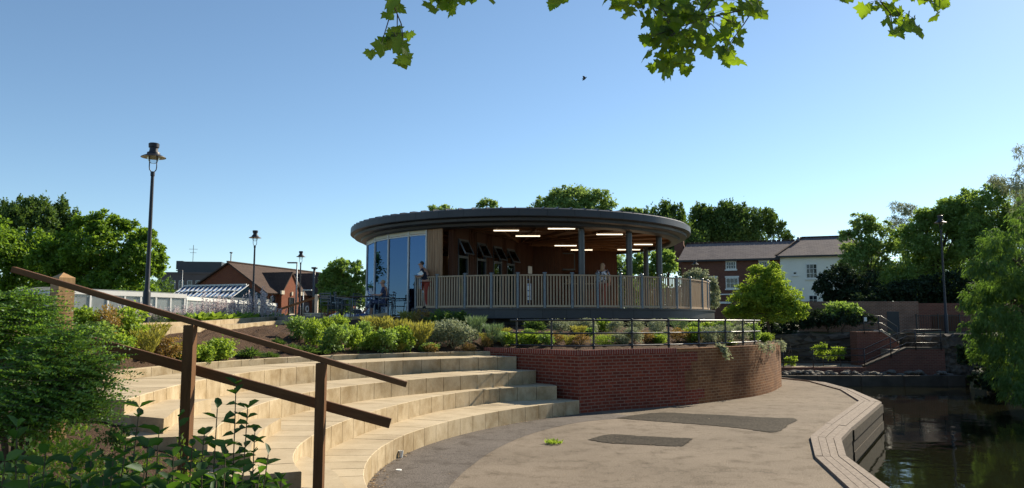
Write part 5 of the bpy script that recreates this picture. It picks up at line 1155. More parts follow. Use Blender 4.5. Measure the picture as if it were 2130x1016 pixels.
tree('evergreen_tree', 'dark shaded undergrowth tree above the rendered end of the garden wall', base(2000, 46, 1.5), [(2000, 595, 44, 36), (2050, 605, 50, 40), (2100, 640, 60, 50), (1985, 626, 40, 14), (2030, 630, 40, 18)], 46, 15000, .16, .09, M['lf_yew'], 24)
# near willow leaning over the water
WB = Vector((17.9, 25.5, 0.0)); wlob = []
gw_ = rng(31); wt_ = thing('willow_tree', 'bright green weeping willow overhanging the water at the right edge', 'tree', WB)
for px, py, rx, ry, dy in ((2085, 515, 55, 40, 0), (2055, 560, 48, 32, -.5), (2110, 590, 70, 50, 0), (2045, 618, 44, 28, .4), (2080, 675, 60, 50, -.3), (2110, 735, 60, 50, -.8), (2058, 655, 38, 34, .5), (2100, 795, 42, 36, -1), (2048, 742, 30, 20, .6), (2135, 455, 46, 52, .2), (2075, 725, 56, 44, 0), (2125, 820, 50, 30, -1.2), (2030, 690, 34, 26, .2), (2016, 636, 20, 14, .3), (2190, 560, 90, 120, 0), (2180, 740, 80, 100, .5)):
    y = 24.5 + dy; c = aty(px, py, y); wlob.append((tuple(c - WB), (rx * y / F, rx * y / F * .9, ry * y / F)))
wfin = []
for c, r in wlob:
    wfin.append((c, tuple(np.array(r) * .72)))
    for q in range(4): d = unit(gw_.normal(size=3)) * np.array(r) * float(gw_.uniform(.3, .7)); wfin.append((tuple(np.array(c) + d), tuple(np.array(r) * float(gw_.uniform(.4, .65)))))
P, O = crown_points(wfin, 46000, gw_, .2, 26, -.8, .7); k = len(P)
D = O * .45 + gw_.normal(size=(k, 3)) * .35 + np.array([-.12, 0, -.55]); leaf_obj('crown', leaf_mesh('crown', P, D, gw_.normal(size=(k, 3)) * .6 + O * .4 + np.array([0, 0, .5]), .13 * (.7 + .6 * gw_.random(k)), .026, .25), M['lf_willow'], wt_)
mb = MB(); mb.tube([(0, 0, -.4), (-.2, 0, 1.2), (-.8, -.2, 3), (-1.4, -.3, 4.6)], [.3, .24, .17, .08], 10)
for c, r in wlob: c = Vector(c); mb.tube([(-.5, -.1, 2.2), (c * .5 + Vector((-.2, 0, 1.6))), c], [.09, .05, .015], 5)
mb.build('trunk', M['bark'], wt_, True)
tree('shrub', 'dark shaded shrub on the right bank behind the willow', base(2080, 30.5, .0), [(2045, 745, 46, 40), (2110, 775, 56, 46), (2012, 738, 24, 24), (2150, 720, 60, 60), (2075, 795, 50, 26)], 30.5, 16000, .12, .07, M['lf_yew'], 33, trunk_r=.06, per=40, cat='shrub')
# hedges and shrubs on the far bank
tree('hedge', 'dark clipped hedge along the top of the rough stone wall', base(1720, 40.9, 1.4), [(1650, 672, 36, 18), (1695, 668, 38, 20), (1745, 664, 44, 24), (1795, 668, 30, 16)], 40.9, 12000, .11, .06, M['lf_yew'], 25, trunk_r=.05, per=40, cat='hedge')
tree('hedge', 'dark low hedge below the lime green young tree', base(1560, 40.5, 1.4), [(1500, 692, 30, 16), (1545, 690, 34, 20), (1595, 690, 34, 20), (1635, 688, 26, 20)], 40.5, 9000, .11, .06, M['lf_yew'], 30, trunk_r=.05, per=40, cat='hedge')
tree('shrub', 'mid green shrub with lit top rising from the dark hedge', base(1748, 41, 1.5), [(1745, 640, 36, 14), (1765, 652, 34, 14), (1722, 652, 26, 12)], 41, 4200, .13, .07, M['lf_mid'], 26, trunk_r=.04, cat='shrub', twigs=2)
for px, py, rx, ry, lab, sd_ in ((1706, 732, 14, 18, 'left one of two lit green shrubs behind the lower path railing', 27), (1742, 738, 18, 14, 'right one of two lit green shrubs behind the lower path railing', 28), (1643, 752, 12, 9, 'small lit green plant behind the end of the curved brick wall', 29)):
    tree('shrub', lab, base(px, 37, 0), [(px, py, rx, ry), (px + 6, py - ry * .5, rx * .6, ry * .6)], 37, 700, .10, .055, M['lf_lime'], sd_, trunk_r=.02, per=12, clump=.3, cat='shrub')
mk = MB()

# ------------------------------------------------------------------ planting in the bed: one prototype per kind, copies with their own labels
def proto(kind, seed):
    g = rng(seed); P, O = [], []
    if kind in ('feathery', 'spiky'):
        n = 900; a = g.uniform(0, 2 * np.pi, n); t = g.random(n) ** .6; r = .10 + .40 * t * g.random(n) ** .5
        base_ = np.stack([np.cos(a) * r * .9, np.sin(a) * r * .9, t * .86], 1); D = np.stack([np.cos(a) * .35, np.sin(a) * .35, np.ones(n)], 1) + g.normal(size=(n, 3)) * .22
        me = leaf_mesh('foliage', base_, D, g.normal(size=(n, 3)), .17 * (.6 + .8 * g.random(n)), .030 if kind == 'feathery' else .022)
    elif kind == 'tuft':
        n = 420; a = g.uniform(0, 2 * np.pi, n); b_ = g.random(n) ** .7; c = np.stack([np.cos(a) * .3 * b_, np.sin(a) * .3 * b_, .1 + .5 * g.random(n) * (1.2 - b_)], 1)
        D = np.stack([np.cos(a) * b_, np.sin(a) * b_, .8 + 0 * a], 1) + g.normal(size=(n, 3)) * .4; me = leaf_mesh('foliage', c, D, g.normal(size=(n, 3)), .28 * (.6 + .8 * g.random(n)), .055)
    else:
        n = {'leafy': 620, 'varieg': 760, 'bronze': 420, 'mound': 900}[kind]; lob = [((0, 0, .50), (.34, .34, .42)), ((.16, .1, .62), (.26, .26, .34)), ((-.17, -.08, .40), (.28, .28, .34)), ((.02, -.15, .74), (.2, .2, .24)), ((-.1, .16, .6), (.22, .22, .3))]
        if kind == 'mound': lob = [((0, 0, .3), (.46, .46, .5)), ((.15, -.1, .35), (.3, .3, .4))]
        L_ = {'leafy': .16, 'varieg': .11, 'bronze': .12, 'mound': .09}[kind]; 
        n = int(n * 2.4); L_ *= .64; PP, OO = crown_points(lob, n, g, .30, 9, -.9); k = len(PP); DD = OO * .6 + g.normal(size=(k, 3)) * .6 + np.array([0, 0, .25]); NN = g.normal(size=(k, 3)) * .55 + OO * .5 + np.array([0, 0, .6]); LL = L_ * (.7 + .6 * g.random(k)); ex = [[], [], [], []]
        for q in range(13):
            a = g.uniform(0, 6.28); d = unit(np.array([math.cos(a) * .6, math.sin(a) * .6, .55 + .6 * g.random()])); b_ = np.array([math.cos(a) * .12, math.sin(a) * .12, .3]); ln = .45 + .32 * g.random()
            for z in np.linspace(.45, 1, 9):
                for w_ in range(2): ex[0].append(b_ + d * ln * z); ex[1].append(d * .5 + g.normal(size=3) * .7); ex[2].append(g.normal(size=3) * .6 + np.array([0, 0, .7])); ex[3].append(L_ * (1.1 - .5 * z))
        PP = np.concatenate([PP, ex[0]]); DD = np.concatenate([DD, ex[1]]); NN = np.concatenate([NN, ex[2]]); LL = np.concatenate([LL, ex[3]]); me = leaf_mesh('foliage', PP, DD, NN, LL, LL * .62, .12)
    mb = MB(); 
    for k in range(7): a = k * .9; mb.tube([(0, 0, -.05), (math.cos(a) * .12, math.sin(a) * .12, .35), (math.cos(a) * .26, math.sin(a) * .26, .75)], [.014, .010, .004], 4, cap=False)
    sm = mb.build('stem', M['stem'], None, True); sme = sm.data; bpy.data.objects.remove(sm); return me, sme
KIND = {'lime': ('leafy', 'lf_lime'), 'dark': ('leafy', 'lf_mid'), 'olive': ('feathery', 'lf_olive'), 'bronze': ('bronze', 'lf_bronze'), 'silver': ('varieg', 'lf_silver'), 'spiky': ('spiky', 'lf_rosemary'), 'tuft': ('tuft', 'lf_dark'), 'mound': ('mound', 'lf_lime'), 'yew': ('leafy', 'lf_dark')}
PRO = {}
def shrub(px, py, h, w, kind, label, group='shrubs in the sloping planting bed', cat='shrub', at=None, yofs=0):
    v = R.randrange(2)
    if (kind, v) not in PRO:
        kd, m_ = KIND[kind]; me, sme = proto(kd, 100 + len(PRO)); me.materials.append(M[m_]); PRO[(kind, v)] = (me, sme)
    me, sme = PRO[(kind, v)]; p = bvhit(px, py) if at is None else Vector(at); y = p.y
    t = thing({'tuft': 'low_shrub', 'mound': 'low_shrub', 'spiky': 'herb_clump', 'olive': 'herb_clump'}.get(kind, 'shrub'), label, cat, p - Vector((0, 0, .02)), R.uniform(0, 6.3), group)
    s = 1.22 * w * y / F; t.scale = (s, s, 1.05 * h * y / F)
    for nm, m_ in (('foliage', me), ('stem', sme)): o = bpy.data.objects.new(nm, m_); COL.objects.link(o); o.parent = t
    return t
S = [  # photo x, photo y of the base, height, width, kind, label
 (172, 700, 60, 62, 'lime', 'yellow green shrub right behind the thick pale newel post'), (214, 712, 72, 60, 'bronze', 'shrub with red tinted leaves behind the bush, left of the tall lamp'), (262, 716, 78, 70, 'lime', 'tall yellow green shrub in front of the base of the tall lamp'), (200, 722, 52, 70, 'dark', 'dark green shrub low behind the left bush'),
 (248, 752, 58, 60, 'lime', 'yellow green shrub above the left end of the stone kerb'), (300, 752, 66, 66, 'olive', 'feathery olive shrub with reddish tips above the lower timber board'), (346, 756, 54, 60, 'bronze', 'red tipped shrub just left of the left handrail post'), (318, 722, 50, 60, 'olive', 'feathery yellow green clump in front of the path kerb, left of the handrail post'), (382, 752, 40, 50, 'lime', 'low yellow green shrub directly behind the left handrail post'),
 (424, 753, 36, 46, 'lime', 'bright low shrub just right of the left handrail post'), (458, 750, 46, 54, 'lime', 'rounded bright green shrub on the soil between the two handrail posts'), (452, 722, 26, 40, 'tuft', 'dark low tuft beside the bright shrub on bare soil'),
 (519, 744, 28, 52, 'tuft', 'leftmost dark low tuft in the row above the kerb'), (560, 744, 18, 36, 'tuft', 'smallest dark tuft, just above the kerb'), (576, 718, 20, 32, 'tuft', 'lone dark tuft on the bare upper soil'), (609, 734, 26, 40, 'tuft', 'dark tuft in the row above the kerb, above the handrail'), (640, 737, 26, 44, 'tuft', 'dark tuft in the row just left of the right handrail post'), (668, 738, 22, 34, 'tuft', 'rightmost dark tuft, right above the right handrail post'),
 (620, 706, 46, 46, 'dark', 'dark green leafy shrub standing alone on the upper left soil with a long shadow'), (652, 724, 60, 36, 'lime', 'yellow green leafy shrub beside the lone dark shrub'), (676, 698, 38, 30, 'lime', 'small leafy shrub in the back row near the path end'), (698, 733, 56, 52, 'dark', 'leafy green shrub in front of the brightest yellow shrub'), (706, 698, 42, 34, 'lime', 'brightest yellow topped shrub in the back row'), (735, 731, 52, 36, 'lime', 'narrow lime shrub right of the brightest yellow one'), (755, 716, 46, 36, 'dark', 'compact green shrub in the middle of the bed'), (776, 731, 40, 34, 'lime', 'low lime shrub at the front of the bed middle'), (803, 735, 50, 42, 'dark', 'leafy shrub at the bed front below the seated woman'), (836, 732, 52, 46, 'lime', 'lime leafy shrub at the bed front left of the feathery clump'),
 (782, 700, 42, 62, 'olive', 'feathery olive clump directly below the terrace table'), (822, 712, 48, 50, 'olive', 'feathery yellow clump behind the lime front shrubs'), (852, 688, 40, 44, 'olive', 'feathery green clump below the left deck post'), (872, 728, 58, 60, 'olive', 'widest feathery yellow clump at the bed front'),
 (884, 690, 44, 44, 'bronze', 'upright bronze red shrub below the left end of the balustrade'), (920, 694, 46, 60, 'yew', 'dark green shrub against the deck fascia'), (955, 690, 40, 54, 'yew', 'second dark green shrub against the deck fascia'), (905, 724, 54, 52, 'silver', 'white variegated shrub in the bed centre beside the feathery clump'), (938, 722, 58, 54, 'silver', 'tallest white variegated shrub in the bed centre'), (966, 726, 48, 46, 'silver', 'white variegated shrub at the right of its trio'), (930, 736, 26, 44, 'dark', 'low green shrub at the foot of the variegated shrubs'),
 (990, 706, 48, 42, 'spiky', 'grey green upright juniper like clump in front of the deck void'), (1026, 716, 42, 40, 'spiky', 'grey green spiky clump beside the end of the guard rail'), (1048, 720, 28, 26, 'spiky', 'small grey green clump right below the rail end'),
 (894, 735, 20, 30, 'bronze', 'leftmost little bronze plant at the bed front'), (922, 737, 14, 26, 'bronze', 'second little bronze plant at the bed front'), (975, 733, 20, 30, 'bronze', 'orange bronze plant at the bed front below the variegated trio'), (1013, 724, 22, 26, 'bronze', 'bronze plant alone near the start of the brick wall'),
 (1064, 719, 28, 34, 'lime', 'bright shrub below the first post of the guard rail'), (1090, 719, 28, 34, 'lime', 'bright shrub between the first two rail posts, left'), (1112, 717, 26, 30, 'lime', 'bright shrub between the first two rail posts, middle'), (1136, 718, 25, 30, 'dark', 'green shrub left of the second guard rail post'), (1112, 690, 24, 36, 'yew', 'dark shrub below the deck edge behind the first rail bay'), (1158, 716, 24, 30, 'bronze', 'bronze shrub right of the second rail post'), (1182, 717, 20, 28, 'olive', 'olive tuft in the second rail bay'), (1208, 717, 24, 34, 'bronze', 'bronze yellow shrub left of the third rail post'),
 (1164, 694, 30, 40, 'silver', 'pale variegated shrub at the back of the second rail bay, left'), (1192, 693, 26, 38, 'silver', 'pale variegated shrub at the back of the second rail bay, middle'), (1222, 694, 32, 40, 'silver', 'pale variegated shrub behind the third rail post'), (1256, 716, 24, 40, 'mound', 'bright green rounded mound in the third rail bay'), (1254, 692, 28, 40, 'lime', 'bright shrub at the back of the third rail bay'), (1288, 716, 24, 36, 'silver', 'pale leaved low shrub left of the fourth rail post'), (1280, 694, 30, 30, 'silver', 'pale sprig at the back of the third rail bay'),
 (1318, 714, 34, 34, 'silver', 'grey green shrub right of the fourth rail post'), (1322, 694, 28, 32, 'silver', 'pale upright shrub behind the fourth rail bay'), (1344, 713, 24, 34, 'bronze', 'bronze shrub in the fourth rail bay'), (1368, 706, 42, 38, 'silver', 'tall pale shrub left of the fifth rail post'), (1372, 716, 20, 26, 'lime', 'little yellow shrub at the foot of the fifth rail post'), (1410, 712, 28, 40, 'bronze', 'yellow bronze leafy shrub in the fifth rail bay'), (1412, 694, 32, 40, 'spiky', 'silver spiky clump behind the fifth rail bay'), (1442, 712, 32, 34, 'lime', 'lime shrub left of the sixth rail post'), (1446, 692, 22, 30, 'dark', 'green shrub behind the sixth rail post'),
 (1472, 713, 34, 38, 'silver', 'grey white shrub right of the sixth rail post'), (1476, 690, 20, 34, 'lime', 'yellow topped shrub at the back of the sixth rail bay'), (1506, 714, 38, 40, 'silver', 'brightest grey white shrub around the seventh rail post'), (1504, 692, 26, 34, 'dark', 'green sprig shrub behind the seventh rail post'), (1540, 712, 36, 40, 'silver', 'grey white shrub around the eighth rail post'), (1536, 690, 24, 30, 'silver', 'pale upright shrub behind the eighth rail post'), (1566, 708, 34, 30, 'dark', 'green shrub at the right end of the guard rail'), (1588, 712, 20, 34, 'lime', 'bright green plant on top of the far end of the brick wall'), (1606, 714, 18, 26, 'lime', 'bright plant at the very end of the brick wall top'), (1520, 718, 10, 26, 'lime', 'tiny bright plant on the wall edge below the seventh rail post')]
for q in S: shrub(*q)
for k in range(34):   # low herbs filling the gaps
    px = R.uniform(590, 1030) if k < 18 else R.uniform(1040, 1560); py = R.uniform(694, 736) if px < 1000 else R.uniform(696, 716); h = R.uniform(14, 26)
    shrub(px, py, h, h * R.uniform(1.2, 1.7), R.choice(['dark', 'olive', 'lime', 'spiky', 'bronze', 'dark']), 'small low herb filling a gap between the bigger shrubs of the sloping bed', 'low herbs between the bed shrubs')
# trailing plants over the wall
def trailer(px, i0, i1, n, ln, label, seed):
    g = rng(seed); Pp, Dd = [], []; mb = MB(); idx = [i for i in range(len(wf)) if i0 <= 1065 + F * wf[i][0] / wf[i][1] <= i1 and wf[i][1] < 28]
    c = Vector((wf[idx[len(idx) // 2]][0], wf[idx[len(idx) // 2]][1], ZT)); t = thing('trailing_plant', label, 'plant', c, 0, 'trailing plants on the brick wall')
    for k in range(n):
        f = float(g.random()) * (len(idx) - 1); i = idx[int(f)]; o = np.array([wf[i][0], wf[i][1], ZT]); nn = np.array([wn_[i][0], wn_[i][1], 0]); tt = np.array([-nn[1], nn[0], 0]); L_ = ln * float(.35 + .65 * g.random()); sd2 = float(g.normal() * .35 + .35); pts = []
        for s_ in np.linspace(0, 1, 7): pts.append(o - nn * .12 + nn * (.24 * min(1, s_ * 2.0)) + tt * sd2 * s_ * L_ + np.array([0, 0, .05 * math.sin(s_ * 3) - L_ * max(0, s_ - .22)]))
        mb.tube([Vector(p) - c for p in pts], .006, 4, cap=False)
        for s_ in range(1, 7):
            for q in range(5): Pp.append(pts[s_] + g.normal(size=3) * .03); Dd.append(nn * .3 + g.normal(size=3) * .6 + np.array([0, 0, -.5]))
    k = len(Pp); leaf_obj('foliage', leaf_mesh('foliage', np.array(Pp) - np.array(c), np.array(Dd), g.normal(size=(k, 3)), .085, .035), M['lf_silver'], t); mb.build('stem', M['stem'], t, True)
trailer(1505, 1488, 1512, 9, .48, 'grey green trailing plant hanging over the middle of the shaded brick wall', 51)
trailer(1580, 1565, 1590, 8, .30, 'trailing plant hanging over the sunlit part of the brick wall', 52)
trailer(1608, 1594, 1620, 9, .32, 'trailing plant at the far end of the brick wall top', 53)
# flower spikes and broad leaved plants beyond the path
spk = None
SP = [(300, 28, 36, 'leftmost'), (325, 26, 34, 'second'), (352, 27, 30, 'third'), (376, 26, 36, 'fourth'), (400, 27, 40, 'fifth'), (424, 26, 44, 'sixth'), (446, 26, 62, 'seventh'), (468, 26, 50, 'eighth'), (490, 26, 52, 'ninth'), (510, 26, 50, 'tenth'), (530, 26, 72, 'eleventh'), (548, 26, 66, 'twelfth'), (566, 27, 38, 'rightmost'), (282, 20, 44, 'nearest')]
def spike_mesh(seed, n):
    g = rng(seed); P, D, Nn, L_, W_ = [], [], [], [], []
    for k in range(n):
        a = g.uniform(0, 6.28); r = .32 * math.sqrt(g.random()); b_ = np.array([math.cos(a) * r, math.sin(a) * r, 0]); tip = b_ * 1.3 + np.array([g.normal() * .05, g.normal() * .05, .6 + .4 * g.random()])
        P.append(b_); D.append(tip - b_); Nn.append(g.normal(size=3)); L_.append(np.linalg.norm(tip - b_)); W_.append(.02)
        for s_ in np.linspace(.4, 1, 16):
            for q in range(2): P.append(b_ + (tip - b_) * s_); D.append(g.normal(size=3) + np.array([0, 0, .5])); Nn.append(g.normal(size=3)); L_.append(.055); W_.append(.04)
    return leaf_mesh('flowers', np.array(P), np.array(D), np.array(Nn), np.array(L_), np.array(W_))
spm = [spike_mesh(61, 16), spike_mesh(62, 20)]
for m_ in spm: m_.materials.append(M['lf_spike'])
fol, _st = proto('mound', 77); fol.materials.append(M['lf_rosemary'])
for k, (px, Y, h, nm) in enumerate(SP):
    x = wx(px, Y); t = thing('flower_spikes', nm + ' clump of tall lilac flower spikes in front of the white framed shelters', 'flowers', (x, Y, gz(x, Y) + .02), k * .7, 'lilac flower spikes beyond the path'); s = 1.05; zt = aty(px, 672 - h, Y).z - gz(x, Y)
    o = bpy.data.objects.new('flowers', spm[k % 2]); COL.objects.link(o); o.parent = t; o.scale = (s, s, zt); o = bpy.data.objects.new('foliage', fol); COL.objects.link(o); o.parent = t; o.scale = (.8, .8, .42)
BL = [(396, 20.5, 'leftmost'), (432, 21.5, 'second'), (462, 22.5, 'third'), (490, 23.2, 'fourth'), (516, 24, 'fifth'), (540, 24.8, 'sixth'), (560, 25.6, 'seventh'), (580, 26.6, 'eighth'), (598, 27.6, 'ninth'), (612, 28.6, 'rightmost')]
g = rng(71); n = 46; a = g.uniform(0, 6.28, n); el = g.uniform(.25, 1.1, n); D = np.stack([np.cos(a) * np.cos(el), np.sin(a) * np.cos(el), np.sin(el)], 1); Pb = np.stack([np.cos(a) * .1, np.sin(a) * .1, g.uniform(0, .12, n)], 1); blm = leaf_mesh('leaves', Pb, D, np.cross(D, np.cross(D, [0, 0, 1.0])) * -1 + g.normal(size=(n, 3)) * .2, .34 * (.7 + .5 * g.random(n)), .17, .15); blm.materials.append(M['lf_big'])
for k, (px, Y, nm) in enumerate(BL):
    x = min(wx(px, Y), -8.38); o = bpy.data.objects.new('broad_leaved_plant', blm); COL.objects.link(o); o.location = (x - .2, Y, max(gz(x, Y), 1.95) + .05); o.rotation_euler.z = k * 1.3; o.scale = (1.1, 1.1, 1.0 + .1 * (k % 3)); tag(o, nm + ' of ten broad leaved bright green plants along the far path kerb', 'plant', 'broad leaved plants along the path kerb')

# ------------------------------------------------------------------ foreground planting
def leaf2(name, P, D, Nn, L, Wd, droop=.25):
    """pointed oval leaves folded along the midrib, two quads each"""
    n = len(P); D = unit(D); S_ = unit(np.cross(D, Nn)); U = np.cross(S_, D); L = np.asarray(L)[:, None]; Wd = np.asarray(Wd)[:, None]; dn = np.array([0, 0, -1.0])
    V = np.empty((n, 6, 3)); V[:, 0] = P; V[:, 1] = P + D * L * .28 + S_ * Wd * .46 + U * Wd * .16; V[:, 2] = P + D * L * .66 + S_ * Wd * .34 + U * Wd * .10 + dn * L * droop * .4; V[:, 3] = P + D * L + dn * L * droop; V[:, 4] = P + D * L * .66 - S_ * Wd * .34 + U * Wd * .10 + dn * L * droop * .4; V[:, 5] = P + D * L * .28 - S_ * Wd * .46 + U * Wd * .16
    me = bpy.data.meshes.new(name); me.vertices.add(n * 6); me.vertices.foreach_set('co', V.ravel()); b_ = np.arange(n)[:, None] * 6; idx = np.concatenate([b_ + np.array([0, 1, 2, 3]), b_ + np.array([0, 3, 4, 5])], 1).astype(np.int32)
    me.loops.add(n * 8); me.loops.foreach_set('vertex_index', idx.ravel()); me.polygons.add(n * 2); me.polygons.foreach_set('loop_start', np.arange(0, n * 8, 4, dtype=np.int32)); me.update(calc_edges=True); return me
def dogwood(label, stems, seed, ll=.105):
    g = rng(seed); P, D, Nn, L_ = [], [], [], []; mb = MB(); t = None
    for px, py, bx, Y in stems:
        tip = np.array(aty(px, py, Y)); x0 = wx(bx, Y); b_ = np.array([x0, Y + .05, fgz(x0, Y) - .03])
        if t is None: t = thing('leafy_plant', label, 'plant', tuple(b_), 0, 'leafy plants in the foreground'); o = b_
        mid = (b_ + tip) / 2 + np.array([g.normal() * .04, g.normal() * .04, .05]); f = lambda s_: b_ * (1 - s_) ** 2 + 2 * mid * s_ * (1 - s_) + tip * s_ * s_
        mb.tube([Vector(f(s_) - o) for s_ in np.linspace(0, 1, 9)], [.006 * (1 - .6 * s_) for s_ in np.linspace(0, 1, 9)], 5, cap=False)
        ln = np.linalg.norm(tip - b_); nn = max(6, int(ln / .048)); a0 = g.uniform(0, 3)
        for k in range(2, nn + 1):
            s_ = k / nn; p = f(s_); a = a0 + k * 1.57
            for q in (0, math.pi):
                if g.random() < .12: continue
                d = np.array([math.cos(a + q), math.sin(a + q), .35 if s_ < .95 else 1.0]) + g.normal(size=3) * .18; P.append(p - o); D.append(d); Nn.append(np.array([0, -.25, 1.0]) + g.normal(size=3) * .35); L_.append(ll * (1.15 - .35 * s_) * (.75 + .5 * g.random()))
                if s_ < .75 and g.random() < .8:     # side shoot
                    e = p + unit(d) * .19 + np.array([0, 0, .06]); mb.tube([Vector(p - o), Vector(e - o)], [.0035, .002], 4, cap=False)
                    for z in range(6): P.append(p + (e - p) * (.4 + .12 * z) - o); D.append(unit(d) * .7 + g.normal(size=3) * .7); Nn.append(np.array([0, 0, 1.0]) + g.normal(size=3) * .35); L_.append(ll * (.6 + .5 * g.random()))
    L_ = np.array(L_); leaf_obj('leaves', leaf2('leaves', np.array(P), np.array(D), np.array(Nn), L_, L_ * .43, .34), M['lf_dog'], t); mb.build('stem', M['stem'], t, True); return t
dogwood('tallest leafy plant in the foreground, reaching up in front of the lower timber board', [(491, 800, 470, 3.7), (452, 850, 452, 3.6), (515, 850, 490, 3.75), (425, 905, 440, 3.5), (530, 900, 505, 3.6), (470, 930, 470, 3.3)], 81)
dogwood('leafy plant in the foreground below the left handrail post', [(372, 868, 372, 3.6), (330, 905, 345, 3.4), (400, 930, 395, 3.3), (360, 950, 365, 3.1)], 82)
dogwood('leafy plant in the foreground in front of the step end faces', [(290, 848, 296, 3.7), (262, 925, 275, 3.3), (308, 930, 300, 3.2), (235, 960, 250, 3.0)], 83, .115)
dogwood('low leafy plant at the bottom of the photo right of the tallest one', [(558, 946, 545, 3.5), (540, 985, 530, 3.3), (585, 1000, 560, 3.4), (505, 985, 515, 3.1)], 84, .09)
dogwood('dark leafy plant at the bottom left below the bush', [(35, 890, 50, 3.3), (95, 945, 100, 3.1), (10, 960, 20, 2.9), (150, 965, 150, 3.0), (60, 990, 70, 2.7)], 85, .115)
dogwood('dark leafy plant at the bottom of the photo between bush and handrail', [(190, 960, 200, 3.2), (215, 1000, 220, 2.9), (170, 1005, 180, 2.8), (300, 985, 300, 2.8), (350, 1000, 350, 2.8)], 86, .115)
dogwood('shaded leafy plant at the bottom of the photo under the tallest one', [(420, 985, 420, 2.9), (450, 1000, 450, 2.8), (395, 1005, 400, 2.7), (490, 1010, 490, 2.9)], 87, .11)
for px, py, rx, ry, Y, mt, lab, sd_, nl in ((150, 930, 60, 36, 5.0, 'lf_lime', 'bright yellow green ground cover plant below the left bush', 91, 1500), (95, 900, 50, 28, 5.2, 'lf_lime', 'yellow green ground cover plant tucked under the left bush', 92, 1100), (60, 960, 60, 30, 4.3, 'lf_mid', 'mid green ground cover plant at the lower left corner', 93, 1100), (285, 955, 60, 26, 4.8, 'lf_lime', 'bright ground cover plant below the step end faces', 94, 1200), (238, 908, 46, 18, 6.4, 'lf_dark', 'dark low plant against the dark end face of the steps', 95, 900), (395, 945, 40, 18, 5.6, 'lf_lime', 'small bright plant at the foot of the left handrail post', 96, 700), (215, 1000, 70, 24, 3.9, 'lf_mid', 'ground cover plant at the bottom of the photo', 97, 1000)):
    c = aty(px, py, Y); zb_ = fgz(c.x, c.y); t = thing('ground_cover_plant', lab, 'plant', (c.x, c.y, zb_), 0, 'ground cover plants in the foreground'); hz = max(.12, (c.z - zb_) + ry * Y / F); lob = [((0, 0, hz * .5), (rx * Y / F, rx * Y / F * .9, hz * .5)), ((rx * Y / F * .4, 0, hz * .6), (rx * Y / F * .5, rx * Y / F * .5, hz * .4)), ((-rx * Y / F * .4, -.05, hz * .55), (rx * Y / F * .5, rx * Y / F * .5, hz * .42))]
    leaf_obj('foliage', crown_mesh('foliage', lob, nl, .036, .017, sd_, .2, 12, .5, .1, -.9), M[mt], t)
# spreading bush of horizontal sprays, left
bc = Vector(aty(40, 760, 5.6)); bush = thing('cotoneaster_bush', 'dense dark green bush of small glossy leaves in flat sprays at the left edge', 'bush', (bc.x, bc.y, fgz(bc.x, bc.y))); bo = np.array(bush.location); g = rng(98)
blob = []
for px, py, rx, ry, Y in ((0, 690, 90, 62, 5.8), (85, 735, 78, 58, 5.6), (40, 800, 100, 72, 5.4), (-80, 720, 130, 120, 5.7), (115, 785, 60, 50, 5.5), (10, 640, 54, 34, 6.0), (-10, 860, 90, 50, 5.3), (105, 842, 52, 32, 5.4)):
    blob.append((np.array(aty(px, py, Y)), np.array([rx, rx * .9, ry]) * Y / F))
P, D, Nn, L_, TP, TD, TL = [], [], [], [], [], [], []
for k in range(2500):
    c, r = blob[g.integers(0, len(blob))]; d = unit(g.normal(size=3)); s0 = c + d * r * (.45 + .5 * g.random())
    dr = unit(np.array([.9 + .4 * g.random(), g.normal() * .5 - .15, g.normal() * .09 + .02]) + d * .15); ln = float(g.uniform(.16, .46)); TP.append(s0); TD.append(dr); TL.append(ln)
    side = unit(np.cross(dr, [0, 0, 1.0])); m_ = int(ln / .017)
    for j in range(m_):
        f = (j + 1) / m_; p = s0 + dr * ln * f - np.array([0, 0, .04 * f * f]); q = 1 if j % 2 else -1; P.append(p); D.append(side * q * .9 + dr * .55 + np.array([0, 0, .45]) + g.normal(size=3) * .25); Nn.append(np.array([.1, -.35, .8]) + g.normal(size=3) * .45); L_.append(.030 * (1.15 - .4 * f) * (.8 + .4 * g.random()))
L_ = np.array(L_); leaf_obj('foliage', leaf_mesh('foliage', np.array(P) - bo, np.array(D), np.array(Nn), L_, L_ * .62), M['lf_cotone'], bush)
leaf_obj('twigs', leaf_mesh('twigs', np.array(TP) - bo, np.array(TD), g.normal(size=(len(TP), 3)), np.array(TL), .005), M['stem'], bush)
mb = MB()
for c, r in blob: mb.tube([(0, 0, -.1), Vector((c - bo) * .5 + np.array([0, 0, .08])), Vector(c - bo)], [.03, .02, .008], 6)
mb.build('branches', M['bark'], bush, True)
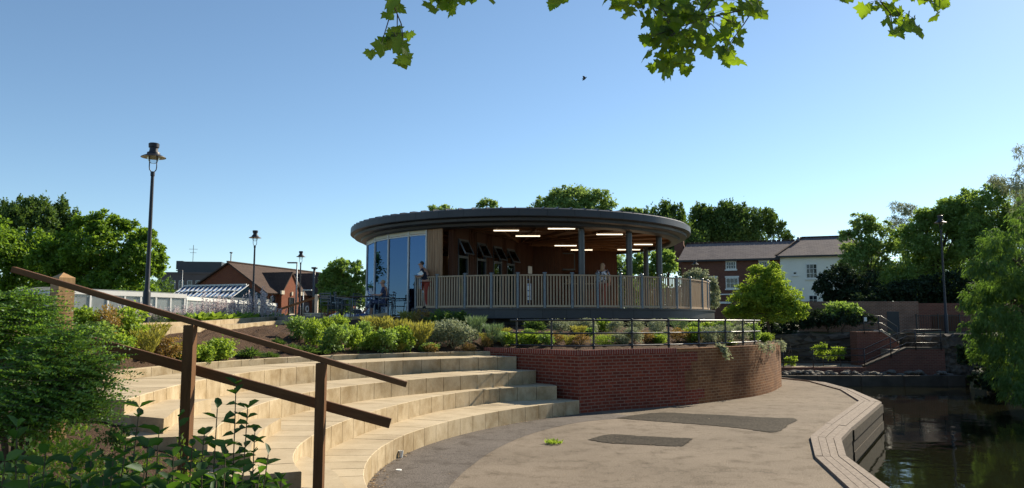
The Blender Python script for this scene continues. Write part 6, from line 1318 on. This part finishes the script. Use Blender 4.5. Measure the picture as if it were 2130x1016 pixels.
# ------------------------------------------------------------------ plane tree overhead: trunk and limbs out of frame, sprays hanging into the top
ang_ = [(-90, .16), (-62, .62), (-50, .50), (-38, .80), (-24, .62), (-10, .74), (2, .98), (14, .72), (28, .60), (40, .78), (52, .62), (66, .78), (78, .84), (90, 1.02), (102, .84), (114, .78), (128, .62), (140, .78), (152, .60), (166, .72), (178, .98), (190, .74), (204, .62), (218, .80), (230, .50), (242, .62)]
LT = np.array([(r * math.cos(math.radians(a)) * .56, r * math.sin(math.radians(a)) * .56 + .12) for a, r in ang_])
def plane_leaves(name, P, D, Nn, L):
    n = len(P); m = len(LT); D = unit(D); S_ = unit(np.cross(D, Nn)); U = np.cross(S_, D); L = np.asarray(L)[:, None, None]
    x, y = LT[:, 0], LT[:, 1]; z = -.30 * np.abs(x) ** 1.3 - .10 * (y - .1) ** 2 + .05 * np.sin(9 * x + 7 * y)
    ring = P[:, None] + L * (S_[:, None] * x[None, :, None] + D[:, None] * y[None, :, None] + U[:, None] * z[None, :, None]); cen = P[:, None] + L * (D[:, None] * .12 + U[:, None] * .02)
    V = np.concatenate([cen, ring], 1); b_ = np.arange(n)[:, None, None] * (m + 1); tri = np.array([(0, 1 + i, 1 + (i + 1) % m) for i in range(m)])[None]; idx = (b_ + tri).astype(np.int32)
    me = bpy.data.meshes.new(name); me.vertices.add(n * (m + 1)); me.vertices.foreach_set('co', V.reshape(-1)); me.loops.add(n * m * 3); me.loops.foreach_set('vertex_index', idx.reshape(-1)); me.polygons.add(n * m); me.polygons.foreach_set('loop_start', np.arange(0, n * m * 3, 3, dtype=np.int32)); me.update(calc_edges=True); return me
PT = Vector((4.2, -2.0, 0.0)); plane = thing('plane_tree', 'plane tree whose lobed leaves hang into the top of the photo', 'tree', PT); g = rng(121); P, D, Nn, L_ = [], [], [], []; mb = MB()
mb.tube([(0, 0, -.3), (0, .1, 2), (-.1, .5, 4.6), (-.2, 1.2, 6.6)], [.45, .36, .30, .24], 14)
mb.tube([(-.2, 1.2, 6.6), (1.2, 6, 9.4), (2.6, 11, 11.0), (3.6, 16.2, 11.6)], [.2, .16, .11, .05], 8)
mb.tube([(-.2, 1.2, 6.6), (-1.6, 5, 7.4), (-2.6, 8.6, 7.0)], [.18, .11, .05], 8)
mb.tube([(-1.6, 5, 7.4), (-4.0, 7.5, 7.2), (-5.2, 8.6, 6.6)], [.09, .06, .03], 7)
mb.tube([(-.2, 1.2, 6.6), (-.6, 5.5, 7.6), (-.6, 8.4, 7.0)], [.14, .09, .04], 7)
SPR = [(812, 8, 9, 22, 22, 6.3, (-1.9, 8.0, 6.9)), (826, 95, 13, 20, 24, 6.3, None), (843, 128, 4, 12, 10, 6.3, None), (790, 108, 3, 16, 8, 6.3, None), (930, 14, 15, 26, 18, 6.5, (-1.9, 8.2, 6.9)), (985, -2, 10, 26, 12, 6.5, None), (1160, 4, 7, 18, 12, 6.6, (-1.6, 8.4, 6.9)), (1180, -12, 6, 22, 8, 6.6, None),
       (1292, 4, 11, 24, 14, 6.4, (-.6, 8.4, 7.0)), (1350, 18, 34, 46, 28, 6.5, (-.6, 8.4, 7.0)), (1405, 88, 52, 36, 34, 6.4, None), (1398, 142, 14, 30, 14, 6.4, None), (1455, 55, 40, 42, 34, 6.7, (-.6, 8.4, 7.0)), (1525, 62, 14, 26, 24, 6.5, None), (1570, 26, 13, 18, 18, 6.5, (-.6, 8.4, 7.0)), (1510, 112, 11, 16, 18, 6.4, None), (1356, 84, 7, 12, 14, 6.4, None), (1480, 5, 20, 60, 16, 6.9, None),
       (1832, 12, 6, 24, 12, 6.6, (-.6, 8.4, 7.2)), (1872, 44, 11, 20, 18, 6.5, None), (1858, 68, 4, 8, 6, 6.5, None), (1962, 16, 7, 18, 14, 6.5, (-.4, 8.4, 7.2)), (1748, -8, 4, 12, 8, 6.5, None), (1918, 0, 6, 20, 8, 6.6, None)]
last = None
for px, py, n, sx, sy, Y, lim in SPR:
    c = aty(px, py - sy * .6, Y)
    if lim is not None:
        a = Vector(lim); b_ = c - PT; last = b_; mb.tube([a, (a + b_) / 2 + Vector((.05, -.1, .22)), b_], [.014, .009, .005], 5, cap=False)
    else: b_ = c - PT; mb.tube([last, (last + b_) / 2 + Vector((.03, 0, .03)), b_], [.006, .005, .0035], 4, cap=False)
    for k in range(n):
        q = aty(px + g.normal() * sx * .72, py - 10 + g.normal() * sy * .72, Y + g.normal() * .22); w = np.array(q - PT) ; P.append(w); dd = np.array([g.normal() * .55, g.normal() * .35, -.75 + g.normal() * .35]); D.append(dd); Nn.append(np.array([g.normal() * .5 + .1, -.75 + g.normal() * .6, .55 + g.normal() * .5])); L_.append(.165 * float(g.uniform(.55, 1.15)))
        tw = np.array(b_) + (w - np.array(b_)) * .15; mb.tube([Vector(tw), Vector((tw + w) / 2 + np.array([0, 0, .02])), Vector(w)], .0022, 3, cap=False)
mb.build('trunk', M['bark'], plane, True)
leaf_obj('hanging_leaves', plane_leaves('hanging_leaves', np.array(P), np.array(D), np.array(Nn), L_), M['lf_plane'], plane)
lob = [((2.9, 15.4, 11.9), (2.2, 1.8, 1.6)), ((4.6, 17.0, 12.0), (2.0, 1.8, 1.6)), ((5.6, 16.4, 11.9), (2.0, 2.0, 1.6)), ((2.8, 14.6, 11.7), (2.2, 2.0, 1.6)), ((-1.5, 5.2, 8.6), (2.2, 2.2, 1.5)), ((.5, 3.0, 9.0), (2.6, 2.6, 1.7)), ((0, 0, 9.6), (3, 3, 2))]
Pc, Oc = crown_points(lob, 5400, g, .3, 40, -.9, .8); k = len(Pc)
leaf_obj('crown', plane_leaves('crown', Pc, Oc * .4 + g.normal(size=(k, 3)) * .5 + np.array([0, 0, -.4]), g.normal(size=(k, 3)) * .5 + np.array([0, 0, .9]), .21 * (.7 + .5 * g.random(k))), M['lf_plane'], plane)

# ------------------------------------------------------------------ people
def skin(name, J, Ed, mt, parent, sub=2, root=None):
    """J: name -> (x, y, z, r); one continuous skinned surface"""
    ks = list(J); me = bpy.data.meshes.new(name); me.from_pydata([J[k][:3] for k in ks], [(ks.index(a), ks.index(b)) for a, b in Ed], []); o = bpy.data.objects.new(name, me); COL.objects.link(o)
    o.modifiers.new('skin', 'SKIN'); sv = me.skin_vertices[0].data
    for i, k in enumerate(ks): r = J[k][3]; sv[i].radius = r if isinstance(r, tuple) else (r, r); sv[i].use_root = (k == (root or ks[0]))
    m_ = o.modifiers.new('sub', 'SUBSURF'); m_.levels = sub; m_.render_levels = sub
    dg = bpy.context.evaluated_depsgraph_get(); nm = bpy.data.meshes.new_from_object(o.evaluated_get(dg)); bpy.data.objects.remove(o); nm.name = name; nm.materials.clear(); nm.materials.append(mt); nm.polygons.foreach_set('use_smooth', [True] * len(nm.polygons))
    o = bpy.data.objects.new(name, nm); COL.objects.link(o); o.parent = parent; return o
def person(label, loc, rz, J, hair, shirt, legs, shoes, hairm, sleeves=True, skirt=False):
    """J holds joints in a frame where the person faces +x"""
    t = thing('person', label, 'person', loc, rz); J = dict(J)
    for s_ in ('l', 'r'):                                   # hand: palm, four fingers and a thumb
        w = Vector(J['wrist_' + s_][:3]); e = Vector(J['elbow_' + s_][:3]); d = (w - e).normalized(); up_ = Vector((0, 0, 1)); sd_ = d.cross(up_); sd_ = sd_.normalized() if sd_.length > .1 else Vector((0, 1, 0)); dn = sd_.cross(d).normalized() * -1
        J['palm_' + s_] = (*(w + d * .06), .028)
        for q, (o_, l_) in enumerate(((-.027, .062), (-.009, .072), (.009, .068), (.026, .052))):
            b_ = w + d * .09 + sd_ * o_; J['knuckle%d_%s' % (q, s_)] = (*b_, .010); J['finger%d_%s' % (q, s_)] = (*(b_ + d * l_ * .55 + dn * .012), .0085); J['tip%d_%s' % (q, s_)] = (*(b_ + d * l_ * .8 + dn * .038), .0075)
        sg = 1 if s_ == 'l' else -1; J['thumb_' + s_] = (*(w + d * .045 - sd_ * sg * .034), .011); J['thumbtip_' + s_] = (*(w + d * .085 - sd_ * sg * .045 + dn * .02), .009)
    Ed = [('pelvis', 'waist'), ('waist', 'chest'), ('chest', 'neck'), ('neck', 'jaw'), ('jaw', 'head'), ('head', 'crown'), ('head', 'nose'), ('jaw', 'chin')]
    for s_ in ('l', 'r'):
        Ed += [('chest', 'shoulder_' + s_), ('shoulder_' + s_, 'elbow_' + s_), ('elbow_' + s_, 'wrist_' + s_), ('wrist_' + s_, 'palm_' + s_), ('palm_' + s_, 'thumb_' + s_), ('thumb_' + s_, 'thumbtip_' + s_), ('pelvis', 'hip_' + s_), ('hip_' + s_, 'knee_' + s_), ('knee_' + s_, 'ankle_' + s_), ('ankle_' + s_, 'toe_' + s_), ('head', 'ear_' + s_)]
        for q in range(4): Ed += [('palm_' + s_, 'knuckle%d_%s' % (q, s_)), ('knuckle%d_%s' % (q, s_), 'finger%d_%s' % (q, s_)), ('finger%d_%s' % (q, s_), 'tip%d_%s' % (q, s_))]
    hd_ = Vector(J['head'][:3]); f = Vector((1, 0, 0)); J['nose'] = (*(hd_ + f * .105 + Vector((0, 0, -.015))), .013); J['chin'] = (*(Vector(J['jaw'][:3]) + f * .05 + Vector((0, 0, -.012))), .03)
    for s_, sg in (('l', 1), ('r', -1)): J['ear_' + s_] = (*(hd_ + Vector((-.005, sg * .083, -.01))), .014)
    used = {a for e in Ed for a in e}; J2 = {k: v for k, v in J.items() if k in used}
    skin('body', J2, Ed, M['skin'], t, 2, 'pelvis')
    fat = lambda k, a: (*J[k][:3], tuple(x + a for x in (J[k][3] if isinstance(J[k][3], tuple) else (J[k][3],) * 2)))
    S_ = {k: fat(k, .016) for k in ('pelvis', 'waist', 'chest', 'shoulder_l', 'shoulder_r')}; E2 = [('pelvis', 'waist'), ('waist', 'chest'), ('chest', 'shoulder_l'), ('chest', 'shoulder_r')]
    for s_ in ('l', 'r'):
        a, b_ = Vector(J['shoulder_' + s_][:3]), Vector(J['elbow_' + s_][:3]); S_['cuff_' + s_] = (*a.lerp(b_, .8), .058); E2.append(('shoulder_' + s_, 'cuff_' + s_))
    skin('shirt', S_, E2, M[shirt], t, 2, 'pelvis')
    T_ = {k: fat(k, .014) for k in ('pelvis', 'hip_l', 'hip_r', 'knee_l', 'knee_r')}; E3 = []
    for s_ in ('l', 'r'):
        a, b_ = Vector(J['knee_' + s_][:3]), Vector(J['ankle_' + s_][:3]); T_['hem_' + s_] = (*a.lerp(b_, .55 if skirt else .93), .066 if skirt else .055); E3 += [('pelvis', 'hip_' + s_), ('hip_' + s_, 'knee_' + s_), ('knee_' + s_, 'hem_' + s_)]
    skin('trousers', T_, E3, M[legs], t, 2, 'pelvis')
    for s_ in ('l', 'r'): a = Vector(J['ankle_' + s_][:3]); b_ = Vector(J['toe_' + s_][:3]); skin('shoe', {'h': (*(a + Vector((-.03, 0, -.035))), .045), 'm': (*a.lerp(b_, .5), .047), 't': (*(b_ + Vector((.02, 0, -.005))), .036)}, [('h', 'm'), ('m', 't')], M[shoes], t)
    c = Vector(J['head'][:3]); Hh = {'a': (*(c + Vector((.045, 0, .062))), .046), 'b': (*(c + Vector((-.01, 0, .060))), .072), 'c': (*(c + Vector((-.045, 0, .03))), .078), 'd': (*(c + Vector((-.062, 0, -.03))), .066)}
    if hair == 'long': Hh['e'] = (*(c + Vector((-.07, 0, -.13))), .075); Hh['f'] = (*(c + Vector((-.075, 0, -.22))), .07)
    ks_ = list(Hh); skin('hair', Hh, list(zip(ks_, ks_[1:])), M[hairm], t)
    eye = MB()
    for sg in (-1, 1): eye.lathe([(0, -.008), (.008, 0), (0, .008)], tuple(c + Vector((.088, sg * .033, .012))), 8)
    eye.build('eyes', M['hair_dark'], t); return t
def standing(lean=.1, h=1.74, big=1.0, arms=None):
    k = h / 1.74; J = {'pelvis': (-.02, 0, .93, (.15 * big, .125 * big)), 'waist': (.02 + lean * .3, 0, 1.10, (.152 * big, .125 * big)), 'chest': (lean * .7, 0, 1.30, (.165 * big, .12 * big)), 'neck': (lean * 1.15, 0, 1.475, .055), 'jaw': (lean * 1.3 + .02, 0, 1.555, .062), 'head': (lean * 1.35 + .01, 0, 1.625, (.078, .088)), 'crown': (lean * 1.35, 0, 1.675, .068)}
    for s_, sg in (('l', 1), ('r', -1)):
        J['shoulder_' + s_] = (lean * .95, sg * .185 * big, 1.405, .066); J['hip_' + s_] = (-.02, sg * .095, .87, .098 * big); J['knee_' + s_] = (.03 * sg, sg * .105, .50, .062); J['ankle_' + s_] = (-.04 + .03 * sg, sg * .11, .085, .043); J['toe_' + s_] = (.11 + .03 * sg, sg * .125, .035, .035)
        e, w = arms[s_]; J['elbow_' + s_] = (*e, .046); J['wrist_' + s_] = (*w, .031)
    return {q: (v[0] * k, v[1] * k, v[2] * k, v[3]) for q, v in J.items()}
# man on the deck, facing left (-x); his left hand side (towards us after turning) rests on the rail
pm = aty(889, 600, 26.86)
person('man in dark polo shirt and coral trousers leaning on the deck rail, facing left', (pm.x, 26.86, ZD), math.pi, standing(.17, 1.66, 1.28, {'l': ((.16, .33, 1.17), (.26, .42, 1.17)), 'r': ((.14, -.26, 1.14), (.33, -.12, 1.17))}), 'short', 'navycloth', 'redcloth', 'rubber', 'hair_dark')
mb = MB(); mb.box((0, 0, 0), (.13, .012, .17), M=Matrix.Rotation(.9, 4, 'Y')); tag(mb.build('folded_paper', M['paper'], None, loc=(pm.x - .20, 26.50, ZD + 1.20)), 'white folded paper held by the man leaning on the deck rail', 'paper')
pw_ = aty(1253, 600, 27.6)
person('fair haired person in white patterned top standing behind the balustrade with back to us', (pw_.x, 27.6, ZD), math.radians(62), standing(.05, 1.66, .98, {'l': ((.06, .28, 1.12), (.22, .22, .98)), 'r': ((.06, -.28, 1.12), (.22, -.2, .98))}), 'long', 'patterned', 'redcloth', 'rubber', 'hair_fair')
ps = aty(800, 640, 27.2); ZTR = 2.252
J = {'pelvis': (0, 0, .54, (.145, .15)), 'waist': (-.015, 0, .70, (.135, .12)), 'chest': (.01, 0, .90, (.15, .115)), 'neck': (.05, 0, 1.075, .052), 'jaw': (.085, 0, 1.145, .058), 'head': (.09, 0, 1.21, (.075, .085)), 'crown': (.075, 0, 1.26, .066)}
for s_, sg in (('l', 1), ('r', -1)): J['shoulder_' + s_] = (.02, sg * .17, 1.0, .06); J['hip_' + s_] = (.05, sg * .09, .53, .095); J['knee_' + s_] = (.44, sg * .10, .53, .06); J['ankle_' + s_] = (.50 if sg < 0 else .78, sg * .10, .10, .04); J['toe_' + s_] = (.64 if sg < 0 else .92, sg * .11, .05, .034); J['elbow_' + s_] = (.10, sg * .22, .76, .043); J['wrist_' + s_] = (.33, sg * .11, .78, .029)
person('seated woman with short fair hair in blue floral clothes reading at the terrace table', (ps.x, 27.2, ZTR), math.pi, J, 'short', 'floral', 'floral', 'rubber', 'hair_fair', skirt=True)
mb = MB()
for sg in (-1, 1): mb.box((0, 0, 0), (.15, .012, .23), M=Matrix.Rotation(sg * .35, 4, 'Z') @ Matrix.Translation((0, sg * .0, 0)) @ Matrix.Rotation(-.35, 4, 'Y') @ Matrix.Translation((sg * .005, sg * .075, 0)) @ Matrix.Rotation(math.pi / 2, 4, 'Z'))
tag(mb.build('open_book', M['paper'], None, loc=(ps.x - .45, 27.2, ZTR + .90)), 'open white book held up by the seated woman', 'book')

# ------------------------------------------------------------------ terrace furniture
def chair(loc, rz, label, mname='steel'):
    t = thing('terrace_chair', label, 'chair', loc, rz, 'metal chairs on the terrace'); m_ = M[mname]
    for x, y in ((.2, .22), (.2, -.22), (-.22, .22), (-.22, -.22)):
        mb = MB(); top = .66 if x > 0 else .88; mb.tube([(x, y, 0), (x - (.05 if x < 0 else 0), y, .45), (x - (.12 if x < 0 else 0), y, top)], .013, 6); mb.build('leg', m_, t, True)
    mb = MB(); mb.box((0, 0, .45), (.44, .44, .025), ch=.008); mb.build('seat', M['column'], t); mb = MB()
    for z in (.58, .68, .78, .87): mb.bar((-.27 - (z - .5) * .10, -.22, z), (-.27 - (z - .5) * .10, .22, z), .02, .045)
    mb.build('backrest', M['column'], t); mb = MB()
    for y in (-.22, .22): mb.bar((.2, y, .66), (-.28, y, .68), .03, .025)
    mb.build('armrest', m_, t)
def table(loc, label, top):
    t = thing('terrace_table', label, 'table', loc, 0, 'tables on the terrace'); mb = MB(); mb.box((0, 0, .725), (.75, .7, .03), ch=.008); mb.build('table_top', M[top], t)
    for x in (-.3, .3):
        for y in (-.28, .28): mb = MB(); mb.tube([(x, y, 0), (x, y, .715)], .016, 6); mb.build('leg', M['steel'], t, True)
chair((ps.x + .02, 27.2, ZTR), math.pi, 'metal armchair on which the woman sits'); chair((ps.x - 1.45, 27.3, ZTR), 0.1, 'empty metal armchair facing the seated woman across the table'); chair((ps.x - 1.55, 28.9, ZTR), 2.6, 'empty metal armchair farther back behind the terrace tables'); chair((ps.x - 2.2, 28.4, ZTR), 1.2, 'empty dark metal armchair beside the green banner')
table((ps.x - .78, 27.25, ZTR), 'small metal table in front of the seated woman', 'column'); table((ps.x - 1.5, 28.2, ZTR), 'brown topped table to the left behind the first table', 'timber')
mb = MB(); mb.lathe([(0, 0), (.05, .0), (.055, .04), (.028, .11), (.03, .19), (0, .19)], (0, 0, 0), 12); tag(mb.build('bottle', M['white'], None, 'auto', loc=(ps.x - .62, 27.1, ZTR + .74)), 'little white bottle on the table of the seated woman', 'bottle')
mb = MB(); g = rng(140); n = 9; vs = []
for j in range(n):
    for i in range(n): vs.append((-.32 + .64 * i / (n - 1), -.2 + .4 * j / (n - 1), max(0.003, .12 * math.sin(math.pi * i / (n - 1)) * math.sin(math.pi * j / (n - 1)) + .03 * g.normal() * (0 < i < n - 1 and 0 < j < n - 1))))
mb.poly(vs, [(j * n + i, j * n + i + 1, (j + 1) * n + i + 1, (j + 1) * n + i) for j in range(n - 1) for i in range(n - 1)]); p = aty(752, 658, 26.7); tag(mb.build('blue_bag', M['bluebag'], None, True, loc=(p.x, 27.0, ZTR)), 'crumpled blue bag lying on the terrace under the tables', 'bag')
p = aty(700, 640, 30.5); bn = thing('cafe_banner', 'dark green windbreak banner with pale lettering on a black stand at the terrace edge', 'banner', (p.x, 30.5, ZTR), math.radians(4))
mb = MB(); mb.box((0, 0, .58), (.62, .02, .50)); cl = mb.build('banner_cloth', M['banner'], bn); mb = MB()
for k, (w, h) in enumerate(((.035, .05), (.012, .05), (.03, .05), (.012, .03), (.034, .05), (.012, .05), (.014, .02), (.03, .05))): x = -.15 + k * .041; mb.box((x, -.0125, .60), (w * .45, .004, h)); mb.box((x + w * .35, -.0125, .60 - h * .3 * (1 if k % 2 else -1)), (w * .6, .004, .012))
mb.build('lettering', M['paper'], cl); mb = MB()
for x in (-.34, .34): mb.tube([(x, 0, 0), (x, 0, .88)], .02, 8); mb.box((x, 0, .012), (.34, .34, .02))
mb.bar((-.34, 0, .855), (.34, 0, .855), .025, .025); mb.bar((-.34, 0, .28), (.34, 0, .28), .02, .02); mb.build('stand', M['black'], bn)
p = aty(1104, 620, 27.2); mb = MB(); mb.box((0, 0, .35), (.16, .05, .7), ch=.006); mb.build
sg_ = thing('floor_sign', 'small white and blue board standing behind the balustrade', 'sign', (p.x - .06, 27.2, ZD)); mb = MB(); mb.box((0, 0, .30), (.15, .03, .58), M=Matrix.Translation((0, 0, 0)) @ Matrix.Translation((0, 0, .30)) @ Matrix.Rotation(-.1, 4, 'X')); mb.build('board', M['paper'], sg_); mb = MB()
for k in range(5): mb.box((0, -.03 + k * .0, .12 + k * .1), (.11, .012, .035), M=Matrix.Translation((0, -.028 + .01 * k, .12 + k * .1)) @ Matrix.Rotation(-.1, 4, 'X'))
mb.build('printed_lines', M['bluebag'], sg_)

# ------------------------------------------------------------------ small things on the plaza, bird
p = atz(834, 953, 0); mb = MB(); mb.lathe([(0, .002), (.026, .002), (.038, .10), (.040, .103), (.036, .102), (.025, .008), (0, .007)], (0, 0, 0), 20); tag(mb.build('paper_cup', M['white'], None, 'auto', loc=(p.x, p.y, .006)), 'white disposable cup standing on the dark asphalt by the lowest step', 'cup')
p = atz(829, 979, 0); mb = MB(); mb.lathe([(0, .006), (.04, .008), (.045, 0), (0, 0)], (0, 0, 0), 16); tag(mb.build('cup_lid', M['white'], None, loc=(p.x, p.y, .006)), 'flat white cup lid lying on the asphalt near the cup', 'lid')
p = atz(1152, 924, 0); g = rng(150); n = 150; a = g.uniform(0, 6.28, n); r = .11 * g.random(n) ** .7; Pw = np.stack([np.cos(a) * r * 1.3, np.sin(a) * r, 0 * a + .005], 1); Dw = np.stack([np.cos(a) * .6, np.sin(a) * .6, .4 + .7 * g.random(n)], 1); o = leaf_obj('weed_tuft', leaf_mesh('weed_tuft', Pw, Dw, g.normal(size=(n, 3)), .07 * (.5 + g.random(n)), .022), M['lf_lime'], None, (p.x, p.y, .004)); tag(o, 'small bright green weed growing from a crack in the asphalt', 'weed')
g = rng(151); b2 = resample(b0, 200); N2 = normals2(b2); Pl, Dl, Nl, Ll = [], [], [], []
for k in range(420):
    i = int(200 * g.random() ** .8); i = min(i, 199); d_ = abs(g.normal()) * .10 + .015; q = b2[i][:2] - N2[i] * d_ * (1 if (b2[100][:2] + N2[100] - np.array([5, 11])).dot(b2[100][:2] - np.array([5, 11])) > (b2[100][:2] - np.array([5, 11])).dot(b2[100][:2] - np.array([5, 11])) else -1); Pl.append((q[0], q[1], .012 + .012 * g.random())); Dl.append((g.normal(), g.normal(), .15 * g.normal())); Nl.append((g.normal() * .3, g.normal() * .3, 1)); Ll.append(.02 + .05 * g.random())
for k in range(90): q = atz(g.uniform(820, 1700), g.uniform(870, 1010), 0); Pl.append((q.x, q.y, .012)); Dl.append((g.normal(), g.normal(), .1)); Nl.append((g.normal() * .3, g.normal() * .3, 1)); Ll.append(.015 + .025 * g.random())
struct(leaf_obj('leaf_litter', leaf_mesh('leaf_litter', np.array(Pl), np.array(Dl), np.array(Nl), np.array(Ll), np.array(Ll) * .55), M['lf_litter']), 'stuff')
p = aty(1216, 164.5, 60); bd = skin('bird', {'b': (0, 0, 0, .07), 'h': (.16, 0, .05, .045), 'k': (.24, 0, .045, .012), 't': (-.22, 0, -.03, .03)}, [('b', 'h'), ('h', 'k'), ('b', 't')], M['hair_dark'], None); bd.location = p; bd.rotation_euler = (0, -.5, 0); tag(bd, 'small dark bird flying in the clear sky above the pavilion', 'bird')
for sg in (-1, 1): mb = MB(); mb.prism([(-.08, 0), (.09, 0), (.05, sg * .28), (-.10, sg * .42), (-.12, sg * .3)], -.008, .008); w_ = mb.build('wing', M['hair_dark'], bd, recalc=True); w_.rotation_euler.x = sg * .5
# far woodland closing the horizon
def farwood(name, pxs, Y, top, n, mt, seed):
    g = rng(seed); lob = []
    for px in pxs: y = Y * float(g.uniform(.92, 1.08)); c = aty(px, top + float(g.uniform(0, 14)) + 30, y); r = float(g.uniform(28, 42)) * y / F; lob.append((tuple(c), (r, r, r * .9)))
    struct(leaf_obj(name, crown_mesh(name, lob, n, .5, .26, seed, .2, 40, .2), M[mt]), 'stuff')
farwood('far_wood', range(1640, 2330, 26), 96, 566, 30000, 'lf_dark', 160)
farwood('far_wood', range(-120, 345, 28), 105, 580, 16000, 'lf_dark', 161)
farwood('far_wood', range(720, 1480, 30), 110, 590, 16000, 'lf_dark', 162)
